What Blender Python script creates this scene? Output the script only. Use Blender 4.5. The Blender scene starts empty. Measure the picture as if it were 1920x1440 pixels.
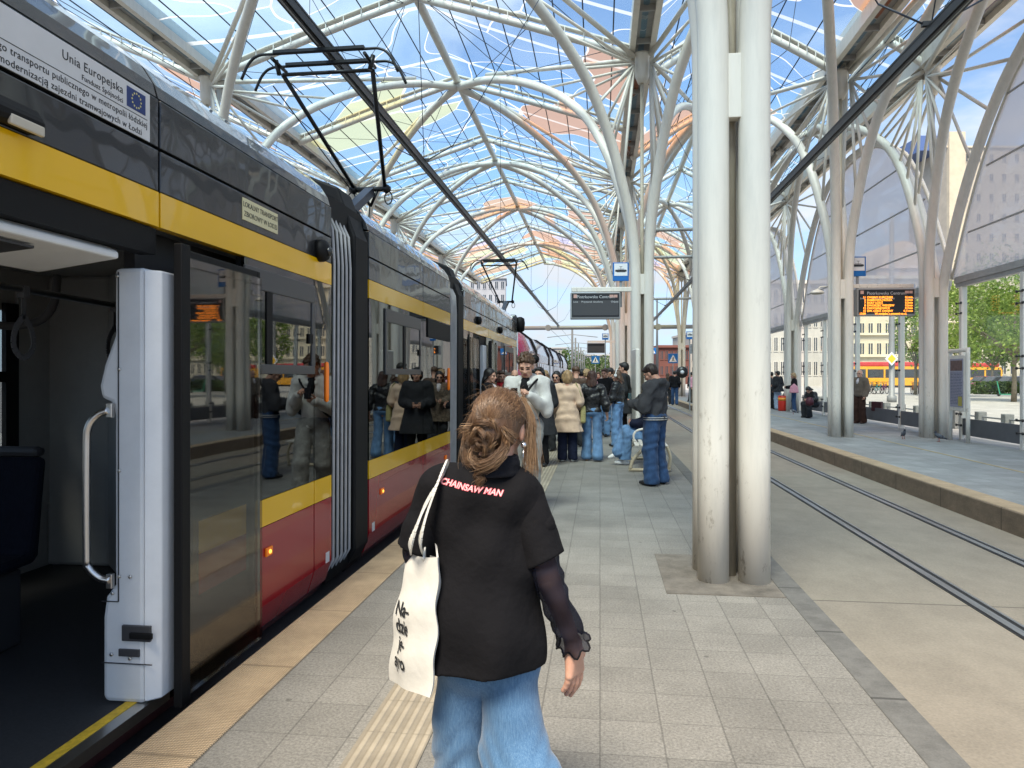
import bpy, math, random
import numpy as np
from mathutils import Vector, Matrix
R_ = math.radians
random.seed(7)
sc = bpy.context.scene
COL = sc.collection

# ------------------------------------------------------------------ camera, sky, sun
F_PX, VPX, VPY, CAM_H = 1340.0, 1125.0, 704.0, 1.55
YAW = math.atan((VPX - 960) / F_PX)
cam_d = bpy.data.cameras.new("camera")
cam = bpy.data.objects.new("camera", cam_d)
COL.objects.link(cam)
cam.location = (0, 0, CAM_H)
cam.rotation_euler = (R_(90), 0, YAW)
cam_d.sensor_width = 36.0
cam_d.lens = 36.0 * F_PX / 1920.0
cam_d.shift_y = -(720 - VPY) / 1920.0
cam_d.clip_end = 6000
cam_d.clip_start = 0.05
sc.camera = cam

SUN_EL, SUN_AZ = R_(56), R_(-168)          # azimuth measured from +Y towards +X
world = bpy.data.worlds.new("World")
sc.world = world
world.use_nodes = True
wn, wl = world.node_tree.nodes, world.node_tree.links
wn.clear()
wo = wn.new('ShaderNodeOutputWorld')
bg = wn.new('ShaderNodeBackground')
sky = wn.new('ShaderNodeTexSky')
sky.sky_type = 'NISHITA'
sky.sun_disc = False
sky.sun_elevation = SUN_EL
sky.sun_rotation = SUN_AZ
sky.altitude = 200
sky.air_density = 1.0
sky.dust_density = 0.4
sky.ozone_density = 1.6
tc = wn.new('ShaderNodeTexCoord')
sep = wn.new('ShaderNodeSeparateXYZ')
wl.new(tc.outputs['Generated'], sep.inputs[0])
# clouds live on a flat layer high above: direction / (z + small)
zz = wn.new('ShaderNodeMath'); zz.operation = 'MAXIMUM'; zz.inputs[1].default_value = 0.0
wl.new(sep.outputs['Z'], zz.inputs[0])
za = wn.new('ShaderNodeMath'); za.operation = 'ADD'; za.inputs[1].default_value = 0.13
wl.new(zz.outputs[0], za.inputs[0])
dx = wn.new('ShaderNodeMath'); dx.operation = 'DIVIDE'
dy = wn.new('ShaderNodeMath'); dy.operation = 'DIVIDE'
wl.new(sep.outputs['X'], dx.inputs[0]); wl.new(za.outputs[0], dx.inputs[1])
wl.new(sep.outputs['Y'], dy.inputs[0]); wl.new(za.outputs[0], dy.inputs[1])
cmb = wn.new('ShaderNodeCombineXYZ')
wl.new(dx.outputs[0], cmb.inputs[0]); wl.new(dy.outputs[0], cmb.inputs[1])
cmb.inputs[2].default_value = 3.7
no = wn.new('ShaderNodeTexNoise')
no.inputs['Scale'].default_value = 1.25
no.inputs['Detail'].default_value = 7
no.inputs['Roughness'].default_value = 0.56
no.inputs['Distortion'].default_value = 0.4
wl.new(cmb.outputs[0], no.inputs['Vector'])
rp = wn.new('ShaderNodeValToRGB')
rp.color_ramp.elements[0].position = 0.455
rp.color_ramp.elements[0].color = (0, 0, 0, 1)
rp.color_ramp.elements[1].position = 0.70
rp.color_ramp.elements[1].color = (1, 1, 1, 1)
wl.new(no.outputs['Fac'], rp.inputs[0])
mx = wn.new('ShaderNodeMix'); mx.data_type = 'RGBA'
wl.new(rp.outputs[0], mx.inputs['Factor'])
wl.new(sky.outputs[0], mx.inputs['A'])
mc = wn.new('ShaderNodeMix'); mc.data_type = 'RGBA'
mc.inputs['A'].default_value = (7.0, 6.7, 6.3, 1); mc.inputs['B'].default_value = (3.5, 3.65, 3.9, 1)
wl.new(mc.outputs['Result'], mx.inputs['B'])
hzr = wn.new('ShaderNodeMapRange'); hzr.inputs['From Min'].default_value = 0.0; hzr.inputs['From Max'].default_value = 0.30
hzr.inputs['To Min'].default_value = 0.8; hzr.inputs['To Max'].default_value = 0.0
wl.new(sep.outputs['Z'], hzr.inputs['Value'])
mh = wn.new('ShaderNodeMix'); mh.data_type = 'RGBA'
wl.new(hzr.outputs[0], mh.inputs['Factor'])
hz2 = wn.new('ShaderNodeMapRange'); hz2.inputs['From Min'].default_value = 0.12; hz2.inputs['From Max'].default_value = 0.55; hz2.inputs['To Min'].default_value = 1.0; hz2.inputs['To Max'].default_value = 0.0
wl.new(sep.outputs['Z'], hz2.inputs['Value']); wl.new(hz2.outputs[0], mc.inputs['Factor']); wl.new(sky.outputs[0], mh.inputs['A']); mh.inputs['B'].default_value = (1.5, 2.4, 3.8, 1)
wl.new(mh.outputs['Result'], mx.inputs['A'])
wl.new(mx.outputs['Result'], bg.inputs['Color'])
bg.inputs['Strength'].default_value = 0.11
wl.new(bg.outputs[0], wo.inputs['Surface'])

sun_d = bpy.data.lights.new("sun", 'SUN')
sun_d.energy = 3.3
sun_d.angle = R_(22)
sun_d.color = (1.0, 0.90, 0.74)
sun = bpy.data.objects.new("sun", sun_d)
COL.objects.link(sun)
sdir = Vector((math.sin(SUN_AZ) * math.cos(SUN_EL), math.cos(SUN_AZ) * math.cos(SUN_EL), math.sin(SUN_EL)))
sun.rotation_euler = sdir.to_track_quat('Z', 'Y').to_euler()
sun.location = sdir * 60

vs = sc.view_settings
vs.view_transform = 'Standard'; vs.look = 'None'; vs.gamma = 1.0; vs.use_curve_mapping = False
vs.exposure = 1.08
cy = sc.cycles
cy.max_bounces = 7; cy.diffuse_bounces = 3; cy.glossy_bounces = 3
cy.transmission_bounces = 3; cy.transparent_max_bounces = 14
cy.caustics_reflective = False; cy.caustics_refractive = False
cy.sample_clamp_indirect = 6.0

# ------------------------------------------------------------------ materials
MATS = {}
def hexc(h):
    h = h.lstrip('#')
    o = []
    for i in (0, 2, 4):
        c = int(h[i:i+2], 16) / 255
        o.append(c / 12.92 if c <= 0.04045 else ((c + 0.055) / 1.055) ** 2.4)
    return tuple(o)
def mat(name, col, rough=0.5, metal=0.0, spec=0.5, var=0.0, vscale=8.0, bump=0.0, bscale=60.0, coat=0.0, emit=None, estr=0.0, stretch=None, rvar=0.0, bdist=0.01):
    if name in MATS: return MATS[name]
    if isinstance(col, str): col = hexc(col)
    m = bpy.data.materials.new(name); m.use_nodes = True
    n, l = m.node_tree.nodes, m.node_tree.links
    b = n['Principled BSDF']
    b.inputs['Base Color'].default_value = (*col, 1)
    b.inputs['Roughness'].default_value = rough
    b.inputs['Metallic'].default_value = metal
    b.inputs['Specular IOR Level'].default_value = spec
    b.inputs['Coat Weight'].default_value = coat
    b.inputs['Coat Roughness'].default_value = 0.03
    if emit:
        b.inputs['Emission Color'].default_value = (*emit, 1)
        b.inputs['Emission Strength'].default_value = estr
    t = n.new('ShaderNodeTexCoord')
    src = t.outputs['Object']
    if stretch:
        mp = n.new('ShaderNodeMapping'); mp.inputs['Scale'].default_value = stretch
        l.new(src, mp.inputs[0]); src = mp.outputs[0]
    if var > 0 or rvar > 0:
        nz = n.new('ShaderNodeTexNoise'); nz.inputs['Scale'].default_value = vscale
        nz.inputs['Detail'].default_value = 6; nz.inputs['Roughness'].default_value = 0.65
        l.new(src, nz.inputs['Vector'])
        if var > 0:
            r = n.new('ShaderNodeValToRGB')
            r.color_ramp.elements[0].position = 0.3; r.color_ramp.elements[1].position = 0.7
            r.color_ramp.elements[0].color = (*[c * (1 - var) for c in col], 1)
            r.color_ramp.elements[1].color = (*[min(1, c * (1 + var)) for c in col], 1)
            l.new(nz.outputs['Fac'], r.inputs[0]); l.new(r.outputs[0], b.inputs['Base Color'])
        if rvar > 0:
            mr = n.new('ShaderNodeMapRange')
            mr.inputs['To Min'].default_value = max(0.02, rough - rvar); mr.inputs['To Max'].default_value = rough + rvar
            l.new(nz.outputs['Fac'], mr.inputs['Value']); l.new(mr.outputs[0], b.inputs['Roughness'])
    if bump > 0:
        nb = n.new('ShaderNodeTexNoise'); nb.inputs['Scale'].default_value = bscale; nb.inputs['Detail'].default_value = 4
        l.new(src, nb.inputs['Vector'])
        bm = n.new('ShaderNodeBump'); bm.inputs['Strength'].default_value = bump; bm.inputs['Distance'].default_value = bdist
        l.new(nb.outputs['Fac'], bm.inputs['Height']); l.new(bm.outputs[0], b.inputs['Normal'])
    MATS[name] = m
    return m
def cloth(name, col, rough=0.9, var=0.18, vscale=14, bump=0.5, bscale=35, stretch=None, bdist=0.012):
    m = mat(name, col, rough, 0, 0.25, var, vscale, bump, bscale, stretch=stretch, bdist=bdist)
    m.node_tree.nodes['Principled BSDF'].inputs['Sheen Weight'].default_value = 0.12 if max(m.node_tree.nodes['Principled BSDF'].inputs['Base Color'].default_value[:3]) > .06 else 0.0
    m.node_tree.nodes['Principled BSDF'].inputs['Specular IOR Level'].default_value = 0.15
    return m
def glass(name, tint, refl_min=0.06, refl_gain=1.0, wav=0.0, wscale=1.2, frost=0.0, frostcol=(0.8, 0.8, 0.82)):
    """tinted clear pane: see through + mirror by Fresnel (+ a share of white print)"""
    m = bpy.data.materials.new(name); m.use_nodes = True
    n, l = m.node_tree.nodes, m.node_tree.links
    n.clear()
    o = n.new('ShaderNodeOutputMaterial')
    tr = n.new('ShaderNodeBsdfTransparent'); tr.inputs[0].default_value = (*tint, 1)
    gl = n.new('ShaderNodeBsdfGlossy'); gl.inputs['Roughness'].default_value = 0.015
    fr = n.new('ShaderNodeFresnel'); fr.inputs[0].default_value = 1.5
    ma = n.new('ShaderNodeMath'); ma.operation = 'MULTIPLY_ADD'; ma.use_clamp = True
    ma.inputs[1].default_value = refl_gain; ma.inputs[2].default_value = refl_min
    l.new(fr.outputs[0], ma.inputs[0])
    mxs = n.new('ShaderNodeMixShader')
    l.new(ma.outputs[0], mxs.inputs[0])
    base = tr.outputs[0]
    if frost > 0:
        ad = n.new('ShaderNodeMixShader'); ad.inputs[0].default_value = frost
        df = n.new('ShaderNodeBsdfDiffuse'); df.inputs[0].default_value = (*frostcol, 1)
        tl = n.new('ShaderNodeBsdfTranslucent'); tl.inputs[0].default_value = (*frostcol, 1)
        a2 = n.new('ShaderNodeMixShader'); a2.inputs[0].default_value = 0.6
        l.new(df.outputs[0], a2.inputs[1]); l.new(tl.outputs[0], a2.inputs[2])
        l.new(tr.outputs[0], ad.inputs[1]); l.new(a2.outputs[0], ad.inputs[2])
        base = ad.outputs[0]
    l.new(base, mxs.inputs[1]); l.new(gl.outputs[0], mxs.inputs[2])
    if wav > 0:
        t = n.new('ShaderNodeTexCoord')
        nb = n.new('ShaderNodeTexNoise'); nb.inputs['Scale'].default_value = wscale; nb.inputs['Detail'].default_value = 1
        l.new(t.outputs['Object'], nb.inputs['Vector'])
        bm = n.new('ShaderNodeBump'); bm.inputs['Strength'].default_value = wav; bm.inputs['Distance'].default_value = 0.05
        l.new(nb.outputs['Fac'], bm.inputs['Height'])
        l.new(bm.outputs[0], gl.inputs['Normal'])
    l.new(mxs.outputs[0], o.inputs['Surface'])
    MATS[name] = m
    return m

# ------------------------------------------------------------------ mesh helpers
class MB:
    def __init__(s): s.v = []; s.f = []; s.m = []; s.sm = []
    def add(s, vs, fs, mi=0, sm=False):
        o = len(s.v)
        s.v += [tuple(v) for v in vs]
        s.f += [tuple(i + o for i in f) for f in fs]
        s.m += [mi] * len(fs); s.sm += [sm] * len(fs)
        return s
    def box(s, x0, x1, y0, y1, z0, z1, mi=0):
        v = [(x0,y0,z0),(x1,y0,z0),(x1,y1,z0),(x0,y1,z0),(x0,y0,z1),(x1,y0,z1),(x1,y1,z1),(x0,y1,z1)]
        return s.add(v, [(0,3,2,1),(4,5,6,7),(0,1,5,4),(1,2,6,5),(2,3,7,6),(3,0,4,7)], mi)
    def beam(s, p0, p1, w, h, mi=0, up=(0, 0, 1)):
        p0, p1 = Vector(p0), Vector(p1)
        d = (p1 - p0).normalized()
        x = d.cross(Vector(up))
        x = x.normalized() if x.length > 1e-4 else Vector((1, 0, 0))
        z = x.cross(d).normalized()
        v = []
        for p in (p0, p1):
            for a, b in ((-1,-1),(1,-1),(1,1),(-1,1)):
                v.append(p + x * (a * w / 2) + z * (b * h / 2))
        return s.add(v, [(0,1,2,3),(7,6,5,4),(0,4,5,1),(1,5,6,2),(2,6,7,3),(3,7,4,0)], mi)
    def tube(s, pts, r, n=12, mi=0, closed=False, caps=True):
        P = [Vector(p) for p in pts]
        k = len(P)
        rr = r if isinstance(r, (list, tuple)) else [r] * k
        T = []
        for i in range(k):
            a = P[i-1] if (i > 0 or closed) else P[i]
            b = P[(i+1) % k] if (i < k-1 or closed) else P[i]
            T.append((b - a).normalized())
        u = T[0].orthogonal().normalized()
        v, f = [], []
        for i in range(k):
            u = u - T[i] * u.dot(T[i])
            u = u.normalized() if u.length > 1e-6 else T[i].orthogonal().normalized()
            w = T[i].cross(u)
            for j in range(n):
                a = 2 * math.pi * j / n
                v.append(P[i] + (u * math.cos(a) + w * math.sin(a)) * rr[i])
        for i in range(k if closed else k - 1):
            i2 = (i + 1) % k
            for j in range(n):
                j2 = (j + 1) % n
                f.append((i*n+j, i*n+j2, i2*n+j2, i2*n+j))
        s.add(v, f, mi, True)
        if caps and not closed:
            o = len(s.v) - len(v)
            s.f += [tuple(o + j for j in reversed(range(n))), tuple(o + (k-1)*n + j for j in range(n))]
            s.m += [mi, mi]; s.sm += [False, False]
        return s
    def prism(s, poly, axis, a, b, mi=0):
        """poly: 2-D outline, extruded along axis 'x','y' or 'z' from a to b"""
        n = len(poly)
        def P(p, t): return {'x': (t, p[0], p[1]), 'y': (p[0], t, p[1]), 'z': (p[0], p[1], t)}[axis]
        v = [P(p, a) for p in poly] + [P(p, b) for p in poly]
        f = [tuple(reversed(range(n))), tuple(range(n, 2*n))]
        f += [(i, (i+1) % n, n + (i+1) % n, n + i) for i in range(n)]
        return s.add(v, f, mi)
    def lathe(s, prof, c=(0, 0, 0), n=20, mi=0, axis='z', sm=True):
        v, f = [], []
        for (r, h) in prof:
            for j in range(n):
                a = 2*math.pi*j/n
                q = (r*math.cos(a), r*math.sin(a), h)
                if axis == 'y': q = (q[0], q[2], q[1])
                if axis == 'x': q = (q[2], q[0], q[1])
                v.append((c[0]+q[0], c[1]+q[1], c[2]+q[2]))
        for i in range(len(prof)-1):
            for j in range(n):
                j2 = (j+1) % n
                f.append((i*n+j, i*n+j2, (i+1)*n+j2, (i+1)*n+j))
        f.append(tuple(reversed(range(n)))); f.append(tuple((len(prof)-1)*n+j for j in range(n)))
        return s.add(v, f, mi, sm)
    def quad(s, a, b, c, d, mi=0): return s.add([a, b, c, d], [(0, 1, 2, 3)], mi)
    def build(s, name, mats, parent=None, bevel=0.0, recalc=True, seg=2):
        me = bpy.data.meshes.new(name)
        me.from_pydata(s.v, [], s.f)
        if not isinstance(mats, (list, tuple)): mats = [mats]
        for m in mats: me.materials.append(m)
        me.polygons.foreach_set('material_index', s.m)
        me.polygons.foreach_set('use_smooth', s.sm)
        me.update()
        if recalc:
            import bmesh
            bm = bmesh.new(); bm.from_mesh(me)
            bmesh.ops.recalc_face_normals(bm, faces=bm.faces)
            bm.to_mesh(me); bm.free()
        o = bpy.data.objects.new(name, me)
        COL.objects.link(o)
        if parent is not None: o.parent = parent
        if bevel > 0:
            b = o.modifiers.new('bevel', 'BEVEL'); b.width = bevel; b.segments = seg; b.limit_method = 'ANGLE'; b.angle_limit = R_(40)
        return o
def tag(o, label=None, cat=None, group=None, kind=None):
    if label: o['label'] = label
    if cat: o['category'] = cat
    if group: o['group'] = group
    if kind: o['kind'] = kind
    return o
def empty(name, loc, rz=0, label=None, cat=None, group=None):
    o = bpy.data.objects.new(name, None); COL.objects.link(o)
    o.location = loc; o.rotation_euler = (0, 0, rz); o.empty_display_size = 0.1
    return tag(o, label, cat, group)
def struct(o): o['kind'] = 'structure'; return o
def copy_tree(o, parent=None):
    c = o.copy(); COL.objects.link(c)
    if parent is not None: c.parent = parent
    for ch in list(o.children): copy_tree(ch, c)
    return c
def text(name, body, size, mtx, m, parent=None, align='CENTER', extrude=0.001, space=1.0, bold=0.0):
    cu = bpy.data.curves.new(name, 'FONT')
    cu.body = body; cu.size = size; cu.align_x = align; cu.align_y = 'CENTER'
    cu.extrude = extrude; cu.space_character = space; cu.offset = bold
    cu.resolution_u = 3
    cu.materials.append(m)
    c = bpy.data.objects.new('t', cu); COL.objects.link(c)
    me = bpy.data.meshes.new_from_object(c.evaluated_get(bpy.context.evaluated_depsgraph_get()))
    bpy.data.objects.remove(c)
    me.name = name
    o = bpy.data.objects.new(name, me); COL.objects.link(o)
    if parent is not None: o.parent = parent
    o.matrix_local = mtx
    return o
def face_mtx(loc, normal, up=(0, 0, 1)):
    """matrix for text lying on a surface: reads left-to-right seen from the side the normal points to"""
    n = Vector(normal).normalized(); u = Vector(up)
    x = u.cross(n).normalized(); y = n.cross(x)
    M = Matrix((x, y, n)).transposed().to_4x4()
    M.translation = Vector(loc)
    return M
def spline(pts, n):
    """Catmull-Rom through pts, n steps per span"""
    P = [Vector(p) for p in pts]
    P = [P[0]*2 - P[1]] + P + [P[-1]*2 - P[-2]]
    out = []
    for i in range(1, len(P)-2):
        a, b, c, d = P[i-1:i+3]
        for j in range(n):
            t = j/n
            out.append(0.5*((2*b) + (c-a)*t + (2*a-5*b+4*c-d)*t*t + (3*b-a-3*c+d)*t**3))
    out.append(P[-2])
    return out
def at(px, zc, z=0.0):
    """ground point for a photo column px at depth zc from the lens"""
    xc = (px - 960) / F_PX * zc
    return (xc*math.cos(YAW) - zc*math.sin(YAW), xc*math.sin(YAW) + zc*math.cos(YAW), z)
# ------------------------------------------------------------------ ground and platforms
def tile_mat(name, base, sx, sy, vary=0.09, speck=0.8, grout=0.34, warm=0.0, gw=0.008):
    m = bpy.data.materials.new(name); m.use_nodes = True
    n, l = m.node_tree.nodes, m.node_tree.links
    b = n['Principled BSDF']; b.inputs['Roughness'].default_value = 0.72; b.inputs['Specular IOR Level'].default_value = 0.35
    t = n.new('ShaderNodeTexCoord'); sp = n.new('ShaderNodeSeparateXYZ'); l.new(t.outputs['Object'], sp.inputs[0])
    def M(op, a, bb=None, c=None):
        q = n.new('ShaderNodeMath'); q.operation = op
        for i, x in enumerate((a, bb, c)):
            if x is None: continue
            if isinstance(x, (int, float)): q.inputs[i].default_value = x
            else: l.new(x, q.inputs[i])
        return q.outputs[0]
    ux = M('DIVIDE', sp.outputs[0], sx); uy = M('DIVIDE', sp.outputs[1], sy)
    cx = M('FLOOR', ux); cyy = M('FLOOR', uy)
    cb = n.new('ShaderNodeCombineXYZ'); l.new(cx, cb.inputs[0]); l.new(cyy, cb.inputs[1])
    wnn = n.new('ShaderNodeTexWhiteNoise'); wnn.noise_dimensions = '2D'; l.new(cb.outputs[0], wnn.inputs['Vector'])
    fx = M('ABSOLUTE', M('SUBTRACT', M('FRACT', ux), 0.5)); fy = M('ABSOLUTE', M('SUBTRACT', M('FRACT', uy), 0.5))
    gx = M('GREATER_THAN', fx, 0.5 - gw/sx*0.5); gy = M('GREATER_THAN', fy, 0.5 - gw*0.7/sy*0.5)
    gg = M('MAXIMUM', gx, gy)
    sn = n.new('ShaderNodeTexNoise'); sn.inputs['Scale'].default_value = 75; sn.inputs['Detail'].default_value = 5; sn.inputs['Roughness'].default_value = 0.8
    l.new(t.outputs['Object'], sn.inputs['Vector'])
    ln = n.new('ShaderNodeTexNoise'); ln.inputs['Scale'].default_value = 1.1; ln.inputs['Detail'].default_value = 6; ln.inputs['Roughness'].default_value = 0.7
    l.new(t.outputs['Object'], ln.inputs['Vector'])
    v = M('MULTIPLY_ADD', M('SUBTRACT', wnn.outputs['Value'], 0.5), vary*2, 1.0)
    v = M('MULTIPLY', v, M('MULTIPLY_ADD', M('SUBTRACT', sn.outputs['Fac'], 0.5), speck*3.2, 1.0))
    v = M('MULTIPLY', v, M('MULTIPLY_ADD', M('SUBTRACT', ln.outputs['Fac'], 0.5), 1.1, 1.0))
    # trodden-in gum and stains
    vo = n.new('ShaderNodeTexVoronoi'); vo.inputs['Scale'].default_value = 2.3; l.new(t.outputs['Object'], vo.inputs['Vector'])
    st = M('LESS_THAN', vo.outputs['Distance'], 0.035)
    v = M('MULTIPLY', v, M('MULTIPLY_ADD', st, -0.4, 1.0))
    v = M('MULTIPLY', v, M('MULTIPLY_ADD', gg, -grout, 1.0))
    mul = n.new('ShaderNodeVectorMath'); mul.operation = 'SCALE'; mul.inputs[0].default_value = base
    l.new(v, mul.inputs['Scale']); l.new(mul.outputs[0], b.inputs['Base Color'])
    bp = n.new('ShaderNodeBump'); bp.inputs['Strength'].default_value = 0.35; bp.inputs['Distance'].default_value = 0.004
    l.new(M('SUBTRACT', sn.outputs['Fac'], M('MULTIPLY', gg, 1.5)), bp.inputs['Height']); l.new(bp.outputs[0], b.inputs['Normal'])
    MATS[name] = m
    return m
def rough_ground(name, base, streak=(1, 1, 1), var=0.35, scale=2.0, joint=None, fine=60):
    m = bpy.data.materials.new(name); m.use_nodes = True
    n, l = m.node_tree.nodes, m.node_tree.links
    b = n['Principled BSDF']; b.inputs['Roughness'].default_value = 0.85
    t = n.new('ShaderNodeTexCoord'); mp = n.new('ShaderNodeMapping'); mp.inputs['Scale'].default_value = streak
    l.new(t.outputs['Object'], mp.inputs[0])
    a = n.new('ShaderNodeTexNoise'); a.inputs['Scale'].default_value = scale; a.inputs['Detail'].default_value = 8; a.inputs['Roughness'].default_value = 0.68
    l.new(mp.outputs[0], a.inputs['Vector'])
    f = n.new('ShaderNodeTexNoise'); f.inputs['Scale'].default_value = fine; f.inputs['Detail'].default_value = 3
    l.new(t.outputs['Object'], f.inputs['Vector'])
    r = n.new('ShaderNodeValToRGB')
    r.color_ramp.elements[0].position = 0.28; r.color_ramp.elements[1].position = 0.72
    r.color_ramp.elements[0].color = (*[c*(1-var) for c in base], 1)
    r.color_ramp.elements[1].color = (*[c*(1+var) for c in base], 1)
    l.new(a.outputs['Fac'], r.inputs[0])
    k = n.new('ShaderNodeMix'); k.data_type = 'RGBA'; k.blend_type = 'OVERLAY'; k.inputs['Factor'].default_value = 0.35
    l.new(r.outputs[0], k.inputs['A']); l.new(f.outputs['Color'], k.inputs['B'])
    cb = n.new('ShaderNodeHueSaturation'); cb.inputs['Saturation'].default_value = 0.85
    bw = n.new('ShaderNodeRGBToBW'); l.new(f.outputs['Color'], bw.inputs[0]); l.new(bw.outputs[0], k.inputs['B'])
    out = k.outputs['Result']
    if joint:
        sp = n.new('ShaderNodeSeparateXYZ'); l.new(t.outputs['Object'], sp.inputs[0])
        d = n.new('ShaderNodeMath'); d.operation = 'DIVIDE'; d.inputs[1].default_value = joint; l.new(sp.outputs[1], d.inputs[0])
        fr = n.new('ShaderNodeMath'); fr.operation = 'FRACT'; l.new(d.outputs[0], fr.inputs[0])
        lt = n.new('ShaderNodeMath'); lt.operation = 'LESS_THAN'; lt.inputs[1].default_value = 0.022/joint; l.new(fr.outputs[0], lt.inputs[0])
        j = n.new('ShaderNodeMix'); j.data_type = 'RGBA'; l.new(lt.outputs[0], j.inputs['Factor'])
        l.new(out, j.inputs['A']); j.inputs['B'].default_value = (*[c*0.5 for c in base], 1); out = j.outputs['Result']
    l.new(out, b.inputs['Base Color'])
    bp = n.new('ShaderNodeBump'); bp.inputs['Strength'].default_value = 0.3; bp.inputs['Distance'].default_value = 0.01
    l.new(f.outputs['Fac'], bp.inputs['Height']); l.new(bp.outputs[0], b.inputs['Normal'])
    MATS[name] = m
    return m
m_tile = tile_mat('granite_tiles', (0.212, 0.202, 0.18), 0.268, 0.295)
m_tile_r = tile_mat('granite_tiles_pale', (0.25, 0.255, 0.25), 0.30, 0.31, speck=0.5)
m_plaza = tile_mat('plaza_slabs', (0.44, 0.42, 0.385), 0.6, 0.6, speck=0.2, grout=0.25)
m_conc = rough_ground('track_concrete', (0.25, 0.218, 0.172), (1.2, 0.8, 1), 0.17, 2.2, joint=6.0)
m_dark_stone = rough_ground('dark_kerb_stone', (0.135, 0.132, 0.122), (1, 1, 1), 0.30, 7, joint=0.9, fine=110)
m_asph = rough_ground('asphalt', (0.13, 0.13, 0.132), (1, 1, 1), 0.2, 0.6)
m_kerb_face = rough_ground('kerb_face', (0.20, 0.15, 0.10), (1, 1, 2), 0.3, 3, joint=1.5)
m_patch = rough_ground('worn_dark_stone', (0.150, 0.134, 0.112), (1, 1, 1), 0.45, 5, fine=90)
m_steel = mat('rail_steel', (0.38, 0.39, 0.40), 0.32, 0.85, var=0.25, vscale=30, stretch=(1, 0.05, 1))
m_black = mat('black_rubber', (0.012, 0.012, 0.013), 0.6)

struct(MB().box(-1500, 1500, -60, 3000, -0.72, -0.50).build('ground', m_asph))
struct(MB().box(-1.90, 1.45, -6, 130, -0.45, 0.0).build('platform', m_tile))
struct(MB().box(4.69, 9.2, -6, 130, -0.45, 0.0).build('side_platform', m_tile_r))
struct(MB().box(9.2, 160, -6, 130, -0.45, -0.004).build('plaza', m_plaza))
struct(MB().box(-16, -9.2, -6, 130, -0.45, 0.0).build('far_platform', m_tile_r))
struct(MB().box(1.45, 4.69, -6, 130, -0.45, -0.26).build('track_bed', m_conc))
struct(MB().box(-9.2, -1.90, -6, 130, -0.45, -0.30).build('tram_track_bed', m_asph))
def tactile_mat(name, base, kind):
    m = bpy.data.materials.new(name); m.use_nodes = True
    n, l = m.node_tree.nodes, m.node_tree.links
    b = n['Principled BSDF']; b.inputs['Roughness'].default_value = 0.75
    t = n.new('ShaderNodeTexCoord')
    a = n.new('ShaderNodeTexNoise'); a.inputs['Scale'].default_value = 3; a.inputs['Detail'].default_value = 8; a.inputs['Roughness'].default_value = 0.7
    l.new(t.outputs['Object'], a.inputs['Vector'])
    r = n.new('ShaderNodeValToRGB')
    r.color_ramp.elements[0].position = 0.3; r.color_ramp.elements[1].position = 0.7
    r.color_ramp.elements[0].color = (*[c*0.72 for c in base], 1); r.color_ramp.elements[1].color = (*[c*1.2 for c in base], 1)
    l.new(a.outputs['Fac'], r.inputs[0])
    sp = n.new('ShaderNodeSeparateXYZ'); l.new(t.outputs['Object'], sp.inputs[0])
    def M(op, x, y=None):
        q = n.new('ShaderNodeMath'); q.operation = op
        for i, z in enumerate((x, y)):
            if z is None: continue
            if isinstance(z, (int, float)): q.inputs[i].default_value = z
            else: l.new(z, q.inputs[i])
        return q.outputs[0]
    if kind == 'dots':
        k = 2*math.pi/0.026
        u = M('ADD', sp.outputs[0], sp.outputs[1]); v = M('SUBTRACT', sp.outputs[0], sp.outputs[1])
        h = M('MULTIPLY', M('SINE', M('MULTIPLY', u, k)), M('SINE', M('MULTIPLY', v, k)))
    else:
        k = 2*math.pi/0.05
        h = M('SINE', M('MULTIPLY', sp.outputs[0], k))
        h = M('MINIMUM', M('MAXIMUM', M('MULTIPLY', h, 2.0), -1.0), 1.0)
    yj = M('LESS_THAN', M('FRACT', M('DIVIDE', sp.outputs[1], 0.9 if kind == 'dots' else 0.30)), 0.02)
    hh = M('SUBTRACT', h, M('MULTIPLY', yj, 2.0))
    mr = n.new('ShaderNodeMapRange'); mr.inputs['From Min'].default_value = -1; mr.inputs['From Max'].default_value = 1
    mr.inputs['To Min'].default_value = 0.62; mr.inputs['To Max'].default_value = 1.12; l.new(hh, mr.inputs['Value'])
    mr.inputs['To Min'].default_value = 0.62 if kind == 'dots' else 0.82
    mul = n.new('ShaderNodeVectorMath'); mul.operation = 'SCALE'; l.new(r.outputs[0], mul.inputs[0]); l.new(mr.outputs[0], mul.inputs['Scale'])
    l.new(mul.outputs[0], b.inputs['Base Color'])
    bp = n.new('ShaderNodeBump'); bp.inputs['Strength'].default_value = 0.8; bp.inputs['Distance'].default_value = 0.004
    l.new(hh, bp.inputs['Height']); l.new(bp.outputs[0], b.inputs['Normal'])
    MATS[name] = m
    return m
m_dots = tactile_mat('tactile_studs', (0.52, 0.385, 0.24), 'dots')
m_ribs = tactile_mat('tactile_ribs', (0.33, 0.285, 0.215), 'ribs')
m_yel = mat('worn_yellow_line', (0.36, 0.29, 0.16), 0.8, var=0.3, vscale=5)
struct(MB().box(-1.905, -1.61, -6, 130, -0.12, 0.008).build('platform_edge_strip', m_dots, bevel=0.004))
struct(MB().box(-1.02, -0.72, -6, 130, -0.05, 0.006).build('guide_strip', m_ribs))
struct(MB().box(1.29, 1.455, -6, 130, -0.30, 0.005).build('platform_kerb', m_dark_stone, bevel=0.006))
struct(MB().box(0.47, 1.286, 5.17, 6.3, -0.05, 0.006).build('column_paving', m_patch))
kb = MB().box(4.665, 4.70, -6, 130, -0.40, 0.004).build('side_platform_kerb', m_kerb_face, bevel=0.01); struct(kb)
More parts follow.
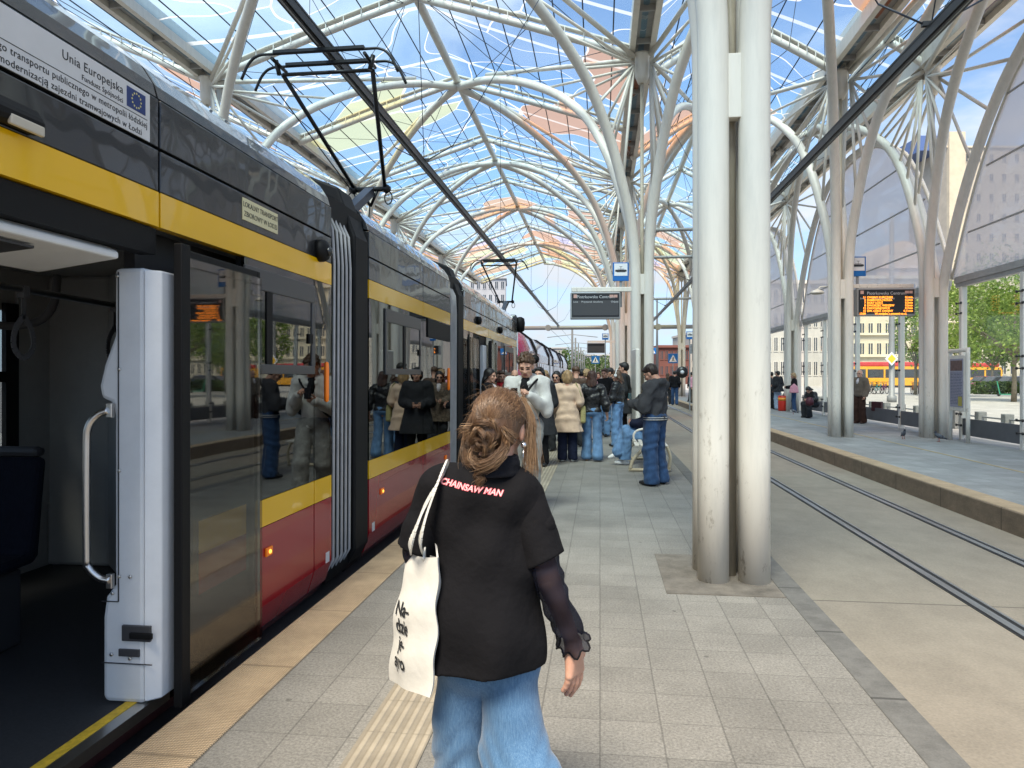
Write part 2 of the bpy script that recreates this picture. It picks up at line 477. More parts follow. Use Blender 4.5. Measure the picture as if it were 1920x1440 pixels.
struct(MB().box(4.70, 4.99, -6, 130, -0.05, 0.006).build('side_platform_edge_strip', m_dots))
struct(MB().box(6.68, 6.74, -6, 130, -0.05, 0.005).build('side_platform_line', m_yel))
def rails(x, name, zb):
    b = MB()
    b.box(x-0.031, x+0.031, -6, 130, zb-0.1, zb+0.012, 0)
    b.box(x+0.031, x+0.075, -6, 130, zb-0.1, zb+0.004, 1)
    b.box(x+0.075, x+0.098, -6, 130, zb-0.1, zb+0.010, 0)
    b.box(x-0.055, x-0.031, -6, 130, zb-0.1, zb+0.005, 1)
    o = b.build(name, [m_steel, m_black])
    return struct(o)
rails(2.93, 'rail', -0.26); rails(4.02, 'rail.001', -0.26)
rails(-3.85, 'rail.002', -0.30); rails(-2.78, 'rail.003', -0.30); rails(-7.4, 'rail.004', -0.30); rails(-6.35, 'rail.005', -0.30)
# ------------------------------------------------------------------ the steel-and-membrane canopy
def painted_steel():
    m = bpy.data.materials.new('white_painted_steel'); m.use_nodes = True
    n, l = m.node_tree.nodes, m.node_tree.links
    b = n['Principled BSDF']; b.inputs['Roughness'].default_value = 0.42
    t = n.new('ShaderNodeTexCoord')
    mp = n.new('ShaderNodeMapping'); mp.inputs['Scale'].default_value = (6, 6, 0.7); l.new(t.outputs['Object'], mp.inputs[0])
    a = n.new('ShaderNodeTexNoise'); a.inputs['Scale'].default_value = 1.6; a.inputs['Detail'].default_value = 8; a.inputs['Roughness'].default_value = 0.7
    l.new(mp.outputs[0], a.inputs['Vector'])
    r = n.new('ShaderNodeValToRGB')
    r.color_ramp.elements[0].position = 0.2; r.color_ramp.elements[0].color = (0.60, 0.57, 0.50, 1)
    r.color_ramp.elements[1].position = 0.52; r.color_ramp.elements[1].color = (0.73, 0.685, 0.595, 1)
    e = r.color_ramp.elements.new(0.8); e.color = (0.76, 0.72, 0.635, 1)
    l.new(a.outputs['Fac'], r.inputs[0])
    # scuffs low on the shafts
    sp = n.new('ShaderNodeSeparateXYZ'); l.new(t.outputs['Object'], sp.inputs[0])
    mr = n.new('ShaderNodeMapRange'); mr.inputs['From Min'].default_value = 0.0; mr.inputs['From Max'].default_value = 2.4
    mr.inputs['To Min'].default_value = 0.85; mr.inputs['To Max'].default_value = 0.0; l.new(sp.outputs[2], mr.inputs['Value'])
    sc_ = n.new('ShaderNodeTexNoise'); sc_.inputs['Scale'].default_value = 9; sc_.inputs['Detail'].default_value = 9; sc_.inputs['Roughness'].default_value = 0.75
    mp2 = n.new('ShaderNodeMapping'); mp2.inputs['Scale'].default_value = (1.4, 1.4, 0.5); l.new(t.outputs['Object'], mp2.inputs[0]); l.new(mp2.outputs[0], sc_.inputs['Vector'])
    gt = n.new('ShaderNodeMapRange'); gt.inputs['From Min'].default_value = 0.57; gt.inputs['From Max'].default_value = 0.66; l.new(sc_.outputs['Fac'], gt.inputs['Value'])
    mm = n.new('ShaderNodeMath'); mm.operation = 'MULTIPLY'; l.new(gt.outputs[0], mm.inputs[0]); l.new(mr.outputs[0], mm.inputs[1])
    k = n.new('ShaderNodeMix'); k.data_type = 'RGBA'; l.new(mm.outputs[0], k.inputs['Factor']); l.new(r.outputs[0], k.inputs['A'])
    k.inputs['B'].default_value = (0.22, 0.17, 0.11, 1)
    l.new(k.outputs['Result'], b.inputs['Base Color'])
    nb = n.new('ShaderNodeBump'); nb.inputs['Strength'].default_value = 0.05; nb.inputs['Distance'].default_value = 0.01
    l.new(sc_.outputs['Fac'], nb.inputs['Height']); l.new(nb.outputs[0], b.inputs['Normal'])
    return m
m_white = painted_steel()
m_plate = mat('grey_painted_plate', (0.34, 0.33, 0.31), 0.5, var=0.15, vscale=4)
m_cable = mat('dark_cable', (0.03, 0.04, 0.06), 0.5)
m_pipe = mat('brown_downpipe', (0.46, 0.40, 0.30), 0.45, var=0.25, vscale=6, stretch=(4, 4, .5))

def membrane():
    m = bpy.data.materials.new('printed_membrane'); m.use_nodes = True
    n, l = m.node_tree.nodes, m.node_tree.links; n.clear()
    o = n.new('ShaderNodeOutputMaterial')
    t = n.new('ShaderNodeTexCoord'); sp = n.new('ShaderNodeSeparateXYZ'); l.new(t.outputs['Object'], sp.inputs[0])
    flat = n.new('ShaderNodeCombineXYZ'); l.new(sp.outputs[0], flat.inputs[0]); l.new(sp.outputs[1], flat.inputs[1])
    wz = n.new('ShaderNodeTexNoise'); wz.inputs['Scale'].default_value = 0.28; wz.inputs['Detail'].default_value = 1
    l.new(flat.outputs[0], wz.inputs['Vector'])
    sb = n.new('ShaderNodeVectorMath'); sb.operation = 'SUBTRACT'; sb.inputs[1].default_value = (0.5, 0.5, 0.5); l.new(wz.outputs['Color'], sb.inputs[0])
    scl = n.new('ShaderNodeVectorMath'); scl.operation = 'SCALE'; scl.inputs['Scale'].default_value = 7.0; l.new(sb.outputs[0], scl.inputs[0])
    ad = n.new('ShaderNodeVectorMath'); ad.operation = 'ADD'; l.new(flat.outputs[0], ad.inputs[0]); l.new(scl.outputs[0], ad.inputs[1])
    def M(op, a, b=None, c=None):
        q = n.new('ShaderNodeMath'); q.operation = op
        for i, x in enumerate((a, b, c)):
            if x is None: continue
            if isinstance(x, (int, float)): q.inputs[i].default_value = x
            else: l.new(x, q.inputs[i])
        return q.outputs[0]
    ve = n.new('ShaderNodeTexVoronoi'); ve.voronoi_dimensions = '2D'; ve.feature = 'DISTANCE_TO_EDGE'; ve.inputs['Scale'].default_value = 0.42
    vc = n.new('ShaderNodeTexVoronoi'); vc.voronoi_dimensions = '2D'; vc.feature = 'F1'; vc.inputs['Scale'].default_value = 0.42
    for v in (ve, vc): l.new(ad.outputs[0], v.inputs['Vector'])
    line = M('LESS_THAN', ve.outputs['Distance'], 0.012)
    # long sweeping ellipses printed across the slope
    wv = n.new('ShaderNodeTexWave'); wv.wave_type = 'RINGS'; wv.rings_direction = 'SPHERICAL'; wv.inputs['Scale'].default_value = 0.11
    wv.inputs['Distortion'].default_value = 2.5; wv.inputs['Detail'].default_value = 0; wv.inputs['Detail Scale'].default_value = 0.15
    off = n.new('ShaderNodeVectorMath'); off.operation = 'MODULO'; off.inputs[1].default_value = (9, 11, 1); l.new(flat.outputs[0], off.inputs[0])
    l.new(flat.outputs[0], wv.inputs['Vector'])
    ring = M('GREATER_THAN', wv.outputs['Fac'], 0.993)
    line = M('MAXIMUM', line, M('MULTIPLY', ring, 0.8))
    # coloured cells
    sc3 = n.new('ShaderNodeSeparateColor'); l.new(vc.outputs['Color'], sc3.inputs[0])
    farb = M('MULTIPLY', M('GREATER_THAN', sp.outputs[1], 46.0), 0.50)
    thr = M('SUBTRACT', 0.88, farb)
    isc = M('GREATER_THAN', sc3.outputs[0], thr)
    ramp = n.new('ShaderNodeValToRGB'); ramp.color_ramp.interpolation = 'CONSTANT'
    E = ramp.color_ramp.elements
    E[0].position = 0; E[0].color = (0.94, 0.55, 0.36, 1)
    E[1].position = 0.42; E[1].color = (0.93, 0.92, 0.55, 1)
    for p, c in ((0.6, (0.95, 0.60, 0.38, 1)), (0.78, (0.80, 0.68, 0.80, 1)), (0.9, (0.55, 0.78, 0.95, 1))):
        e = E.new(p); e.color = c
    l.new(sc3.outputs[1], ramp.inputs[0])
    k = n.new('ShaderNodeMix'); k.data_type = 'RGBA'; l.new(isc, k.inputs['Factor'])
    hz = n.new('ShaderNodeMix'); hz.data_type = 'RGBA'; l.new(sc3.outputs[2], hz.inputs['Factor'])
    hz.inputs['A'].default_value = (0.58, 0.83, 1.0, 1); hz.inputs['B'].default_value = (0.74, 0.89, 1.0, 1)
    l.new(hz.outputs['Result'], k.inputs['A']); l.new(ramp.outputs[0], k.inputs['B'])
    tr = n.new('ShaderNodeBsdfTransparent'); l.new(k.outputs['Result'], tr.inputs[0])
    tl = n.new('ShaderNodeBsdfTranslucent'); df = n.new('ShaderNodeBsdfDiffuse')
    df.inputs[0].default_value = (0.85, 0.85, 0.87, 1)
    wh = n.new('ShaderNodeMix'); wh.data_type = 'RGBA'; l.new(line, wh.inputs['Factor'])
    l.new(k.outputs['Result'], wh.inputs['A']); wh.inputs['B'].default_value = (0.95, 0.95, 0.95, 1)
    l.new(wh.outputs['Result'], tl.inputs[0])
    td = n.new('ShaderNodeMixShader'); td.inputs[0].default_value = 0.3; l.new(tl.outputs[0], td.inputs[1]); l.new(df.outputs[0], td.inputs[2])
    pat = n.new('ShaderNodeTexNoise'); pat.inputs['Scale'].default_value = 0.35; pat.inputs['Detail'].default_value = 3; l.new(flat.outputs[0], pat.inputs['Vector'])
    milk = M('MULTIPLY_ADD', pat.outputs['Fac'], 0.26, 0.0)
    milk = M('MAXIMUM', milk, M('MULTIPLY', isc, 0.34))
    fac = M('MAXIMUM', milk, M('MULTIPLY', line, 0.7))
    ms = n.new('ShaderNodeMixShader'); l.new(fac, ms.inputs[0]); l.new(tr.outputs[0], ms.inputs[1]); l.new(td.outputs[0], ms.inputs[2])
    l.new(ms.outputs[0], o.inputs['Surface'])
    return m
m_mem = membrane()

CL = [5.7, 17.4, 28.2, 34.3, 44.8, 54.5]                # column clusters along the platform
AP = [0.0, 11.5, 22.6, 30.9, 39.5, 50.2, 59.0]          # crowns of the arches between them
CLR = [5.8, 19.0, 32.3, 44.8, 54.5]                      # the right-hand rows run on their own spacing
APR = [-0.8, 12.4, 25.65, 38.5, 50.0, 59.0]
RFR = [5.8, 12.4, 19.0, 25.65, 32.3, 38.5, 44.8, 50.0, 54.5, 59.0]
RF = [5.7, 11.5, 17.4, 22.6, 28.2, 30.9, 34.3, 39.5, 44.8, 50.2, 54.5, 59.0]
ROWS = {'left': -10.1, 'mid': 1.0, 'right': 6.05, 'outer': 8.25}
RIDGE = {'west': (-13.6, 10.7), 'left': (-4.55, 11.0), 'right': (3.53, 10.7), 'small': (7.15, 10.0)}
ZV = 9.3
KN = [(0.0, 0.0), (0.0, 3.6), (0.004, 4.4), (0.02, 5.1), (0.055, 5.9), (0.115, 7.0), (0.2, 8.05), (0.3, 8.8), (0.42, 9.42), (0.6, 10.1), (0.8, 10.6), (1.0, 10.85)]
def arch_pts(b, a, zt, n=4):
    s = (zt - 4.4) / (10.85 - 4.4)
    ps = []
    for t, z in KN:
        z2 = z if z <= 4.4 else 4.4 + (z - 4.4) * s
        ps.append((b[0] + (a[0]-b[0])*t, b[1] + (a[1]-b[1])*t, z2))
    return spline(ps, n)
def arch_at(b, a, zt, t):
    s = (zt - 4.4) / (10.85 - 4.4)
    for (t0, z0), (t1, z1) in zip(KN[1:], KN[2:]):
        if t0 <= t <= t1:
            z = z0 + (z1-z0)*(t-t0)/(t1-t0)
            z = z if z <= 4.4 else 4.4 + (z-4.4)*s
            return Vector((b[0]+(a[0]-b[0])*t, b[1]+(a[1]-b[1])*t, z))
ORD = ['nearest', 'second', 'third', 'fourth', 'fifth', 'sixth']
ROWTXT = {'mid': 'on the island platform beside the tram', 'right': 'along the right-hand platform kerb',
          'outer': 'at the glass screens on the right', 'left': 'beyond the tram on the left'}
def cluster(row, i):
    X, Y = ROWS[row], (CLR if row in ('right', 'outer') else CL)[i]
    sides = {'left': ('west', 'left'), 'mid': ('left', 'right'), 'right': ('right', 'small'), 'outer': ('small', 'facade')}[row]
    root = empty('branching_column', (X, Y, 0), 0, f'{ORD[i]} white four-tube branching column {ROWTXT[row]}', 'column', 'white branching columns of the canopy'); root['kind'] = 'thing'
    far = i > 3
    for sx, side in ((-1, sides[0]), (1, sides[1])):
        for sy in (-1, 1):
            ap = APR if side in ('right', 'small', 'facade') else AP
            ay = max(a for a in ap if a < Y) if sy < 0 else min(a for a in ap if a > Y)
            b = (sx*0.15, sy*0.15)
            if side == 'facade':
                a = (0.27, ay - Y); b = (0.17, sy*0.15); zt = 8.95
                k = [(0, 0), (0, 3.2), (0.01, 3.9), (0.06, 4.7), (0.12, 5.5), (0.2, 6.35), (0.3, 7.2), (0.42, 7.95), (0.6, 8.6), (0.8, 8.9), (1, 8.98)]
                pts = spline([(b[0]+(a[0]-b[0])*min(1, t*2.5), b[1]+(a[1]-b[1])*t, z) for t, z in k], 4)
            else:
                rx, rz = RIDGE[side]
                a = (rx - X, ay - Y); zt = rz - 0.17
                pts = arch_pts(b, a, zt)
            MB().tube(pts, 0.117 if row == 'mid' else 0.112, 10 if far else 16).build('shaft', m_white, root, recalc=False)
            if side != 'facade' and not (row == 'left' and side == 'west'):
                hub = Vector((sx*0.2, sy*0.12, ZV - 0.32))
                for t in ((0.06, 0.115, 0.17, 0.24, 0.33, 0.45) ):
                    p = arch_at(b, a, zt, t)
                    MB().tube([hub, p], 0.036, 6).build('strut', m_white, root, recalc=False)
                MB().tube([hub + Vector((0, 0, 0.2)), Vector((a[0]*0.80, a[1]*0.80, zt-0.1))], 0.06, 8).build('strut', m_white, root, recalc=False)
            elif side == 'facade':
                hub = Vector((0.1, 0, ZV - 0.3))
                for t in (0.2, 0.32, 0.46, 0.62):
                    z = np.interp(t, [q[0] for q in k], [q[1] for q in k])
                    MB().tube([hub, (0.25, b[1]+(a[1]-b[1])*t, z)], 0.04, 6).build('strut', m_white, root, recalc=False)
    h = MB(); h.lathe([(0.10, 8.55), (0.17, 8.72), (0.17, 9.18), (0.2, 9.2), (0.2, 9.26)], n=16)
    h.build('hub', m_white, root)
    for z in (3.48,):
        for sy in (-1, 1):
            MB().box(-0.06, 0.06, sy*0.15-0.05, sy*0.15+0.05, z, z+0.48).build('spacer', m_white, root, bevel=0.004)
    MB().tube([(0, 0, 0), (0, 0, 8.6)], 0.045, 10).build('downpipe', m_pipe, root, recalc=False)
    return root
for row in ROWS:
    for i in range(len(CL)):
        if (row == 'left' and i > 4) or (row in ('right', 'outer') and i > 4): continue
        cluster(row, i)

roof = empty('canopy_roof', (0, 0, 0), 0, 'vaulted roof of clear printed membrane on white tube rafters over the tram stop', 'canopy roof'); roof['kind'] = 'thing'
Y0, Y1 = -1.0, 59.0
SL = [(ROWS['left'], RIDGE['west']), (ROWS['left'], RIDGE['left']), (ROWS['mid'], RIDGE['left']), (ROWS['mid'], RIDGE['right']),
      (ROWS['right'], RIDGE['right']), (ROWS['right'], RIDGE['small']), (ROWS['outer'], RIDGE['small'])]
def slope_pt(xv, rd, t):
    # slight upward belly, like the bent rafters
    return (xv + (rd[0]-xv)*t, ZV + 0.10 + (rd[1]+0.22-ZV-0.10)*t + 0.04*math.sin(math.pi*t))
for (xv, rd) in SL:
    RFX = RFR if rd in (RIDGE['right'], RIDGE['small']) else RF
    for y in RFX:
        low = [(x, y, z-0.24) for x, z in (slope_pt(xv, rd, t) for t in (0.04, 0.25, 0.5, 0.75, 1.0))]
        up = [(x, y, z-0.04) for x, z in (slope_pt(xv, rd, t) for t in (0.04, 0.25, 0.5, 0.75, 1.0))]
        b = MB().tube(low, 0.095, 8 if y > 35 else 12)
        for p, q in zip(up, up[1:]): b.beam(p, q, 0.20, 0.035)
        for j in range(1, 12 if y < 45 else 1):
            t = j/12
            x, z = slope_pt(xv, rd, t)
            b.beam((x, y-0.09, z-0.24), (x, y-0.09, z-0.04), 0.03, 0.02, up=(1, 0, 0))
        b.build('rafter', m_white, roof)
    ys = [Y0] + RFX
    for ya, yb in zip(ys, ys[1:]):
        b = MB()
        ts = (0, 0.25, 0.5, 0.75, 1.0)
        for t0, t1 in zip(ts, ts[1:]):
            p, q = slope_pt(xv, rd, t0), slope_pt(xv, rd, t1)
            b.quad((p[0], ya, p[1]), (p[0], yb, p[1]), (q[0], yb, q[1]), (q[0], ya, q[1]))
        b.build('roof_membrane', m_mem, roof, recalc=False)
    nn = 8 if abs(rd[0]-xv) > 4 else 3
    b = MB()
    for j in range(1, nn):
        x, z = slope_pt(xv, rd, j/nn)
        b.tube([(x, Y0, z-0.03), (x, Y1, z-0.03)], 0.017, 5)
    b.build('roof_cable', m_cable, roof, recalc=False)
    # crossing stay wires under the membrane
    b = MB()
    for ya, yb in zip(RFX, RFX[1:]):
        for t0, t1 in ((0.15, 0.95), (0.95, 0.15), (0.5, 0.95), (0.95, 0.5)):
            p, q = slope_pt(xv, rd, t0), slope_pt(xv, rd, t1)
            b.tube([(p[0], ya, p[1]-0.3), (q[0], yb, q[1]-0.3)], 0.009, 4)
    b.build('stay_wire', m_cable, roof, recalc=False)
for rd in RIDGE.values():
    MB().tube([(rd[0], Y0, rd[1]), (rd[0], Y1, rd[1])], 0.115, 12).build('ridge_tube', m_white, roof, recalc=False)
for row, X in ROWS.items():
    b = MB()
    b.box(X-0.30, X-0.17, Y0, Y1, ZV-0.02, ZV+0.46); b.box(X+0.17, X+0.30, Y0, Y1, ZV-0.02, ZV+0.46)
    b.box(X-0.17, X+0.17, Y0, Y1, ZV+0.13, ZV+0.18, 1)
    y = 0.4
    while y < Y1-1:
        b.box(X-0.17, X+0.17, y, y+0.04, ZV-0.01, ZV+0.13, 1); y += 1.5
    b.build('valley_beam', [m_white, m_plate], roof)

# ------------------------------------------------------------------ glass screens along the right edge
m_clear = glass('clear_glass', (0.95, 0.98, 0.975), 0.0, 0.06)
m_frit = glass('fritted_glass', (0.82, 0.82, 0.84), 0.02, 0.35, wav=0.05, frost=0.80, frostcol=(0.62, 0.60, 0.62))
m_kick = mat('grey_kick_plate', (0.105, 0.107, 0.112), 0.45, var=0.15, vscale=3)
m_bolt = mat('dark_fitting', (0.05, 0.05, 0.05), 0.4, 0.6)
FX = 8.72
kf = [(0, 3.95), (0.05, 4.6), (0.12, 5.5), (0.2, 6.35), (0.3, 7.2), (0.42, 7.95), (0.6, 8.6), (0.8, 8.9), (1, 8.98)]
def fz(y, c0, c1):
    mid = [a for a in APR if c0 < a < c1][0]
    t = (y-c0)/(mid-c0) if y < mid else (c1-y)/(c1-mid)
    return float(np.interp(t, [q[0] for q in kf], [q[1] for q in kf]))
SCR = ['nearest glass screen, its white-printed upper panes below the arch and a tree behind', 'glass screen behind the old man and the orange departure board', 'glass screen behind the seated woman in black',
       'fourth glass screen from the camera, past the woman with the pink bag', 'far glass screen near the end of the canopy']
for i, (c0, c1) in enumerate(zip(CLR, CLR[1:])):
    root = empty('glass_screen', (FX, c0, 0), 0, SCR[i], 'glass wall', 'glass screens along the right platform'); root['kind'] = 'thing'
    L = c1 - c0; mid = [a for a in APR if c0 < a < c1][0] - c0
    MB().box(-0.09, 0.09, 0.25, L-0.25, 3.80, 3.95).box(-0.06, 0.06, 0.25, L-0.25, 3.70, 3.80).build('transom', m_plate, root)
    posts = [0.5, mid*.46, mid, mid+(L-mid)*.54, L-0.5]
    for y in posts:
        b = MB().box(-0.07, 0.07, y-0.06, y+0.06, 0.0, 3.70)
        b.build('mullion', m_white, root, bevel=0.01)
        c = MB()
        for z in (0.35, 0.62, 1.7, 1.95, 3.05, 3.3):
            for s in (-1, 1):
                c.tube([(-0.08, y, z), (-0.10, y+s*0.1, z)], 0.014, 6)
                c.lathe([(0.03, -0.015), (0.03, 0.015)], (-0.10, y+s*0.11, z), 8, axis='x')
        c.build('glass_clamp', m_bolt, root)
    for ya, yb in zip(posts, posts[1:]):
        MB().box(-0.035, -0.015, ya+0.09, yb-0.09, 0.53, 3.69).build('clear_pane', m_clear, root)
        MB().box(-0.045, 0.0, ya+0.07, yb-0.07, 0.12, 0.52).build('kick_plate', m_kick, root)
    for ya, yb in ((0.0, mid), (mid, L)):
        n = 16
        ys = [ya + (yb-ya)*j/n for j in range(n+1)]
        b = MB()
        tops = [fz(c0+y, c0, c1)-0.02 for y in ys]
        vs_ = [(-0.02, y, 3.955) for y in ys] + [(-0.02, y, max(3.96, z)) for y, z in zip(ys, tops)]
        b.add(vs_, [(j, j+1, n+2+j, n+1+j) for j in range(n)])
        b.build('printed_pane', m_frit, root)
        s = MB()
        for z in (4.95, 6.3, 7.6):
            seg = [y for y, zz_ in zip(ys, tops) if zz_ > z]
            if len(seg) > 1: s.beam((-0.04, seg[0]-0.2, z), (-0.04, seg[-1], z), 0.03, 0.035)
        s.build('pane_rail', m_plate, root)
    lp = spline([(0.0, y, fz(c0+y, c0, c1)) for y in [L*j/24 for j in range(25)]], 2)
    MB().tube(lp, 0.05, 8).build('arch_trim', m_white, root, recalc=False)
# ------------------------------------------------------------------ the near tram
def gloss(name, col, rough=0.06, wav=0.18, ws=1.3, coat=1.0, spec=0.5):
    m = mat(name, col, max(rough, 0.25), 0, spec, coat=coat)
    n, l = m.node_tree.nodes, m.node_tree.links
    t = n.new('ShaderNodeTexCoord'); nb = n.new('ShaderNodeTexNoise'); nb.inputs['Scale'].default_value = ws; nb.inputs['Detail'].default_value = 2
    l.new(t.outputs['Object'], nb.inputs['Vector'])
    bm = n.new('ShaderNodeBump'); bm.inputs['Strength'].default_value = wav; bm.inputs['Distance'].default_value = 0.05
    l.new(nb.outputs['Fac'], bm.inputs['Height']); l.new(bm.outputs[0], n['Principled BSDF'].inputs['Coat Normal'])
    return m
m_red = gloss('tram_red_paint', (0.34, 0.010, 0.020), wav=0.06, coat=.6, spec=.3)
m_yellow = gloss('tram_yellow_film', (0.88, 0.50, 0.005), wav=0.10, coat=.5, spec=.25)
m_gloss = gloss('tram_black_gloss', (0.016, 0.0165, 0.018), wav=0.18, ws=1.7, spec=0.4, coat=0.55)
m_roofc = gloss('tram_roof_cover', (0.02, 0.022, 0.026), wav=0.16, ws=1.6, spec=1.0)
m_tglass = glass('tram_side_glass', (0.20, 0.20, 0.205), 0.09, 1.05, wav=0.035, wscale=0.9)
m_leafglass = glass('tram_door_glass', (0.72, 0.71, 0.69), 0.02, 0.5, wav=0.025)
m_frame = mat('tram_window_frame', (0.055, 0.055, 0.058), 0.4)
m_rub = mat('tram_seal', (0.006, 0.006, 0.0065), 0.6, 0, 0.22)
m_bellow = mat('tram_bellows', (0.42, 0.42, 0.42), 0.6, var=0.12, vscale=6)
m_white_in = mat('tram_interior_panel', (0.74, 0.76, 0.77), 0.5, var=0.05, vscale=6, bump=0.15, bscale=240, bdist=0.002)
m_grey_in = mat('tram_interior_wall', (0.36, 0.36, 0.345), 0.6, var=0.06)
m_dark_in = mat('tram_dark_plastic', (0.035, 0.036, 0.04), 0.55)
m_floor_in = mat('tram_floor', (0.030, 0.031, 0.033), 0.7, var=0.2, vscale=60, bump=0.2, bscale=200, bdist=0.002)
m_seat = cloth('tram_seat_cover', (0.006, 0.008, 0.016))
m_inox = mat('brushed_handrail', (0.62, 0.60, 0.57), 0.28, 1.0)
m_strap = mat('grey_strap', (0.10, 0.10, 0.105), 0.6)
m_amber = mat('amber_lens', (0.75, 0.18, 0.01), 0.25, emit=(1.0, 0.22, 0.01), estr=0.08)
m_amber_on = mat('amber_lamp_lit', (0.9, 0.4, 0.05), 0.3, emit=(1.0, 0.45, 0.06), estr=1.3)
m_sticker = mat('white_sticker', (0.66, 0.66, 0.66), 0.45, var=0.03)
m_ink = mat('black_print', (0.02, 0.02, 0.022), 0.6)
m_brass = mat('cream_plate', (0.72, 0.66, 0.40), 0.4)
m_lamp = mat('lamp_cover', (0.55, 0.5, 0.4), 0.3)
m_eublue = mat('flag_blue', (0.012, 0.035, 0.16), 0.5)
m_star = mat('flag_star', (0.72, 0.66, 0.25), 0.5)
m_tyel = mat('door_sill_yellow', (0.62, 0.42, 0.03), 0.6, var=0.3, vscale=30)
m_tdark = mat('tram_underframe', (0.01, 0.009, 0.009), 0.8)
m_redbox = mat('red_signal_box', (0.5, 0.02, 0.015), 0.4)
m_green = mat('green_sticker', (0.01, 0.25, 0.09), 0.5)

XT = -2.10
tram = empty('tram', (XT, 5, -0.30), 0, 'long black, yellow and red articulated tram standing at the platform with its front door open', 'tram')
tram['kind'] = 'thing'
def tb(name, b, m, parent=None, **k):
    """part built in world coordinates, hung under the tram"""
    p = parent or tram
    o = b.build(name, m, None, **k)
    inv = Matrix.Translation((-XT, -5, 0.30))
    if p is tram:
        o.parent = tram; o.matrix_parent_inverse = inv
    else:
        o.parent = p
    return o
def ttext(name, body, size, y, z, m, parent, x=XT, align='CENTER', **k):
    return text(name, body, size, face_mtx((x, y, z), (1, 0, 0)), m, parent, align, **k)
# cross-section bands, (x, z) outwards
SKIRT = [(-2.60, -0.22), (-2.24, -0.16), (-2.15, -0.06), (XT, 0.10), (XT, 0.595), (-2.16, 0.595), (-2.16, 0.1), (-2.6, -0.15)]
ROOFC = [(XT-0.012, 2.885), (-2.13, 2.95), (-2.19, 3.04), (-2.28, 3.12), (-2.40, 3.19), (-2.58, 3.235), (-2.58, 3.15), (-2.2, 2.90)]
def side(y0, y1, seams, panes, skirts=None):
    """panes: list of (y0, y1) of window-band glass; seams: y of panel joints"""
    cuts = [y0] + seams + [y1]
    for a, b in zip(cuts, cuts[1:]):
        a += 0.008; b -= 0.008
        tb('roof_band', MB().box(XT-0.05, XT, a, b, 2.432, 2.628).box(XT-0.05, XT, a, b, 2.642, 2.872), m_gloss, bevel=0.004)
        tb('upper_yellow_stripe', MB().box(XT-0.05, XT+0.001, a, b, 2.262, 2.428), m_yellow)
        tb('roof_cover', MB().prism(ROOFC, 'y', a, b), m_roofc)
    for a, b in (skirts or list(zip(cuts, cuts[1:]))):
        a += 0.008; b -= 0.008
        tb('red_skirt', MB().prism(SKIRT, 'y', a, b), m_red)
        tb('lower_yellow_stripe', MB().box(XT-0.05, XT+0.001, a, b, 0.60, 0.768), m_yellow)
    for a, b in panes:
        tb('side_window', MB().box(XT-0.02, XT, a+0.006, b-0.006, 0.772, 2.258), m_tglass)
        tb('window_surround', MB().box(XT-0.05, XT-0.024, a, a+0.10, 0.775, 2.255).box(XT-0.05, XT-0.024, b-0.10, b, 0.775, 2.255).box(XT-0.05, XT-0.024, a+0.1, b-0.1, 0.775, 1.0).box(XT-0.05, XT-0.024, a+0.1, b-0.1, 2.16, 2.255), m_rub)
def vent(a, b, mid, z0=1.62, z1=2.08):
    """sliding vent set proud in the window band"""
    g = MB()
    g.box(XT, XT+0.016, a-0.05, b+0.05, z1, z1+0.13); g.box(XT, XT+0.016, a-0.05, b+0.05, z0-0.06, z0)
    g.box(XT, XT+0.016, a-0.05, a, z0, z1); g.box(XT, XT+0.016, b, b+0.06, z0, z1)
    f = tb('vent_frame', g, m_frame, bevel=0.004)
    tb('vent_bar', MB().box(XT+0.001, XT+0.013, mid-0.04, mid+0.04, z0, z1), m_rub)
    tb('vent_glass', MB().box(XT+0.002, XT+0.006, a, mid-0.04, z0, z1).box(XT+0.002, XT+0.008, mid+0.04, b, z0+0.03, z1), m_tglass)
    tb('vent_latch', MB().box(XT+0.01, XT+0.022, b-0.06, b, z0+0.16, z0+0.23), m_rub)
# first car: from behind the lens to the first bellows
side(-3.0, 5.42, [1.2, 3.20], [(4.02, 5.07), (5.07, 5.42), (-3.0, 1.2)], skirts=[(-3.0, 1.2), (4.06, 5.07), (5.07, 5.42)])
vent(4.06, 5.0, 4.33)
side(6.33, 9.92, [8.35], [(6.33, 8.35), (8.35, 9.92)])
vent(6.86, 8.15, 7.5)
side(10.9, 18.0, [13.4, 15.4], [(10.9, 11.75), (13.1, 15.4), (15.4, 18.0)], skirts=[(10.9, 11.75), (13.1, 15.4), (15.4, 18.0)])
vent(15.7, 17.2, 16.5)
# dark plate added on the M2 pane, imitating a reflection in the glass
tb('reflection_plate', MB().box(XT, XT+0.015, 8.55, 9.85, 2.02, 2.25), m_rub, bevel=0.006)
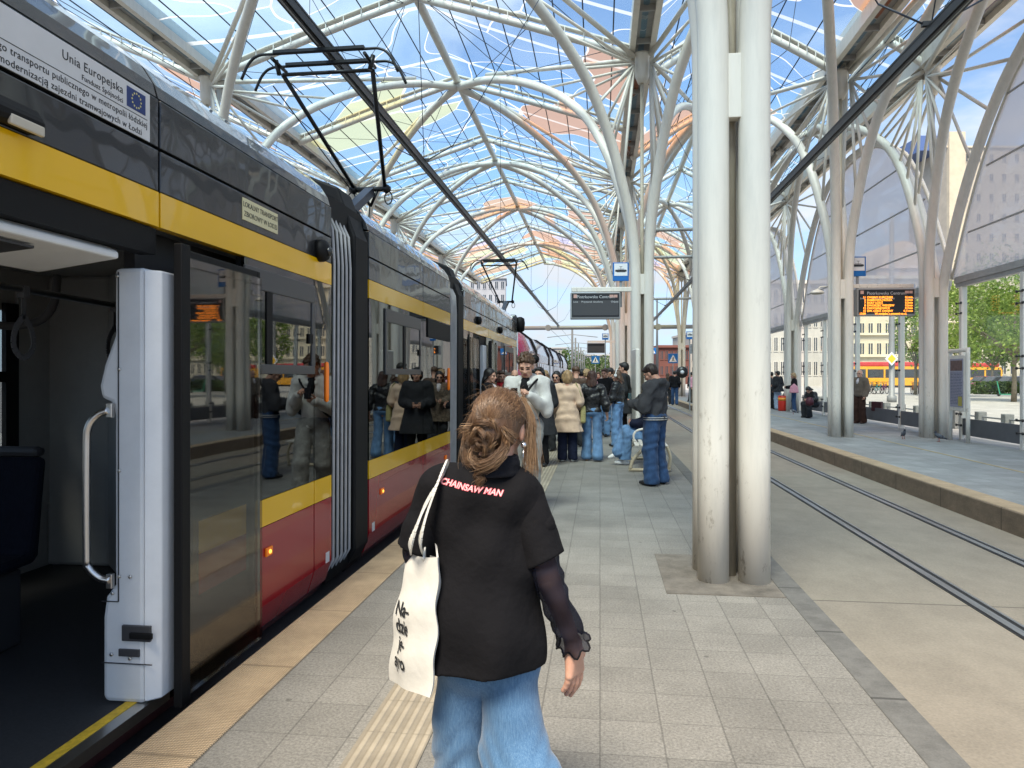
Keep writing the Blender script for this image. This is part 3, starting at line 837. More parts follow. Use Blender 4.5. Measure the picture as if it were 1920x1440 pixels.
# body shells: far wall, ceiling, floor, bulkheads
def shell(y0, y1, lit):
    tb('floor', MB().box(-4.5, XT-0.06, y0, y1, -0.06, -0.004), m_floor_in)
    tb('ceiling', MB().box(-4.5, XT-0.3, y0, y1, 2.36, 2.42).box(-4.6, -2.35, y0, y1, 3.06, 3.12), m_grey_in)
    tb('roof_top', MB().box(-4.3, -2.58, y0, y1, 3.13, 3.22), m_tdark)
    w = MB().box(-4.56, -4.50, y0, y1, -0.2, 0.85).box(-4.56, -4.50, y0, y1, 2.05, 3.0)
    y = y0
    while y < y1:
        w.box(-4.56, -4.50, y, min(y+0.32, y1), 0.85, 2.05); y += 1.75
    tb('far_wall', w, m_grey_in)
    tb('far_window', MB().box(-4.54, -4.525, y0, y1, 0.85, 2.05), glass('tram_far_glass', (0.75, 0.77, 0.77), 0.02, 0.4) if 'tram_far_glass' not in MATS else MATS['tram_far_glass'])
    tb('underframe', MB().box(-4.4, -2.62, y0+0.1, y1-0.1, -0.27, -0.08), m_tdark)
shell(-3.0, 5.42, 1); shell(6.33, 9.92, 0); shell(10.9, 18.0, 0)
# wall behind the door pocket and the bulkhead at the articulation
tb('articulation_wall', MB().prism([(-4.5, 5.34), (-3.95, 5.34), (-3.6, 5.0), (-3.15, 4.6), (-3.02, 4.72), (-3.02, 5.40), (-4.5, 5.40)], 'z', 0.0, 2.36), m_grey_in, bevel=0.03)
tb('door_pocket_liner', MB().box(XT-0.30, XT-0.24, 3.36, 5.3, 0.0, 2.3), m_dark_in)
tb('far_wall_end', MB().box(-4.498, -4.47, 5.02, 5.40, 0.5, 2.2), m_grey_in)
tb('far_window_frame', MB().box(-4.498, -4.46, 4.90, 5.02, 0.8, 2.1).box(-4.498, -4.46, 4.32, 4.90, 1.50, 1.58).box(-4.498, -4.46, 4.32, 4.90, 0.8, 0.9), m_rub)
# ---- open doorway
tb('door_header', MB().box(XT-0.10, XT-0.02, 1.2, 3.20, 2.13, 2.255), m_rub)
tb('door_motor_cover', MB().prism([(XT-0.05, 2.105), (XT-0.05, 2.075), (-2.55, 2.02), (-2.62, 2.30), (-2.55, 2.32)], 'y', 1.2, 2.98), m_white_in, bevel=0.01)
tb('door_lamp_slot', MB().prism([(-2.2, 2.058), (-2.42, 2.034), (-2.42, 2.026), (-2.2, 2.048)], 'y', 1.2, 2.55), m_dark_in)
tb('door_sill', MB().box(XT-0.13, XT-0.075, 1.2, 3.30, -0.03, 0.004), m_tyel)
tb('sill_edge', MB().box(XT-0.075, XT-0.01, 1.2, 3.30, -0.05, 0.002), m_inox)
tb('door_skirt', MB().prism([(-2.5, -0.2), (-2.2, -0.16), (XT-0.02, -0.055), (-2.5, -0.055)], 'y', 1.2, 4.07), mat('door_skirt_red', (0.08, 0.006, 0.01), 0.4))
# white pillar: a shaped upright with a bulge at the handrail
prof = [(-2.13, 0.0), (-2.335, 0.0), (-2.345, 0.03), (-2.345, 0.40), (-2.33, 0.50), (-2.285, 0.56), (-2.285, 1.36), (-2.30, 1.42), (-2.355, 1.44), (-2.365, 1.50), (-2.34, 1.60), (-2.285, 1.74), (-2.285, 2.06), (-2.13, 2.06)]
pl = tb('door_pillar', MB().prism(prof, 'y', 3.13, 3.42), m_white_in, bevel=0.022)
tb('pillar_side_cover', MB().prism([(-2.13, 3.128), (-2.075, 3.18), (-2.075, 3.42), (-2.13, 3.42)], 'z', 0.01, 2.05), m_white_in, bevel=0.008)
tb('pillar_latch', MB().box(-2.235, -2.09, 3.112, 3.128, 0.30, 0.375), m_frame, bevel=0.004)
tb('pillar_latch_tongue', MB().box(-2.19, -2.075, 3.10, 3.116, 0.315, 0.345), m_rub, bevel=0.006)
tb('pillar_plate', MB().box(-2.255, -2.15, 3.118, 3.128, 0.225, 0.26), m_frame, bevel=0.002)
for x, z in ((-2.265, 2.02), (-2.255, 1.58), (-2.255, 1.10), (-2.255, 0.60), (-2.29, 0.52), (-2.295, 0.23), (-2.20, 0.215), (-2.20, 0.60)):
    tb('pillar_screw', MB().lathe([(0.008, 0), (0.008, 0.006), (0.003, 0.008)], (x, 3.121, z), 8, axis='y'), m_inox)
tb('pillar_joint', MB().box(-2.262, -2.258, 3.124, 3.129, 0.48, 2.04).box(-2.262, -2.345, 3.124, 3.129, 0.478, 0.482).box(-2.345, -2.09, 3.124, 3.129, 0.187, 0.191), m_dark_in)
hr = spline([(-2.30, 3.11, 1.385), (-2.345, 3.10, 1.365), (-2.385, 3.09, 1.31), (-2.395, 3.09, 1.2), (-2.395, 3.09, 0.72), (-2.385, 3.09, 0.65), (-2.34, 3.10, 0.60), (-2.29, 3.11, 0.585)], 5)
tb('door_handrail', MB().tube(hr, 0.017, 10), m_inox, recalc=False)
for z in (1.35, 0.545): tb('handrail_foot', MB().box(-2.31, -2.28, 3.105, 3.13, z, z+.07), m_inox, bevel=0.004)
tb('emergency_box', MB().box(-2.34, -2.29, 3.22, 3.30, 1.76, 1.98), m_redbox, bevel=0.005)
tb('green_sign', MB().box(-2.42, -2.40, 3.5, 3.6, 1.16, 1.30), m_green)
# the plug-door leaf, slid open and standing proud of the body
leaf = tb('door_leaf', MB().box(-2.02, -2.005, 3.30, 4.06, -0.02, 2.13), m_leafglass)
tb('leaf_frame', MB().box(-2.045, -2.0, 3.225, 3.30, -0.055, 2.19).box(-2.045, -2.021, 4.03, 4.07, -0.03, 2.17).box(-2.045, -2.021, 3.30, 4.03, 2.09, 2.17).box(-2.045, -2.021, 3.30, 4.03, -0.03, 0.06), m_rub, bevel=0.006)
tb('leaf_backing', MB().box(-2.058, -2.048, 3.29, 3.45, 0.0, 2.15).box(-2.058, -2.048, 3.95, 4.05, 0.0, 2.15).box(-2.058, -2.048, 3.45, 3.95, 0.0, 0.42).box(-2.058, -2.048, 3.45, 3.95, 0.80, 2.15), m_dark_in)
tb('leaf_yellow', MB().box(-2.058, -2.049, 3.45, 3.95, 0.63, 0.80), m_yellow)
tb('leaf_red', MB().box(-2.058, -2.049, 3.45, 3.95, 0.42, 0.63), m_red)
# hand straps, rails and seat inside
rl = spline([(-2.95, 0.5, 2.02), (-2.95, 2.2, 2.02), (-2.95, 3.0, 2.0), (-2.95, 4.4, 1.97)], 4)
tb('ceiling_rail', MB().tube(rl, 0.018, 8), m_inox, recalc=False)
tb('ceiling_rail', MB().tube(spline([(-3.7, 0.5, 1.86), (-3.7, 3.6, 1.86), (-3.6, 4.1, 1.87), (-3.5, 4.2, 1.98), (-3.5, 4.25, 2.2)], 4), 0.025, 8), m_strap, recalc=False)
for x, y, zt, sz in ((-2.95, 2.68, 2.0, 0.36), (-2.95, 3.35, 1.98, 0.34), (-3.7, 3.05, 1.86, 0.30), (-2.95, 4.05, 1.97, 0.34), (-3.7, 2.2, 1.86, 0.3)):
    lp = [(x, y, zt)] + spline([(x, y, zt-0.12), (x, y-0.055, zt-0.2), (x, y-0.06, zt-sz+0.05), (x, y, zt-sz), (x, y+0.06, zt-sz+0.05), (x, y+0.055, zt-0.2), (x, y, zt-0.12)], 3)
    s = MB()
    for p, q in zip(lp, lp[1:]): s.beam(p, q, 0.03, 0.006, up=(1, 0, 0))
    s.box(x-0.02, x+0.02, y-0.02, y+0.02, zt-0.03, zt+0.03)
    tb('hand_strap', s, m_strap)
def bus_seat(x, y):
    s = MB().prism([(y, 0.44), (y+0.42, 0.46), (y+0.46, 0.50), (y+0.52, 1.06), (y+0.47, 1.08), (y+0.38, 0.52), (y, 0.50)], 'x', x-0.42, x)
    tb('seat', s, m_seat, bevel=0.03)
    tb('seat_top', MB().box(x-0.41, x-0.01, y+0.45, y+0.53, 1.07, 1.13), m_dark_in, bevel=0.03)
    tb('seat_base', MB().box(x-0.36, x-0.06, y+0.05, y+0.4, 0.0, 0.44), m_dark_in, bevel=0.02)
bus_seat(-3.25, 3.35); bus_seat(-3.72, 3.35); bus_seat(-3.72, 2.0)
for y in (7.0, 8.2, 12.9, 14.2, 16.0): bus_seat(-2.45, y); bus_seat(-3.9, y)
# articulations
def bellows(y0, y1, n):
    for k in range(n):
        y = y0 + (k+0.5)*(0.46/n)
        w = 0.46/n*0.46
        path = [(-2.4, -0.18), (XT-0.12, -0.10), (XT-0.015, 0.08), (XT-0.005, 2.45), (XT-0.02, 2.72), (XT-0.12, 2.93), (-2.45, 3.10)]
        tb('bellows_fold', MB().tube([(x, y, z) for x, z in path], 0.0125, 8), m_bellow, recalc=False)
        tb('bellows_valley', MB().tube([(x-.018, y+0.23/n, z) for x, z in path], 0.012, 6), m_rub, recalc=False)  # dark tube between pale folds: shade of the gap put into the colour
    tb('bellows_inner', MB().box(-4.5, XT-0.06, y0, y1, -0.1, 3.0), m_rub)
    tb('articulation_collar', MB().prism([(-4.4, -0.2), (-2.2, -0.15), (XT+0.01, 0.05), (XT+0.01, 2.75), (-2.25, 3.18), (-2.5, 3.28), (-4.4, 3.28)], 'y', y0+0.50, y1-0.02), m_rub, bevel=0.02)
bellows(5.44, 6.31, 5)
bellows(9.94, 10.88, 5)
# lamps, camera, plates
def marker(y, z, on): tb('marker_lamp', MB().box(XT, XT+0.014, y-0.045, y+0.045, z-0.028, z+0.028), m_amber, bevel=0.006); on and tb('marker_bulb', MB().lathe([(0.014, XT+0.014), (0.012, XT+0.02), (0.004, XT+0.023)], (0, y, z), 10, axis='x'), m_amber_on)
marker(4.33, 0.43, True); marker(6.72, 0.43, True); marker(9.6, 0.43, False); marker(11.3, 0.43, False); marker(13.6, 0.43, False)
for y in (5.31, 9.80): tb('side_indicator', MB().lathe([(0.006, -0.155), (0.016, -0.145), (0.018, -0.1), (0.018, 0.1), (0.016, 0.145), (0.006, 0.155)], (XT+0.003, y, 1.50), 10), m_amber, recalc=False)
cam_b = tb('side_camera', MB().lathe([(0.085, XT), (0.085, XT+0.03), (0.07, XT+0.06), (0.03, XT+0.075)], (0, 5.17, 2.49), 16, axis='x'), m_rub)
tb('camera_lens', MB().lathe([(0.035, XT+0.05), (0.035, XT+0.085), (0.02, XT+0.098)], (0, 5.18, 2.485), 12, axis='x'), m_gloss, parent=None)
for y in (12.2, 14.9): tb('side_camera', MB().lathe([(0.075, XT), (0.07, XT+0.05), (0.03, XT+0.07)], (0, y, 2.5), 10, axis='x'), m_rub)
for y in (5.33, 6.46): tb('car_plate', MB().box(XT, XT+0.003, y-0.035, y+0.035, 0.10, 0.18), m_sticker)
lamp = tb('entry_lamp', MB().prism([(XT, 2.435), (XT+0.055, 2.44), (XT+0.065, 2.48), (XT+0.035, 2.525), (XT, 2.54)], 'y', 2.14, 2.43), m_rub, bevel=0.02)
tb('entry_lamp_glass', MB().box(XT+0.045, XT+0.063, 2.26, 2.415, 2.43, 2.468), m_lamp, bevel=0.006)
# the funding panel, black plate lettering
pan = tb('funding_panel', MB().box(XT, XT+0.004, -1.2, 3.12, 2.645, 2.865), m_sticker)
for body, size, y, z, al in (('Unia Europejska', 0.052, 2.93, 2.812, 'RIGHT'), ('Fundusz Spójności', 0.032, 2.93, 2.765, 'RIGHT'),
                             ('Rozwój niskoemisyjnego transportu publicznego w metropolii łódzkiej', 0.040, 3.10, 2.712, 'RIGHT'),
                             ('zakup taborów niskopodłogowych tramwajowych i modernizacją zajezdni tramwajowych w Łodzi', 0.040, 3.06, 2.668, 'RIGHT'),
                             ('Rzeczpospolita', 0.052, 2.20, 2.81, 'RIGHT')):
    ttext('lettering', body, size, y, z, m_ink, pan, XT+0.005, al, extrude=0.0005, space=1.06)
ln = tb('panel_rule', MB().box(XT+0.004, XT+0.0052, -1.2, 3.10, 2.738, 2.741), m_ink)
fl = tb('flag', MB().box(XT+0.004, XT+0.006, 2.955, 3.085, 2.755, 2.845), m_eublue)
st = MB()
for k in range(12):
    a = 2*math.pi*k/12
    c = (3.02+0.032*math.cos(a), 2.80+0.032*math.sin(a))
    pts = []
    for j in range(10):
        r = 0.007 if j % 2 == 0 else 0.003
        t = math.pi/2 + j*math.pi/5
        pts.append((XT+0.0068, c[0]+r*math.cos(t), c[1]+r*math.sin(t)))
    st.add(pts, [tuple(range(10))])
tb('flag_stars', st, m_star)
pl2 = tb('company_plate', MB().box(XT, XT+0.005, 4.0, 4.46, 2.475, 2.605), m_brass)
ttext('lettering', 'LOKALNY TRANSPORT', 0.044, 4.23, 2.567, m_ink, pl2, XT+0.006, extrude=0.0005)
ttext('lettering', 'ZBIOROWY W ŁODZI', 0.044, 4.23, 2.512, m_ink, pl2, XT+0.006, extrude=0.0005)
# open door of the third car
tb('door_pillar', MB().box(-2.30, -2.08, 12.75, 13.05, 0.0, 2.1), m_white_in, bevel=0.02)
tb('door_leaf', MB().box(-2.02, -2.0, 11.0, 11.75, 0.0, 2.15), m_leafglass)
tb('leaf_frame', MB().box(-2.045, -1.995, 11.75, 11.82, -0.03, 2.19).box(-2.045, -2.021, 10.95, 11.0, -0.03, 2.19), m_rub)
tb('door_leaf', MB().box(-2.02, -2.0, 13.15, 13.85, 0.0, 2.15), m_leafglass)
tb('leaf_frame', MB().box(-2.045, -1.995, 13.06, 13.14, -0.03, 2.19).box(-2.045, -2.021, 13.86, 13.92, -0.03, 2.19), m_rub)
tb('door_header', MB().box(XT-0.16, XT-0.02, 11.75, 13.1, 2.1, 2.255), m_rub)
# driver's end with its mirror, far away beside the crowd
tb('cab_end', MB().prism([(-4.4, 18.0), (XT, 18.0), (XT-0.02, 18.5), (-2.35, 19.05), (-2.9, 19.35), (-4.1, 19.35), (-4.4, 18.6)], 'z', -0.1, 3.1), m_gloss, bevel=0.05)
tb('mirror_pod', MB().lathe([(0.04, 2.66), (0.11, 2.70), (0.13, 2.9), (0.11, 3.02), (0.04, 3.06)], (-2.05, 18.35, 0), 12), m_rub)
tb('mirror_arm', MB().tube([(-2.15, 18.4, 2.95), (-1.98, 18.35, 2.95)], 0.03, 8), m_rub, recalc=False)

# ---- pantographs
m_panto = mat('pantograph_black', (0.014, 0.015, 0.016), 0.4, 0.4)
m_panto_b = mat('pantograph_lower_arm', (0.075, 0.085, 0.11), 0.45, 0.5)
def pantograph(cx, hy, hz, ky, kz, fy, fz_, parent, inv):
    root = bpy.data.objects.new('pantograph', None); COL.objects.link(root); root.parent = parent
    if inv is not None: root.matrix_parent_inverse = inv
    def P(name, b, m): return b.build(name, m, root, recalc=False)
    for s in (-1, 1):
        P('upper_arm', MB().tube([(cx+s*0.22, ky, kz), (cx+s*0.56, hy+0.1, hz-0.13)], 0.028, 8), m_panto)
    P('stay_rod', MB().tube([(cx-0.24, ky, kz-0.05), (cx-0.66, hy+0.05, hz-0.28)], 0.008, 6), m_panto)
    P('knee_bar', MB().tube([(cx-0.30, ky, kz), (cx+0.30, ky, kz)], 0.035, 8), m_panto)
    k = MB()
    for s in (-1, 1):
        k.lathe([(0.05, -0.04), (0.07, 0), (0.05, 0.04)], (cx+s*0.24, ky, kz), 10, axis='x')
        ring = [(cx+s*0.27 + 0.055*math.cos(a), ky, kz-0.13+0.09*math.sin(a)) for a in [2*math.pi*j/14 for j in range(14)]]
        k.tube(ring, 0.010, 6, closed=True)
    k.tube([(cx-0.12, ky, kz), (cx, ky+0.02, kz-0.24)], 0.022, 6); k.tube([(cx+0.12, ky, kz), (cx, ky+0.02, kz-0.24)], 0.022, 6)
    k.tube([(cx, ky, kz-0.22), (cx-0.1, ky+0.2, kz-0.55)], 0.010, 6)
    P('knee_joint', k, m_panto)
    P('lower_arm', MB().beam((cx, ky, kz-0.03), (cx-0.05, fy, fz_), 0.13, 0.11), m_panto_b)
    P('base_frame', MB().box(cx-0.5, cx+0.5, fy-0.6, fy-0.5, fz_-0.1, fz_+0.02).box(cx-0.5, cx+0.5, fy+0.2, fy+0.3, fz_-0.1, fz_+0.02), m_panto)
    for dy_ in (-0.17, 0.17):
        c = spline([(cx-0.95, hy+dy_, hz-0.28), (cx-0.86, hy+dy_, hz-0.10), (cx-0.74, hy+dy_, hz-0.01), (cx-0.5, hy+dy_, hz), (cx+0.5, hy+dy_, hz), (cx+0.74, hy+dy_, hz-0.01), (cx+0.86, hy+dy_, hz-0.10), (cx+0.95, hy+dy_, hz-0.28)], 4)
        P('collector_strip', MB().tube(c, 0.017, 6), m_panto)
        P('carbon_bar', MB().box(cx-0.55, cx+0.55, hy+dy_-0.03, hy+dy_+0.03, hz, hz+0.035), m_panto)
    h = MB()
    for s in (-1, 1):
        h.tube([(cx+s*0.56, hy-0.2, hz-0.06), (cx+s*0.56, hy+0.2, hz-0.06)], 0.022, 6)
        h.tube([(cx+s*0.56, hy, hz-0.17), (cx+s*0.60, hy, hz)], 0.03, 6)
    h.tube([(cx-0.56, hy+0.1, hz-0.13), (cx+0.56, hy+0.1, hz-0.13)], 0.024, 8)
    P('head_frame', h, m_panto)
    return root
INV = Matrix.Translation((-XT, -5, 0.30))
pantograph(-3.25, 8.15, 5.32, 9.85, 4.20, 8.35, 3.28, tram, INV)

# ------------------------------------------------------------------ second tram further along
m_pink = gloss('tram_crimson_nose', (0.42, 0.018, 0.075), wav=0.05)
m_lilac = mat('tram_silver_lilac', (0.34, 0.22, 0.30), 0.25, 0.4, var=0.15, vscale=2, coat=0.6)
m_dwin = gloss('tram_dark_windows', (0.03, 0.028, 0.03), wav=0.08)
t2 = empty('tram', (-2.1, 20.3, -0.3), 0, 'crimson-nosed silver tram with a rounded roof queueing behind the near tram', 'tram'); t2['kind'] = 'thing'
I2 = Matrix.Translation((2.1, -20.3, 0.3))
def t2b(name, b, m, **k):
    o = b.build(name, m, None, **k); o.parent = t2; o.matrix_parent_inverse = I2; return o
PRO = [(-4.5, 0.0), (-4.5, 2.4), (-4.35, 2.75), (-4.0, 3.0), (-3.3, 3.1), (-2.62, 3.0), (-2.28, 2.75), (-2.1, 2.35), (-2.08, 0.0)]
UP = [(-4.36, 2.35), (-4.3, 2.72), (-3.98, 2.97), (-3.3, 3.08), (-2.64, 2.97), (-2.30, 2.72), (-2.12, 2.30), (-2.12, 1.95), (-4.4, 1.95)]
y = 21.6; k = 0
while y < 47:
    y2 = y + (2.5 if k % 2 == 0 else 6.0); k += 1
    t2b('upper_body', MB().prism(UP, 'y', y, y2-0.5), m_lilac, bevel=0.06)
    t2b('window_band', MB().box(-4.45, -2.09, y, y2-0.5, 0.75, 1.96), m_dwin)
    t2b('lower_body', MB().box(-4.46, -2.085, y, y2-0.5, -0.1, 0.75), m_red)
    p = MB()
    yy = y + 0.4
    while yy < y2-0.6: p.box(-2.10, -2.082, yy, yy+0.14, 0.75, 1.96); yy += 1.1
    t2b('window_post', p, m_lilac)
    t2b('bellows', MB().prism([(x*0.995-0.01, z+0.03) for x, z in PRO], 'y', y2-0.5, y2), m_rub)
    y = y2
nose = []
b = MB()
secs = [(20.25, 0.62, 0.74), (20.45, 0.80, 0.88), (20.8, 0.93, 0.96), (21.2, 0.99, 0.995), (21.6, 1.0, 1.0)]
for (yy, sx, sz) in secs:
    nose.append([((x+3.3)*sx-3.3, yy, 0.2 + (z-0.2)*sz if z > 0.2 else z) for x, z in PRO])
n_ = len(PRO)
b.add([p for r in nose for p in r], [(i*n_+j, i*n_+j+1, (i+1)*n_+j+1, (i+1)*n_+j) for i in range(len(secs)-1) for j in range(n_-1)] + [tuple(range(n_))], 0, True)
t2b('nose', b, m_pink)
t2b('windscreen', MB().prism([(-4.0, 20.20), (-2.6, 20.20), (-2.45, 20.3), (-4.15, 20.3)], 'z', 0.9, 2.1), m_dwin)
s = MB()
for k in range(7):
    yy = 20.5 + k*0.16
    s.tube([((x+3.3)*(0.86+k*0.022)*1.004-3.3, yy, 0.2+(z-0.2)*(0.90+k*0.016)*1.003) for x, z in PRO[4:8]], 0.012, 4)
t2b('nose_stripe', s, m_lilac, recalc=False)
t2b('mirror', MB().lathe([(0.02, 0), (0.14, 0.04), (0.14, 0.10), (0.02, 0.14)], (-1.98, 21.7, 2.05), 12, axis='y'), m_rub)
pantograph(-3.3, 23.3, 5.32, 25.0, 4.15, 23.6, 3.2, t2, I2)
# ------------------------------------------------------------------ figures: smooth solids meshed from distance fields
def snets(D, org, h):
    ins = D < 0
    nx, ny, nz = D.shape
    offs = [(a, b, c) for a in (0, 1) for b in (0, 1) for c in (0, 1)]
    cnt = np.zeros((nx-1, ny-1, nz-1), np.int8)
    for a, b, c in offs: cnt += ins[a:nx-1+a, b:ny-1+b, c:nz-1+c]
    mask = (cnt > 0) & (cnt < 8)
    ijk = np.argwhere(mask)
    if len(ijk) == 0: return [], []
    idx = -np.ones(mask.shape, np.int64); idx[mask] = np.arange(len(ijk))
    pos = np.zeros((len(ijk), 3)); num = np.zeros(len(ijk))
    for o in offs:
        for ax in range(3):
            if o[ax] == 1: continue
            q = list(o); q[ax] = 1
            da = D[ijk[:, 0]+o[0], ijk[:, 1]+o[1], ijk[:, 2]+o[2]]
            db = D[ijk[:, 0]+q[0], ijk[:, 1]+q[1], ijk[:, 2]+q[2]]
            cr = (da < 0) != (db < 0)
            t = np.where(cr, da/np.where(cr, da-db, 1), 0)
            p = np.tile(np.array(o, float), (len(ijk), 1)); p[:, ax] = t
            pos += p*cr[:, None]; num += cr
    V = (ijk + pos/num[:, None])*h + np.array(org)
    F = []
    for ax in range(3):
        u, w = (ax+1) % 3, (ax+2) % 3
        a = ins[tuple(slice(0, -1) if k == ax else slice(None) for k in range(3))]
        b = ins[tuple(slice(1, None) if k == ax else slice(None) for k in range(3))]
        ch = np.argwhere(a != b)
        ok = np.ones(len(ch), bool)
        for k in (u, w): ok &= (ch[:, k] >= 1) & (ch[:, k] < mask.shape[k])
        ch = ch[ok]
        sgn = a[ch[:, 0], ch[:, 1], ch[:, 2]]
        def cell(du, dw):
            q = ch.copy(); q[:, u] -= du; q[:, w] -= dw
            return idx[q[:, 0], q[:, 1], q[:, 2]]
        quad = np.stack([cell(1, 1), cell(0, 1), cell(0, 0), cell(1, 0)], 1)
        quad[~sgn] = quad[~sgn][:, ::-1]
        F.append(quad[(quad >= 0).all(1)])
    return V, np.concatenate(F)
def A3(p): return np.array(p, float)
def cone(a, b, ra, rb=None): return ('c', A3(a), A3(b), ra, ra if rb is None else rb)
def ell(c, r, R=None): return ('e', A3(c), A3(r), None if R is None else np.array(R, float))
def bounds(pr):
    if pr[0] == 'c':
        r = max(pr[3], pr[4]); return np.minimum(pr[1], pr[2])-r, np.maximum(pr[1], pr[2])+r
    m = pr[2] if pr[3] is None else np.full(3, pr[2].max())
    return pr[1]-m, pr[1]+m
def prim_d(pr, P):
    if pr[0] == 'c':
        ba = pr[2]-pr[1]; L = max(ba @ ba, 1e-9)
        t = np.clip(((P-pr[1]) @ ba)/L, 0, 1)
        q = P - pr[1] - t[..., None]*ba
        return np.sqrt((q*q).sum(-1)) - (pr[3] + (pr[4]-pr[3])*t)
    q = P - pr[1]
    if pr[3] is not None: q = q @ pr[3]
    k0 = np.sqrt(((q/pr[2])**2).sum(-1)); k1 = np.sqrt(((q/pr[2]**2)**2).sum(-1))
    return k0*(k0-1)/np.maximum(k1, 1e-6)
def sdf_mesh(groups, h, cuts=(), subs=(), wrinkle=None, shell=0):
    """groups: [(k, [prims])]: smooth union (radius k) inside a group, plain union between groups.
    cuts: (point, normal) half-spaces removed on the normal's side; subs: prims carved out (k .01)"""
    allp = [p for _, g in groups for p in g]
    lo = np.min([bounds(p)[0] for p in allp], 0) - 3*h - 0.012; hi = np.max([bounds(p)[1] for p in allp], 0) + 3*h + 0.012
    n = np.ceil((hi-lo)/h).astype(int)+1
    ax = [lo[k]+h*np.arange(n[k]) for k in range(3)]
    D = np.full(tuple(n), 1.0)
    for k, g in groups:
        G = np.full(tuple(n), 1.0)
        for pr in g:
            a, b = bounds(pr)
            mg = k + 2.5*h + 0.01
            i0 = np.maximum(np.floor((a-mg-lo)/h).astype(int), 0); i1 = np.minimum(np.ceil((b+mg-lo)/h).astype(int)+1, n)
            sl = tuple(slice(i0[q], i1[q]) for q in range(3))
            P = np.stack(np.meshgrid(*[ax[q][sl[q]] for q in range(3)], indexing='ij'), -1)
            d = prim_d(pr, P)
            o = G[sl]
            if k > 0:
                hh = np.maximum(k-np.abs(o-d), 0)/k
                G[sl] = np.minimum(o, d) - hh*hh*k*0.25
            else: G[sl] = np.minimum(o, d)
        D = np.minimum(D, G)
    P = None
    if wrinkle or cuts or subs:
        P = np.stack(np.meshgrid(*ax, indexing='ij'), -1)
    if wrinkle: D = D + wrinkle(P)
    for pr in subs:
        d = -prim_d(pr, P); k = 0.008
        hh = np.maximum(k-np.abs(D-d), 0)/k
        D = np.maximum(D, d) + hh*hh*k*0.25
    for c in cuts:
        D = np.maximum(D, (P-A3(c[0])) @ (A3(c[1])/np.linalg.norm(c[1])))
    return snets(D, lo, h)
def folds(amp, freq, seed, stretch=(1, 1, 1), n=7):
    rs = np.random.RandomState(seed)
    K = rs.normal(size=(n, 3)); K /= np.linalg.norm(K, axis=1)[:, None]
    K *= freq*rs.uniform(0.5, 1.6, n)[:, None]*np.array(stretch); ph = rs.uniform(0, 6.28, n); am = rs.uniform(0.4, 1, n)*amp/n*2
    def f(P):
        w = 0
        for i in range(n):
            s = np.sin(P @ K[i] + ph[i] + 1.3*np.sin(P @ K[(i+3) % n]*0.6))
            w = w + am[i]*s
        return w
    return f
def rotm(rx=0, ry=0, rz=0): return np.array((Matrix.Rotation(R_(rz), 3, 'Z') @ Matrix.Rotation(R_(rx), 3, 'X') @ Matrix.Rotation(R_(ry), 3, 'Y')))
def mesh_from(name, parts, mats, parent=None, smooth=True):
    """parts: list of (V, F, material index or per-face array)"""
    vs_, fs_, mi = [], [], []
    o = 0
    for V, F, m in parts:
        if len(V) == 0: continue
        vs_.append(np.asarray(V)); fs_.append(np.asarray(F)+o); o += len(V)
        mi.append(np.full(len(F), m) if np.isscalar(m) else np.asarray(m))
    V = np.concatenate(vs_); F = np.concatenate(fs_); mi = np.concatenate(mi)
    me = bpy.data.meshes.new(name)
    me.from_pydata(V.tolist(), [], F.tolist())
    for m in (mats if isinstance(mats, (list, tuple)) else [mats]): me.materials.append(m)
    me.polygons.foreach_set('material_index', mi.astype(np.int32))
    me.polygons.foreach_set('use_smooth', np.full(len(F), smooth))
    me.update()
    ob = bpy.data.objects.new(name, me); COL.objects.link(ob)
    if parent is not None: ob.parent = parent
    return ob

# ---- skin, hair and cloth
def skin(name, col):
    m = mat(name, col, 0.5, 0, 0.4, var=0.10, vscale=18, bump=0.05, bscale=160, bdist=0.002)
    b = m.node_tree.nodes['Principled BSDF']
    b.inputs['Subsurface Weight'].default_value = 0.12; b.inputs['Subsurface Radius'].default_value = (0.02, 0.008, 0.004); b.inputs['Subsurface Scale'].default_value = 0.4
    return m
m_skin = skin('skin', (0.58, 0.32, 0.22)); m_skin2 = skin('skin_warm', (0.50, 0.26, 0.175))
m_lip = mat('lips', (0.36, 0.12, 0.10), 0.45); m_brow = mat('eyebrow_hair', (0.05, 0.03, 0.02), 0.8); m_eye = mat('eye', (0.05, 0.035, 0.03), 0.25)
def hairm(name, col): return mat(name, col, 0.5, 0, 0.5, var=0.45, vscale=26, bump=0.9, bscale=45, stretch=(1, 1, 0.25), bdist=0.012)
H_BROWN = hairm('brown_hair', (0.075, 0.038, 0.018)); H_DARK = hairm('black_hair', (0.010, 0.008, 0.007)); H_BLOND = hairm('fair_hair', (0.33, 0.21, 0.10))
H_AUB = hairm('chestnut_hair', (0.045, 0.018, 0.010)); H_GREY = hairm('grey_hair', (0.35, 0.33, 0.31))
m_blackcloth = cloth('black_jersey', (0.012, 0.0115, 0.013), bump=0.35); m_denim = cloth('blue_denim', (0.115, 0.215, 0.37), var=0.35, vscale=9, bump=0.6, bscale=26, stretch=(1, 1, .5))
m_denim_d = cloth('dark_denim', (0.030, 0.065, 0.14), var=0.4, vscale=9, bump=0.7, bscale=24, stretch=(1, 1, .5)); m_denim_p = cloth('pale_denim', (0.33, 0.41, 0.52), var=0.2)
m_hood = cloth('white_sweatshirt', (0.54, 0.52, 0.48), var=0.06, bump=0.5, bscale=16); m_greycl = cloth('grey_fleece', (0.055, 0.056, 0.06), var=0.12, bump=0.4)
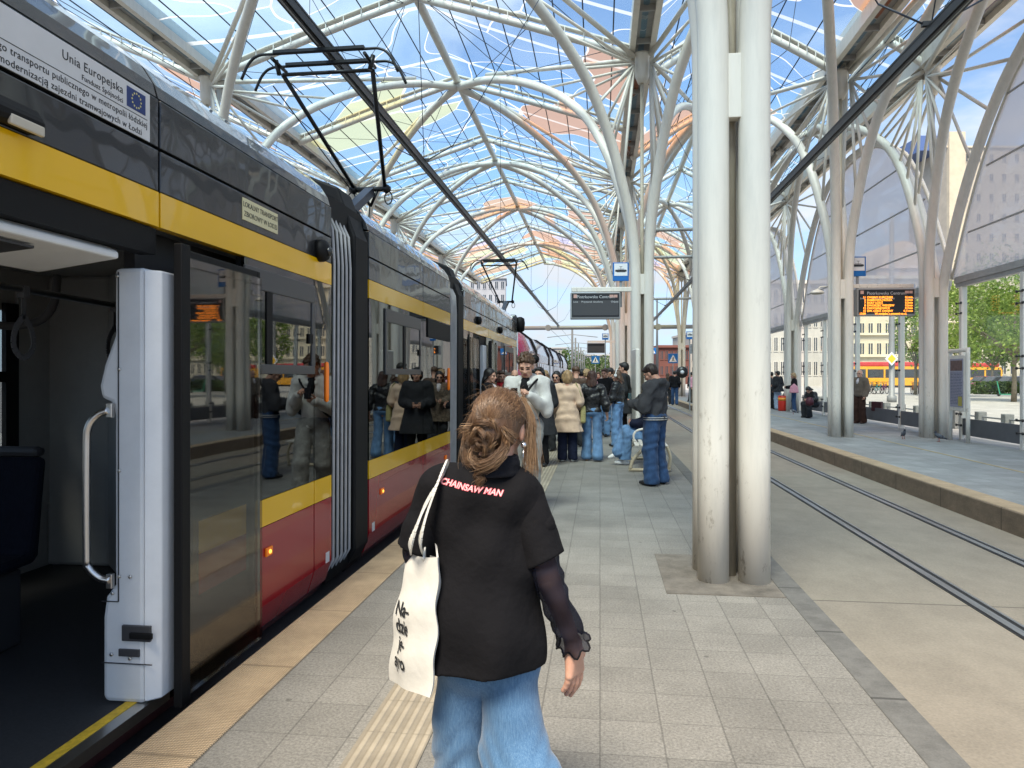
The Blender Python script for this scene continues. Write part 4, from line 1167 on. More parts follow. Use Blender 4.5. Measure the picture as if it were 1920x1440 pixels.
m_beige = cloth('beige_coat_cloth', (0.60, 0.44, 0.32), var=0.07, bump=0.4, bscale=18); m_navy = cloth('navy_cloth', (0.012, 0.016, 0.035), var=0.2)
m_leather = mat('black_leather', (0.011, 0.011, 0.012), 0.38, 0, 0.5, bump=0.9, bscale=22, bdist=0.02); m_olive = cloth('olive_bag_leather', (0.30, 0.27, 0.12), rough=0.6)
m_greyjean = cloth('washed_grey_denim', (0.24, 0.235, 0.215), var=0.3, vscale=10, bump=0.7, bscale=22); m_whites = mat('white_shoe', (0.72, 0.72, 0.70), 0.5, var=0.05)
m_blacks = mat('black_shoe', (0.012, 0.012, 0.013), 0.5); m_tanshoe = mat('tan_shoe', (0.36, 0.20, 0.12), 0.5); m_taupe = cloth('taupe_jacket_cloth', (0.145, 0.115, 0.088), var=0.15)
m_brownc = cloth('brown_trouser_cloth', (0.045, 0.024, 0.018)); m_pinkc = cloth('pink_cloth', (0.62, 0.30, 0.36)); m_redc = cloth('red_cloth', (0.45, 0.02, 0.03))
m_bronze = cloth('brown_leather_cloth', (0.075, 0.045, 0.03), rough=0.5); m_fur = cloth('mottled_fur', (0.12, 0.09, 0.065), var=0.8, vscale=30, bump=1.0, bscale=60); m_paleshirt = cloth('pale_shirt', (0.55, 0.50, 0.50))
m_darkg = cloth('charcoal_cloth', (0.03, 0.031, 0.034)); m_phone = mat('phone_glass', (0.01, 0.01, 0.012), 0.12)
STD = dict(hipL=(-.088, 0, .90), hipR=(.088, 0, .90), knL=(-.095, .02, .49), knR=(.095, .02, .49), anL=(-.10, -.02, .085), anR=(.10, -.02, .085),
           shL=(-.175, -.015, 1.375), shR=(.175, -.015, 1.375), elL=(-.225, -.04, 1.10), elR=(.225, -.04, 1.10), wrL=(-.215, .06, .865), wrR=(.215, .06, .865))
def hand_prims(wr, d, palm_n, side, r=1.0, curl=25):
    """palm, four unequal bent fingers and a side thumb; d = direction of fingers, palm_n = where the palm faces"""
    d = A3(d)/np.linalg.norm(d); pn = A3(palm_n); pn = pn - d*(pn @ d); pn /= np.linalg.norm(pn)
    lat = np.cross(d, pn)*side                                   # towards the thumb
    S = 0.9*r
    pr = [cone(wr, wr+d*0.03*S, 0.024*S, 0.026*S)]
    for k in range(4): pr.append(cone(wr+d*0.03*S+lat*(0.027-0.018*k)*S*0.6, wr+d*0.085*S+lat*(0.030-0.020*k)*S, 0.016*S, 0.0115*S))
    L = [0.070, 0.080, 0.074, 0.058]
    fg = []
    for k in range(4):
        p = wr + d*(0.085-0.004*abs(k-1))*S + lat*(0.030-0.020*k)*S
        a = R_(curl*(0.5+0.13*k)); v = d
        for j, (fl, rad) in enumerate(((0.44, 0.0098), (0.32, 0.0088), (0.26, 0.0078))):
            v = d*math.cos(a) + pn*math.sin(a)
            q = p + v*L[k]*fl*S
            fg.append(cone(p, q, rad*S, rad*0.93*S)); p = q; a += R_(curl*0.85)
    t0 = wr + d*0.025*S + lat*0.022*S; t1 = t0 + (d*0.55+lat*0.65+pn*0.25)*0.045*S; t2 = t1 + (d*0.85+lat*0.2+pn*0.35)*0.032*S; t3 = t2 + (d*0.95+pn*0.3)*0.026*S
    pr += [cone(t0, t1, 0.014*S, 0.0115*S), cone(t1, t2, 0.0112*S, 0.010*S), cone(t2, t3, 0.0098*S, 0.008*S)]
    return pr, fg
def head_prims():
    return [ell((0, -.012, .035), (.074, .094, .088)), ell((0, .022, -.025), (.060, .068, .088)), cone((-.028, .058, -.088), (.028, .058, -.088), .020), ell((0, .068, -.092), (.018, .016, .016)),
            cone((0, .088, .008), (0, .106, -.030), .008, .0125), cone((-.012, .092, -.034), (.012, .092, -.034), .009), cone((-.04, .072, .024), (.04, .072, .024), .014),
            ell((-.042, .058, -.028), (.022, .022, .022)), ell((.042, .058, -.028), (.022, .022, .022)), cone((-.018, .082, -.058), (.018, .082, -.058), .009), cone((-.014, .080, -.070), (.014, .080, -.070), .009),
            ell((-.076, -.005, -.012), (.010, .018, .032)), ell((.076, -.005, -.012), (.010, .018, .032)),
            cone((0, -.028, -.05), (0, -.040, -.175), .052, .060)]
def head_mesh(h):
    V, F = sdf_mesh([(0.018, head_prims())], h, subs=[ell((-.032, .097, -.004), (.017, .013, .010)), ell((.032, .097, -.004), (.017, .013, .010))])
    c = V[F].mean(1)
    mi = np.zeros(len(F), int)
    front = c[:, 1] > 0.04
    for s in (-1, 1):
        mi[front & (((c[:, 0]-s*.032)/.019)**2 + ((c[:, 2]+.005)/.0085)**2 < 1)] = 3
        mi[front & (((c[:, 0]-s*.034)/.025)**2 + ((c[:, 2]-.019-.1*(np.abs(c[:, 0])-.03)*-1)/.0062)**2 < 1)] = 2
    mi[front & (((c[:, 0])/.026)**2 + ((c[:, 2]+.064)/.0095)**2 < 1)] = 1
    return V, F, mi
def hair_prims(kind, rs):
    cap = [ell((0, -.022, .048), (.085, .100, .090))]
    if kind == 'short': cap += [ell((0, -.045, .02), (.082, .080, .085)), cone((-.035, .062, .085), (.04, .062, .09), .026)]; k = .02
    elif kind == 'curly':
        k = .006; cap += [ell((0, -.045, .0), (.080, .072, .080))]
        for _ in range(130):
            a, b = rs.uniform(0, 6.28), rs.uniform(-0.1, 1.45)
            p = np.array([math.cos(a)*math.cos(b)*.082, math.sin(a)*math.cos(b)*.098-.012, math.sin(b)*.098+.035])
            if p[1] > .05 and p[2] < .075: continue
            if abs(p[0]) > .05 and p[2] < .045 and p[1] > -.03: continue
            cap.append(ell(p*rs.uniform(.95, 1.10), rs.uniform(.010, .020, 3)))
    elif kind == 'balding': k = .01; cap = [ell((0, -.05, -.005), (.080, .068, .055)), cone((-.077, -.01, .0), (-.06, -.07, .0), .012), cone((.077, -.01, .0), (.06, -.07, .0), .012)]
    elif kind == 'bob': k = .03; cap += [ell((0, -.05, -.03), (.100, .082, .115)), cone((-.078, .02, .03), (-.094, .0, -.11), .026, .034), cone((.078, .02, .03), (.094, .0, -.11), .026, .034), cone((-.03, .07, .09), (.03, .07, .09), .02)]
    elif kind == 'long':
        k = .03; cap += [ell((0, -.06, -.03), (.090, .066, .12)), cone((-.05, -.075, -.08), (-.055, -.115, -.36), .052, .040), cone((.05, -.075, -.08), (.05, -.115, -.37), .052, .038), cone((0, -.085, -.1), (0, -.125, -.41), .055, .045),
                         cone((-.078, .02, .04), (-.085, -.02, -.14), .020, .026), cone((.078, .02, .04), (.085, -.02, -.14), .020, .026)]
    elif kind == 'x': k = .02
    elif kind == 'cap': k = .015; cap = [ell((0, -.015, .055), (.088, .105, .082)), ell((0, .12, .05), (.06, .06, .012))]
    return k, cap
HEADV = {}
def person(label, loc, face, H=1.70, skinm=None, hair='short', hairm_=None, top=None, legs=None, shoes=m_blacks, pose=None, headrot=(0, 0), lean=0, drop=0.0, res=0.014, group=None, hands=True, curl=45, palm=None, glasses=None, seed=1, slim=1.0):
    """top = dict(m, g=thickness, len=hem z, kind); legs = dict(m, g, flare)"""
    rs = np.random.RandomState(seed)
    s = H/1.70
    J = {k: A3(v) for k, v in STD.items()}
    UP_ = ('shL', 'shR', 'elL', 'elR', 'wrL', 'wrR')
    LR = rotm(rx=-lean); piv = A3((0, 0, .95))
    T = lambda p: (A3(p)-piv) @ LR.T + piv + A3((0, 0, drop))
    for k in UP_: J[k] = T(J[k])
    for k in ('hipL', 'hipR'): J[k] = J[k] + A3((0, 0, drop))
    for k, v in (pose or {}).items(): J[k] = A3(v)
    for k in J: J[k] = J[k]*s
    t = lambda p: T(p)*s
    RL = LR if lean else None
    def torso(g):
        w = slim
        return [ell(t((0, -.005, 1.24)), np.array((.158*w+g, .105+g, .19+g))*s, RL), ell(t((0, 0, 1.06)), np.array((.140*w+g, .10+g, .17))*s, RL),
                ell(t((0, -.012, .93)), np.array((.155*w+g, .108+g, .12))*s, RL), cone(t((-.12, -.015, 1.375)), t((.12, -.015, 1.375)), (.062+g*.7)*s), cone(t((0, -.025, 1.36)), t((0, -.02, 1.44)), .085*s, (.058)*s)]
    def arms(g, gw=None):
        o = []
        for q in 'LR':
            o += [cone(J['sh'+q], J['el'+q], (.055+g)*s, (.043+g)*s), cone(J['el'+q], J['wr'+q], (.042+g)*s, (.028+(g if gw is None else gw))*s)]
        return o
    def leg(q, g, flare=0.0, thick=0.0):
        return [cone(J['hip'+q], J['kn'+q], (.080+g+thick)*s, (.056+g+flare*.35+thick*.5)*s), cone(J['kn'+q], J['an'+q], (.055+g+flare*.35)*s, (.040+g+flare)*s)]
    root = None
    # body: one surface, clothed parts kept slim below the clothes
    body = [(0.05*s, torso(-.012) + arms(-.004) + leg('L', -.006) + leg('R', -.006))]
    V, F = sdf_mesh(body, max(res, .014))
    parts = [(V, F, 0)]
    hc = t((0, .0, 1.585)); HR = rotm(rx=headrot[0], rz=headrot[1]) @ (LR if lean else np.eye(3))
    hp = T((0, -.02, 1.46))*s
    hl = A3((0, .022, .125))*s                                # head centre from the neck pivot
    hh = round(max(res*0.62, .0048), 4)
    if hh not in HEADV: HEADV[hh] = head_mesh(hh)
    V, F, mi = HEADV[hh]
    toW = lambda P: (P*s + hl) @ HR.T + hp
    parts.append((toW(V), F, mi))
    if hands:
        for q, sd in (('L', -1), ('R', 1)):
            d = J['wr'+q]-J['el'+q]
            pn = (palm or {}).get(q, (-sd, 0.2, 0.1))
            pr, fg = hand_prims(J['wr'+q], d, pn, sd, s, curl)
            hr_ = min(max(res*0.5, .0042), 0.0065)
            V, F = sdf_mesh([(0.012, pr + [cone(J['wr'+q]-d*0.25, J['wr'+q], .030*s, .025*s)]), (0.003, fg)], hr_)
            parts.append((V, F, 0))
    sm_ = skinm or m_skin
    root = mesh_from('person', parts, [sm_, m_lip, m_brow, m_eye])
    root.location = loc; root.rotation_euler = (0, 0, R_(face))
    tag(root, label, 'person', group, 'thing')
    # hair
    k, hpz = hair_prims(hair, rs)
    cuts = [((0, .058, .045), (0, 1, -.9))] if hair in ('short', 'bob', 'long') else ([((0, .075, .07), (0, 1, -1.0))] if hair == 'curly' else [])
    wr_ = folds(.006, 120, seed, (1, 1, .3)) if res < .013 else None
    V, F = sdf_mesh([(k, hpz)], max(res*0.6, .006), cuts=cuts, wrinkle=wr_)
    mesh_from('cap' if hair == 'cap' else 'hair', [(toW(V), F, 0)], hairm_ or H_BROWN, root)
    # trousers
    if legs:
        g = legs.get('g', .012); fl = legs.get('flare', .02)
        grp = [(0.03*s, leg('L', g, fl, legs.get('thick', 0)) + [ell(t((0, -.012, .94)), np.array((.158*slim+g, .112+g, .115))*s, RL)]), (0.03*s, leg('R', g, fl, legs.get('thick', 0)) + [ell(t((0, -.012, .94)), np.array((.158*slim+g, .112+g, .115))*s, RL)])]
        hem = legs.get('hem', .03)
        V, F = sdf_mesh(grp, res, cuts=[((0, 0, hem*s), (0, 0, -1))] + ([(T((0, 0, 1.03))*s, LR @ A3((0, 0, 1)))] if drop > -.2 else []), wrinkle=folds(.010, 34, seed+3, (1, 1, 1.2)) if res < .02 else None)
        mesh_from('trousers', [(V, F, 0)], legs['m'], root)
    # jacket, sweatshirt or coat
    if top:
        g = top.get('g', .02); L = top.get('len', .92)
        pr = torso(g)
        if L < .85:                                           # coat skirt
            fl = top.get('flare', .10)
            for sx in (-.05, 0, .05): pr.append(cone(t((sx, -.01, 1.0)), t((sx*1.6, -.02, L)), (.115+g)*s, (.125+g+fl*.5)*s))
        grp = [(0.035*s, pr), (0.045*s, [cone(J['shL'], J['elL'], (.060+g)*s, (.05+g)*s), cone(J['elL'], J['wrL'], (.05+g)*s, (.032+g*.9)*s)]), (0.045*s, [cone(J['shR'], J['elR'], (.060+g)*s, (.05+g)*s), cone(J['elR'], J['wrR'], (.05+g)*s, (.032+g*.9)*s)])]
        grp[0][1].extend([cone(J['shL'], J['shL']*.6+J['elL']*.4, (.060+g)*s, (.05+g)*s), cone(J['shR'], J['shR']*.6+J['elR']*.4, (.060+g)*s, (.05+g)*s)])
        if top.get('hood'): grp.append((0.03*s, [ell(t((0, -.095, 1.42)), np.array((.115, .058, .085))*s, rotm(rx=25)), cone(t((-.085, -.03, 1.43)), t((-.045, .075, 1.37)), .036*s, .026*s), cone(t((.085, -.03, 1.43)), t((.045, .075, 1.37)), .036*s, .026*s)]))
        if top.get('collar'): grp.append((0.02*s, [cone(t((-.06, -.02, 1.445)), t((-.035, .06, 1.40)), .030*s, .02*s), cone(t((.06, -.02, 1.445)), t((.035, .06, 1.40)), .030*s, .02*s), cone(t((-.055, -.05, 1.445)), t((.055, -.05, 1.445)), .034*s)]))
        cuts = [((T((0, 0, L))*s), LR @ A3((0, 0, -1)))] + ([] if top.get('hood') or top.get('collar') else [((T((0, 0, 1.47))*s), (0, .35, 1))])
        dw = {q: (J['wr'+q]-J['el'+q])/np.linalg.norm(J['wr'+q]-J['el'+q]) for q in 'LR'}
        cs = []
        V, F = sdf_mesh(grp, res, cuts=cuts, wrinkle=folds(top.get('wr', .012), 30, seed+5) if res < .02 else None)
        mesh_from(top.get('name', 'jacket'), [(V, F, 0)], top['m'], root)
        if top.get('shirt'):
            V, F = sdf_mesh([(0.02*s, [ell(t((0, .052, 1.33)), np.array((.055, .072+g, .11))*s), ell(t((0, .03, 1.41)), np.array((.066, .058, .04))*s)])], res)
            mesh_from('shirt', [(V, F, 0)], top['shirt'], root)
        if top.get('band'):
            for dz in (0.0, .028):
                el_ = [t(((.158*slim+g+.004)*math.cos(a), -.012+(.112+g+.004)*math.sin(a), L+.02+dz)) for a in [2*math.pi*j/32 for j in range(32)]]
                MB().tube(el_, .006*s, 6, closed=True).build('waist_stripe', m_hood, root, recalc=False)
    # shoes
    for q in 'LR':
        a = J['an'+q]; kn = J['kn'+q]
        f = (pose or {}).get('toe'+q)
        f = A3(f)/np.linalg.norm(f) if f is not None else A3((0.12 if q == 'R' else -0.12, 1, 0))/1.007
        b0 = np.array([a[0], a[1], max(a[2]-.045*s, .032*s)])
        z0 = b0[2]-.032*s
        pr = [cone(b0-f*.045*s, b0+f*.10*s, .036*s, .036*s), cone(b0+f*.10*s, b0+f*.16*s, .036*s, .026*s), cone(b0, a+A3((0, 0, .02)), .038*s, .036*s)]
        V, F = sdf_mesh([(0.02*s, pr)], max(min(res, .012), .007), cuts=[((0, 0, z0+.001), (0, 0, -1))] if f[2] > -.1 else [])
        mesh_from('shoe', [(V, F, 0)], shoes, root)
    if glasses:
        b = MB()
        ring = lambda sx: [toW(A3((sx*.034 + .021*math.cos(a), .099+.004*math.sin(a), -.004+.017*math.sin(a)))) for a in [2*math.pi*j/14 for j in range(14)]]
        for sx in (-1, 1):
            b.tube(ring(sx), .0022, 5, closed=True)
            if glasses == 'sun': b.add(ring(sx), [tuple(range(14))])
            b.tube([toW(A3((sx*.055, .096, 0))), toW(A3((sx*.078, .0, .004)))], .0022, 5)
        b.tube([toW(A3((-.013, .104, 0))), toW(A3((.013, .104, 0)))], .002, 5)
        b.build('glasses', m_phone, root, recalc=False)
    root['_s'] = s
    return root, J, toW
# ------------------------------------------------------------------ overhead conductor rails, signs, boards, furniture
m_cond = mat('dark_conductor_rail', (0.045, 0.042, 0.04), 0.42, 0.5, var=.25, vscale=8, stretch=(1, .1, 1))
def conductor(x, z, y1, label):
    root = empty('overhead_conductor_rail', (x, 0, z), 0, label, 'overhead rail'); root['kind'] = 'thing'
    b = MB()
    b.box(-.055, .055, -2, y1, .05, .075); b.box(-.05, -.03, -2, y1, -.05, .05); b.box(.03, .05, -2, y1, -.05, .05)
    b.box(-.03, -.012, -2, y1, -.065, -.04); b.box(.012, .03, -2, y1, -.065, -.04)
    b.build('rail_profile', m_cond, root)
    MB().tube([(0, -2, -.06), (0, y1, -.06)], .011, 6).build('contact_wire', m_steel, root, recalc=False)
    y = 8.2 if x > 0 else 13.0
    k = 0
    while y < y1:
        h = MB()
        h.beam((-.10, y, .10), (.10, y, .10), .05, .05)
        h.build('clamp', m_bolt, root)
        w = MB()
        for s in (-1, 1):
            w.tube([(s*.08, y, .10), (s*.55, y, .35)], .011, 6)
            w.tube([(s*.55, y, .35), (s*2.3, y+.3, 3.4 if x < 0 else 3.9)], .008, 4)
        w.tube([(0, y, .12), (.2, y-1.6, 5.0)], .008, 4)
        w.build('hanger', m_cable, root, recalc=False)
        y += 10.4
    return root
conductor(-3.25, 5.46, 59.5, 'dark overhead conductor rail running above the standing trams')
conductor(3.55, 5.24, 59.5, 'dark overhead conductor rail above the empty right-hand track')
b = MB().tube([(-10, 55.5, 5.25), (9, 55.5, 5.25)], .16, 10)
for x in (-4.0, .4, 4.4): b.tube([(x, 55.3, 5.25), (x, 55.7, 5.25)], .24, 10)
tag(b.build('gantry_pipe', mat('gantry_grey', (.33, .34, .34), .5, .2), recalc=False), 'grey pipe gantry crossing both tracks at the end of the canopy', 'gantry', None, 'thing')
# cross ties between the columns over the right track
for k, (y, z) in enumerate(((30.0, 7.55), (36.0, 7.4), (46.0, 6.4))):
    b = MB().tube([(1.2, y, z), (6.0, y, z)], .075, 8)
    for x in (2.3, 4.6): b.tube([(x-.12, y, z), (x+.12, y, z)], .10, 8)
    tag(b.build('cross_tie', m_plate, recalc=False), ['nearest', 'middle', 'farthest'][k] + ' horizontal steel tie spanning the right-hand track under the roof', 'tie beam', 'horizontal ties over the right track', 'thing')

m_board = mat('display_black', (.013, .013, .014), .35); m_bcase = mat('display_case_grey', (.30, .30, .295), .45); m_scr = mat('display_screen_off', (.055, .054, .054), .3)
m_led = mat('orange_led', (.9, .30, .02), .5, emit=(1.0, .27, .02), estr=1.6); m_wled = mat('pale_sign_text', (.55, .55, .55), .5)
m_orng = mat('logo_panel', (.55, .33, .27), .5)
def zy(y, zc): return CAM_H + (VPY-y)*zc/F_PX
def board(px0, px1, py0, py1, zc, label, rows=None, facing=None, name=True):
    c = at((px0+px1)/2, zc, zy((py0+py1)/2, zc)); w = (px1-px0)*zc/F_PX; h = (py1-py0)*zc/F_PX
    root = empty('departure_board', c, YAW*.6, label, 'departure board', 'platform departure boards'); root['kind'] = 'thing'
    MB().box(-w/2, w/2, -.02, .22, -h/2, h/2).build('case', m_bcase, root, bevel=.015)
    MB().box(-w/2+.03, w/2-.03, -.034, -.022, -h/2+.05, h/2-.03).build('bezel', m_board, root)
    sc_ = MB().box(-w/2+.05, w/2-.05, -.040, -.036, -h/2+.08, h/2-.26*h-.03).build('screen', m_scr if not rows else m_board, root)
    T = lambda x, z: face_mtx((x, -.0405, z), (0, -1, 0))
    if name:
        text('lettering', 'Piotrkowska Centrum', .086*h/.55, T(0, h/2-.10*h/.55), m_wled, root)
        for s_, x in (('Linia', -w/2+.12), ('Przystanek docelowy', -.08), ('Odjazd', w/2-.14)): text('lettering', s_, .052*h/.55, T(x, h/2-.20*h/.55), m_wled, root)
        MB().box(-w/2+.07, -w/2+.15, -.0415, -.035, h/2-.14, h/2-.055).build('logo', m_orng, root)
        MB().box(w/2-.26, w/2-.165, -.0415, -.035, h/2-.13, h/2-.065).box(w/2-.155, w/2-.075, -.0415, -.035, h/2-.13, h/2-.065).build('operator_panel', m_orng, root)
    if rows:
        n = len(rows); hh = (h*.70)/n
        for j, (a, b_, c_) in enumerate(rows):
            z = h/2 - .285*h - (j+.45)*hh
            if a: text('lettering', a, hh*1.02, T(-w/2+.20, z), m_led, root, 'RIGHT', bold=.0015)
            if b_: text('lettering', b_, hh*1.02, T(-w/2+.23, z), m_led, root, 'LEFT', bold=.0015)
            if c_: text('lettering', c_, hh*1.02, T(w/2-.07, z), m_led, root, 'RIGHT', bold=.0015)
    return root, c, w, h
r, c, w, h = board(1070, 1163, 548, 598, 17.0, 'blank grey departure board hanging beside the second middle column')
MB().box(-w/2+.02, w/2+.62, .05, .13, h/2+.02, h/2+.13).build('bracket', m_white, r, bevel=.01)
r, c, w, h = board(1608, 1714, 541, 592, 18.0, 'departure board with orange rows of text on the right platform', rows=[('11', 'CHOJNY KURCZAKI', '0.1min'), ('2', 'DĄBROWA NIŻSZA', '0.2min'), ('7', 'DOŁY ŁÓDŹ', '0.3min'), ('8', 'DWORZEC WIDZEW', '0.5min'), ('12', 'CHOCIANOWICE IKEA'[:12], '0.7min'), ('15', 'DW. ŁÓDŹ CHOJNY', '0.11min'), ('17:09', '          W związku z pracami na ul.', '')])
MB().box(-w/2-.55, w/2, .05, .13, h/2+.02, h/2+.12).build('bracket', m_white, r, bevel=.01)
r, c, w, h = board(1101, 1134, 643, 662, 42, 'small distant grey departure board over the crossing sign', name=False)
MB().box(-w/2, w/2+.9, .05, .15, h/2+.02, h/2+.14).build('bracket', m_white, r)
r, c, w, h = board(1296, 1310, 645, 663, 40, 'orange-lit board showing 2 beside the nearest column edge', rows=[('', '2', '')], name=False)
m_sblue = mat('sign_blue', (.006, .13, .42), .4); m_swhite = mat('sign_white', (.72, .73, .74), .45); m_sback = mat('sign_back', (.35, .35, .34), .5); m_post = mat('galvanised_post', (.24, .25, .255), .55, .15)
def stop_sign(px0, px1, py0, py1, zc, label, posty):
    c = at((px0+px1)/2, zc, zy((py0+py1)/2, zc)); w = (px1-px0)*zc/F_PX; h = (py1-py0)*zc/F_PX
    root = empty('tram_stop_sign', c, YAW*.5, label, 'stop sign', 'blue tram stop signs'); root['kind'] = 'thing'
    MB().box(-w/2, w/2, -.012, .012, -h/2, h/2).build('plate', m_sblue, root, bevel=.01)
    MB().box(-w*.41, w*.41, -.018, -.0125, -h*.22, h*.44).build('white_field', m_swhite, root)
    t_ = MB()
    t_.box(-w*.33, w*.33, -.022, -.0185, h*.0, h*.10); t_.box(-w*.20, w*.20, -.022, -.0185, h*.13, h*.145); t_.box(-w*.27, w*.27, -.022, -.0185, -h*.025, -h*.01)
    t_.box(-w*.01, w*.01, -.022, -.0185, h*.10, h*.27); t_.box(-w*.09, w*.09, -.022, -.0185, h*.255, h*.275); t_.box(-w*.36, -w*.33, -.022, -.0185, h*.02, h*.07); t_.box(w*.33, w*.36, -.022, -.0185, h*.02, h*.07)
    t_.build('tram_symbol', m_board, root)
    MB().box(-.03, .03, .014, .05, -h/2-posty, h/2-.05).build('post', m_post, root)
stop_sign(1149, 1179, 492, 527, 17.1, 'blue and white tram stop sign above the blank board', .62)
stop_sign(1594, 1623, 481, 518, 18.1, 'blue and white tram stop sign above the orange departure board', .40)
stop_sign(1129, 1141, 625, 637, 40, 'small distant tram stop sign by the middle columns', 3.9)
stop_sign(1287, 1300, 621, 636, 36, 'distant tram stop sign beside the nearest column edge', 3.6)
def crossing_sign(px0, px1, py0, py1, zc, label):
    c = at((px0+px1)/2, zc, zy((py0+py1)/2, zc)); w = (px1-px0)*zc/F_PX
    root = empty('crossing_sign', (c[0], c[1], 0), 0, label, 'road sign', 'pedestrian crossing signs'); root['kind'] = 'thing'
    z = c[2]
    MB().box(-w/2, w/2, -.015, .015, z-w/2, z+w/2).build('plate', m_sblue, root, bevel=.01)
    MB().prism([(-w*.40, z-w*.36), (w*.40, z-w*.36), (0, z+w*.38)], 'y', -.022, -.016).build('triangle', m_swhite, root)
    f = MB().lathe([(w*.055, -.027), (w*.055, -.023)], (0.01*w, 0, z+w*.12), 8, axis='y')
    f.beam((0, -.025, z+w*.06), (0, -.025, z-w*.10), w*.09, .004, up=(0, 1, 0)); f.beam((0, -.025, z-w*.10), (-w*.11, -.025, z-w*.28), w*.06, .004, up=(0, 1, 0)); f.beam((0, -.025, z-w*.10), (w*.11, -.025, z-w*.28), w*.06, .004, up=(0, 1, 0)); f.beam((-w*.10, -.025, z-w*.06), (w*.10, -.025, z+w*.02), w*.04, .004, up=(0, 1, 0))
    f.build('pedestrian_symbol', m_board, root)
    MB().tube([(0, .04, 0), (0, .04, z+w/2)], .035, 8).build('post', m_post, root, recalc=False)
crossing_sign(1109, 1124, 667, 682, 62, 'pedestrian crossing sign under the small distant board')
crossing_sign(1218, 1230, 652, 664, 66, 'higher pedestrian crossing sign right of the second column')
crossing_sign(1253, 1271, 664, 680, 58, 'pedestrian crossing sign between the far column pair and the round mirror')
# round traffic mirror, lamp, kerb-side pieces
c = at(1279, 34, zy(698, 34)); o = MB().lathe([(.05, -.05), (.27, -.04), (.28, .0), (.20, .06), (.06, .09)], (0, 0, 0), 20, axis='y').build('traffic_mirror', m_board); o.location = c; tag(o, 'round black mirror on a far right-hand column', 'mirror', None, 'thing')
MB().lathe([(.03, -.062), (.10, -.055), (.03, -.048)], (0, 0, 0), 12, axis='y').build('mirror_centre', m_swhite, o)
root = empty('platform_lamp', at(1532, 18.6, zy(549, 18.6)), 0, 'small domed lamp on a bracket left of the right-hand kerb column', 'lamp'); root['kind'] = 'thing'
MB().lathe([(.18, -.02), (.17, .02), (.09, .07), (.03, .09)], (0, 0, 0), 16).build('lamp_shade', m_white, root)
MB().lathe([(.12, -.04), (.13, -.022)], (0, 0, 0), 12).build('lamp_glass', m_lamp, root)
MB().tube([(0, 0, .08), (.08, 0, .15), (.30, .05, .17), (.32, .05, .32)], .02, 8).build('lamp_arm', m_white, root, recalc=False)
# timetable stand
def stand(p0, p1, z0, z1, zt, label, paper):
    a, b_ = Vector(p0), Vector(p1); w = (b_-a).length; ang = math.atan2(b_.y-a.y, b_.x-a.x)
    root = empty('timetable_stand', a, ang, label, 'timetable'); root['kind'] = 'thing'
    fr = spline([(0, 0, 0), (0, 0, zt-.12), (.03, 0, zt-.03), (.12, 0, zt), (w-.12, 0, zt), (w-.03, 0, zt-.03), (w, 0, zt-.12), (w, 0, 0)], 3)
    MB().tube(fr, .045, 10).build('frame', m_white, root, recalc=False)
    MB().box(.06, w-.06, -.05, .05, z0, z1).build('case', m_white, root, bevel=.015)
    MB().box(.12, w-.12, -.058, -.052, z0+.09, z1-.08).build('sheet', mat('timetable_paper', (.30, .30, .37), .5, var=.2, vscale=30), root)
    q = MB(); rs_ = random.Random(4); z = z1-.42
    while z > z0+.14:
        x = .15
        while x < w-.2:
            l_ = rs_.uniform(.05, .16); q.box(x, min(x+l_, w-.15), -.0605, -.0585, z, z+.014); x += l_+.03
        z -= .036
    q.build('print_rows', mat('timetable_ink', (.09, .09, .14), .6), root)
    MB().box(.15, w-.15, -.0605, -.0585, z1-.36, z1-.12).build('header_picture', mat('timetable_header', (.12, .06, .05), .5, var=.6, vscale=14), root)
    MB().box(w-.36, w-.16, -.061, -.0585, z0+.12, z0+.34).build('yellow_note', mat('yellow_note', (.40, .33, .05), .5), root)
stand(at(1782, 17.2), at(1815, 16.3), .72, 2.02, 2.13, 'white framed timetable stand beside the pigeon and the glass screen', 1)
def pillar(px, zc, label):
    root = empty('information_pillar', at(px, zc), R_(96), label, 'information stand'); root['kind'] = 'thing'
    MB().box(-.32, .32, -.05, .05, .25, 2.15).build('case', m_white, root, bevel=.03)
    MB().box(-.26, .26, -.056, -.051, .5, 2.05).build('sheet', mat('faded_notice', (.30, .31, .30), .5, var=.4, vscale=14), root)
    MB().box(-.26, .26, -.06, -.056, 1.98, 2.05).build('header', m_board, root)
    for x in (-.25, .25): MB().box(x-.04, x+.04, -.04, .04, 0, .25).build('foot', m_white, root)
pillar(1192, 16.2, 'narrow pale information stand against the second middle column')
# bench with slats and ring legs
bench = empty('bench', (.82, 11.6, 0), 0, 'slatted cream metal bench with ring legs behind the man in the charcoal top', 'bench'); bench['kind'] = 'thing'
m_cream = mat('cream_cast_metal', (.55, .47, .33), .45, .3)
for x in (-.24, -.15, -.06, .03, .12, .21): MB().box(x-.032, x+.032, -.15, 2.0, .43, .455).build('slat', m_white, bench, bevel=.008)
for y in (.1, 1.75):
    ring = [(.30*math.cos(a)*1.05, y, .17+.24*math.sin(a)) for a in [math.pi*j/10 for j in range(11)]]
    MB().tube(spline([(-.34, y, .03), (-.28, y, .20), (-.12, y, .36), (.06, y, .41), (.24, y, .42)], 4) , .028, 8).tube([(-.36, y, .025), (.30, y, .035)], .028, 8).tube(spline([(.24, y, .42), (.30, y, .25), (.28, y, .03)], 4), .026, 8).build('leg', m_cream, bench, recalc=False)
    MB().tube(spline([(-.26, y+.2, .45), (-.27, y+.2, .58), (-.18, y+.2, .66), (.05, y+.2, .68), (.18, y+.2, .62)], 4), .017, 8).build('armrest', m_white, bench, recalc=False)
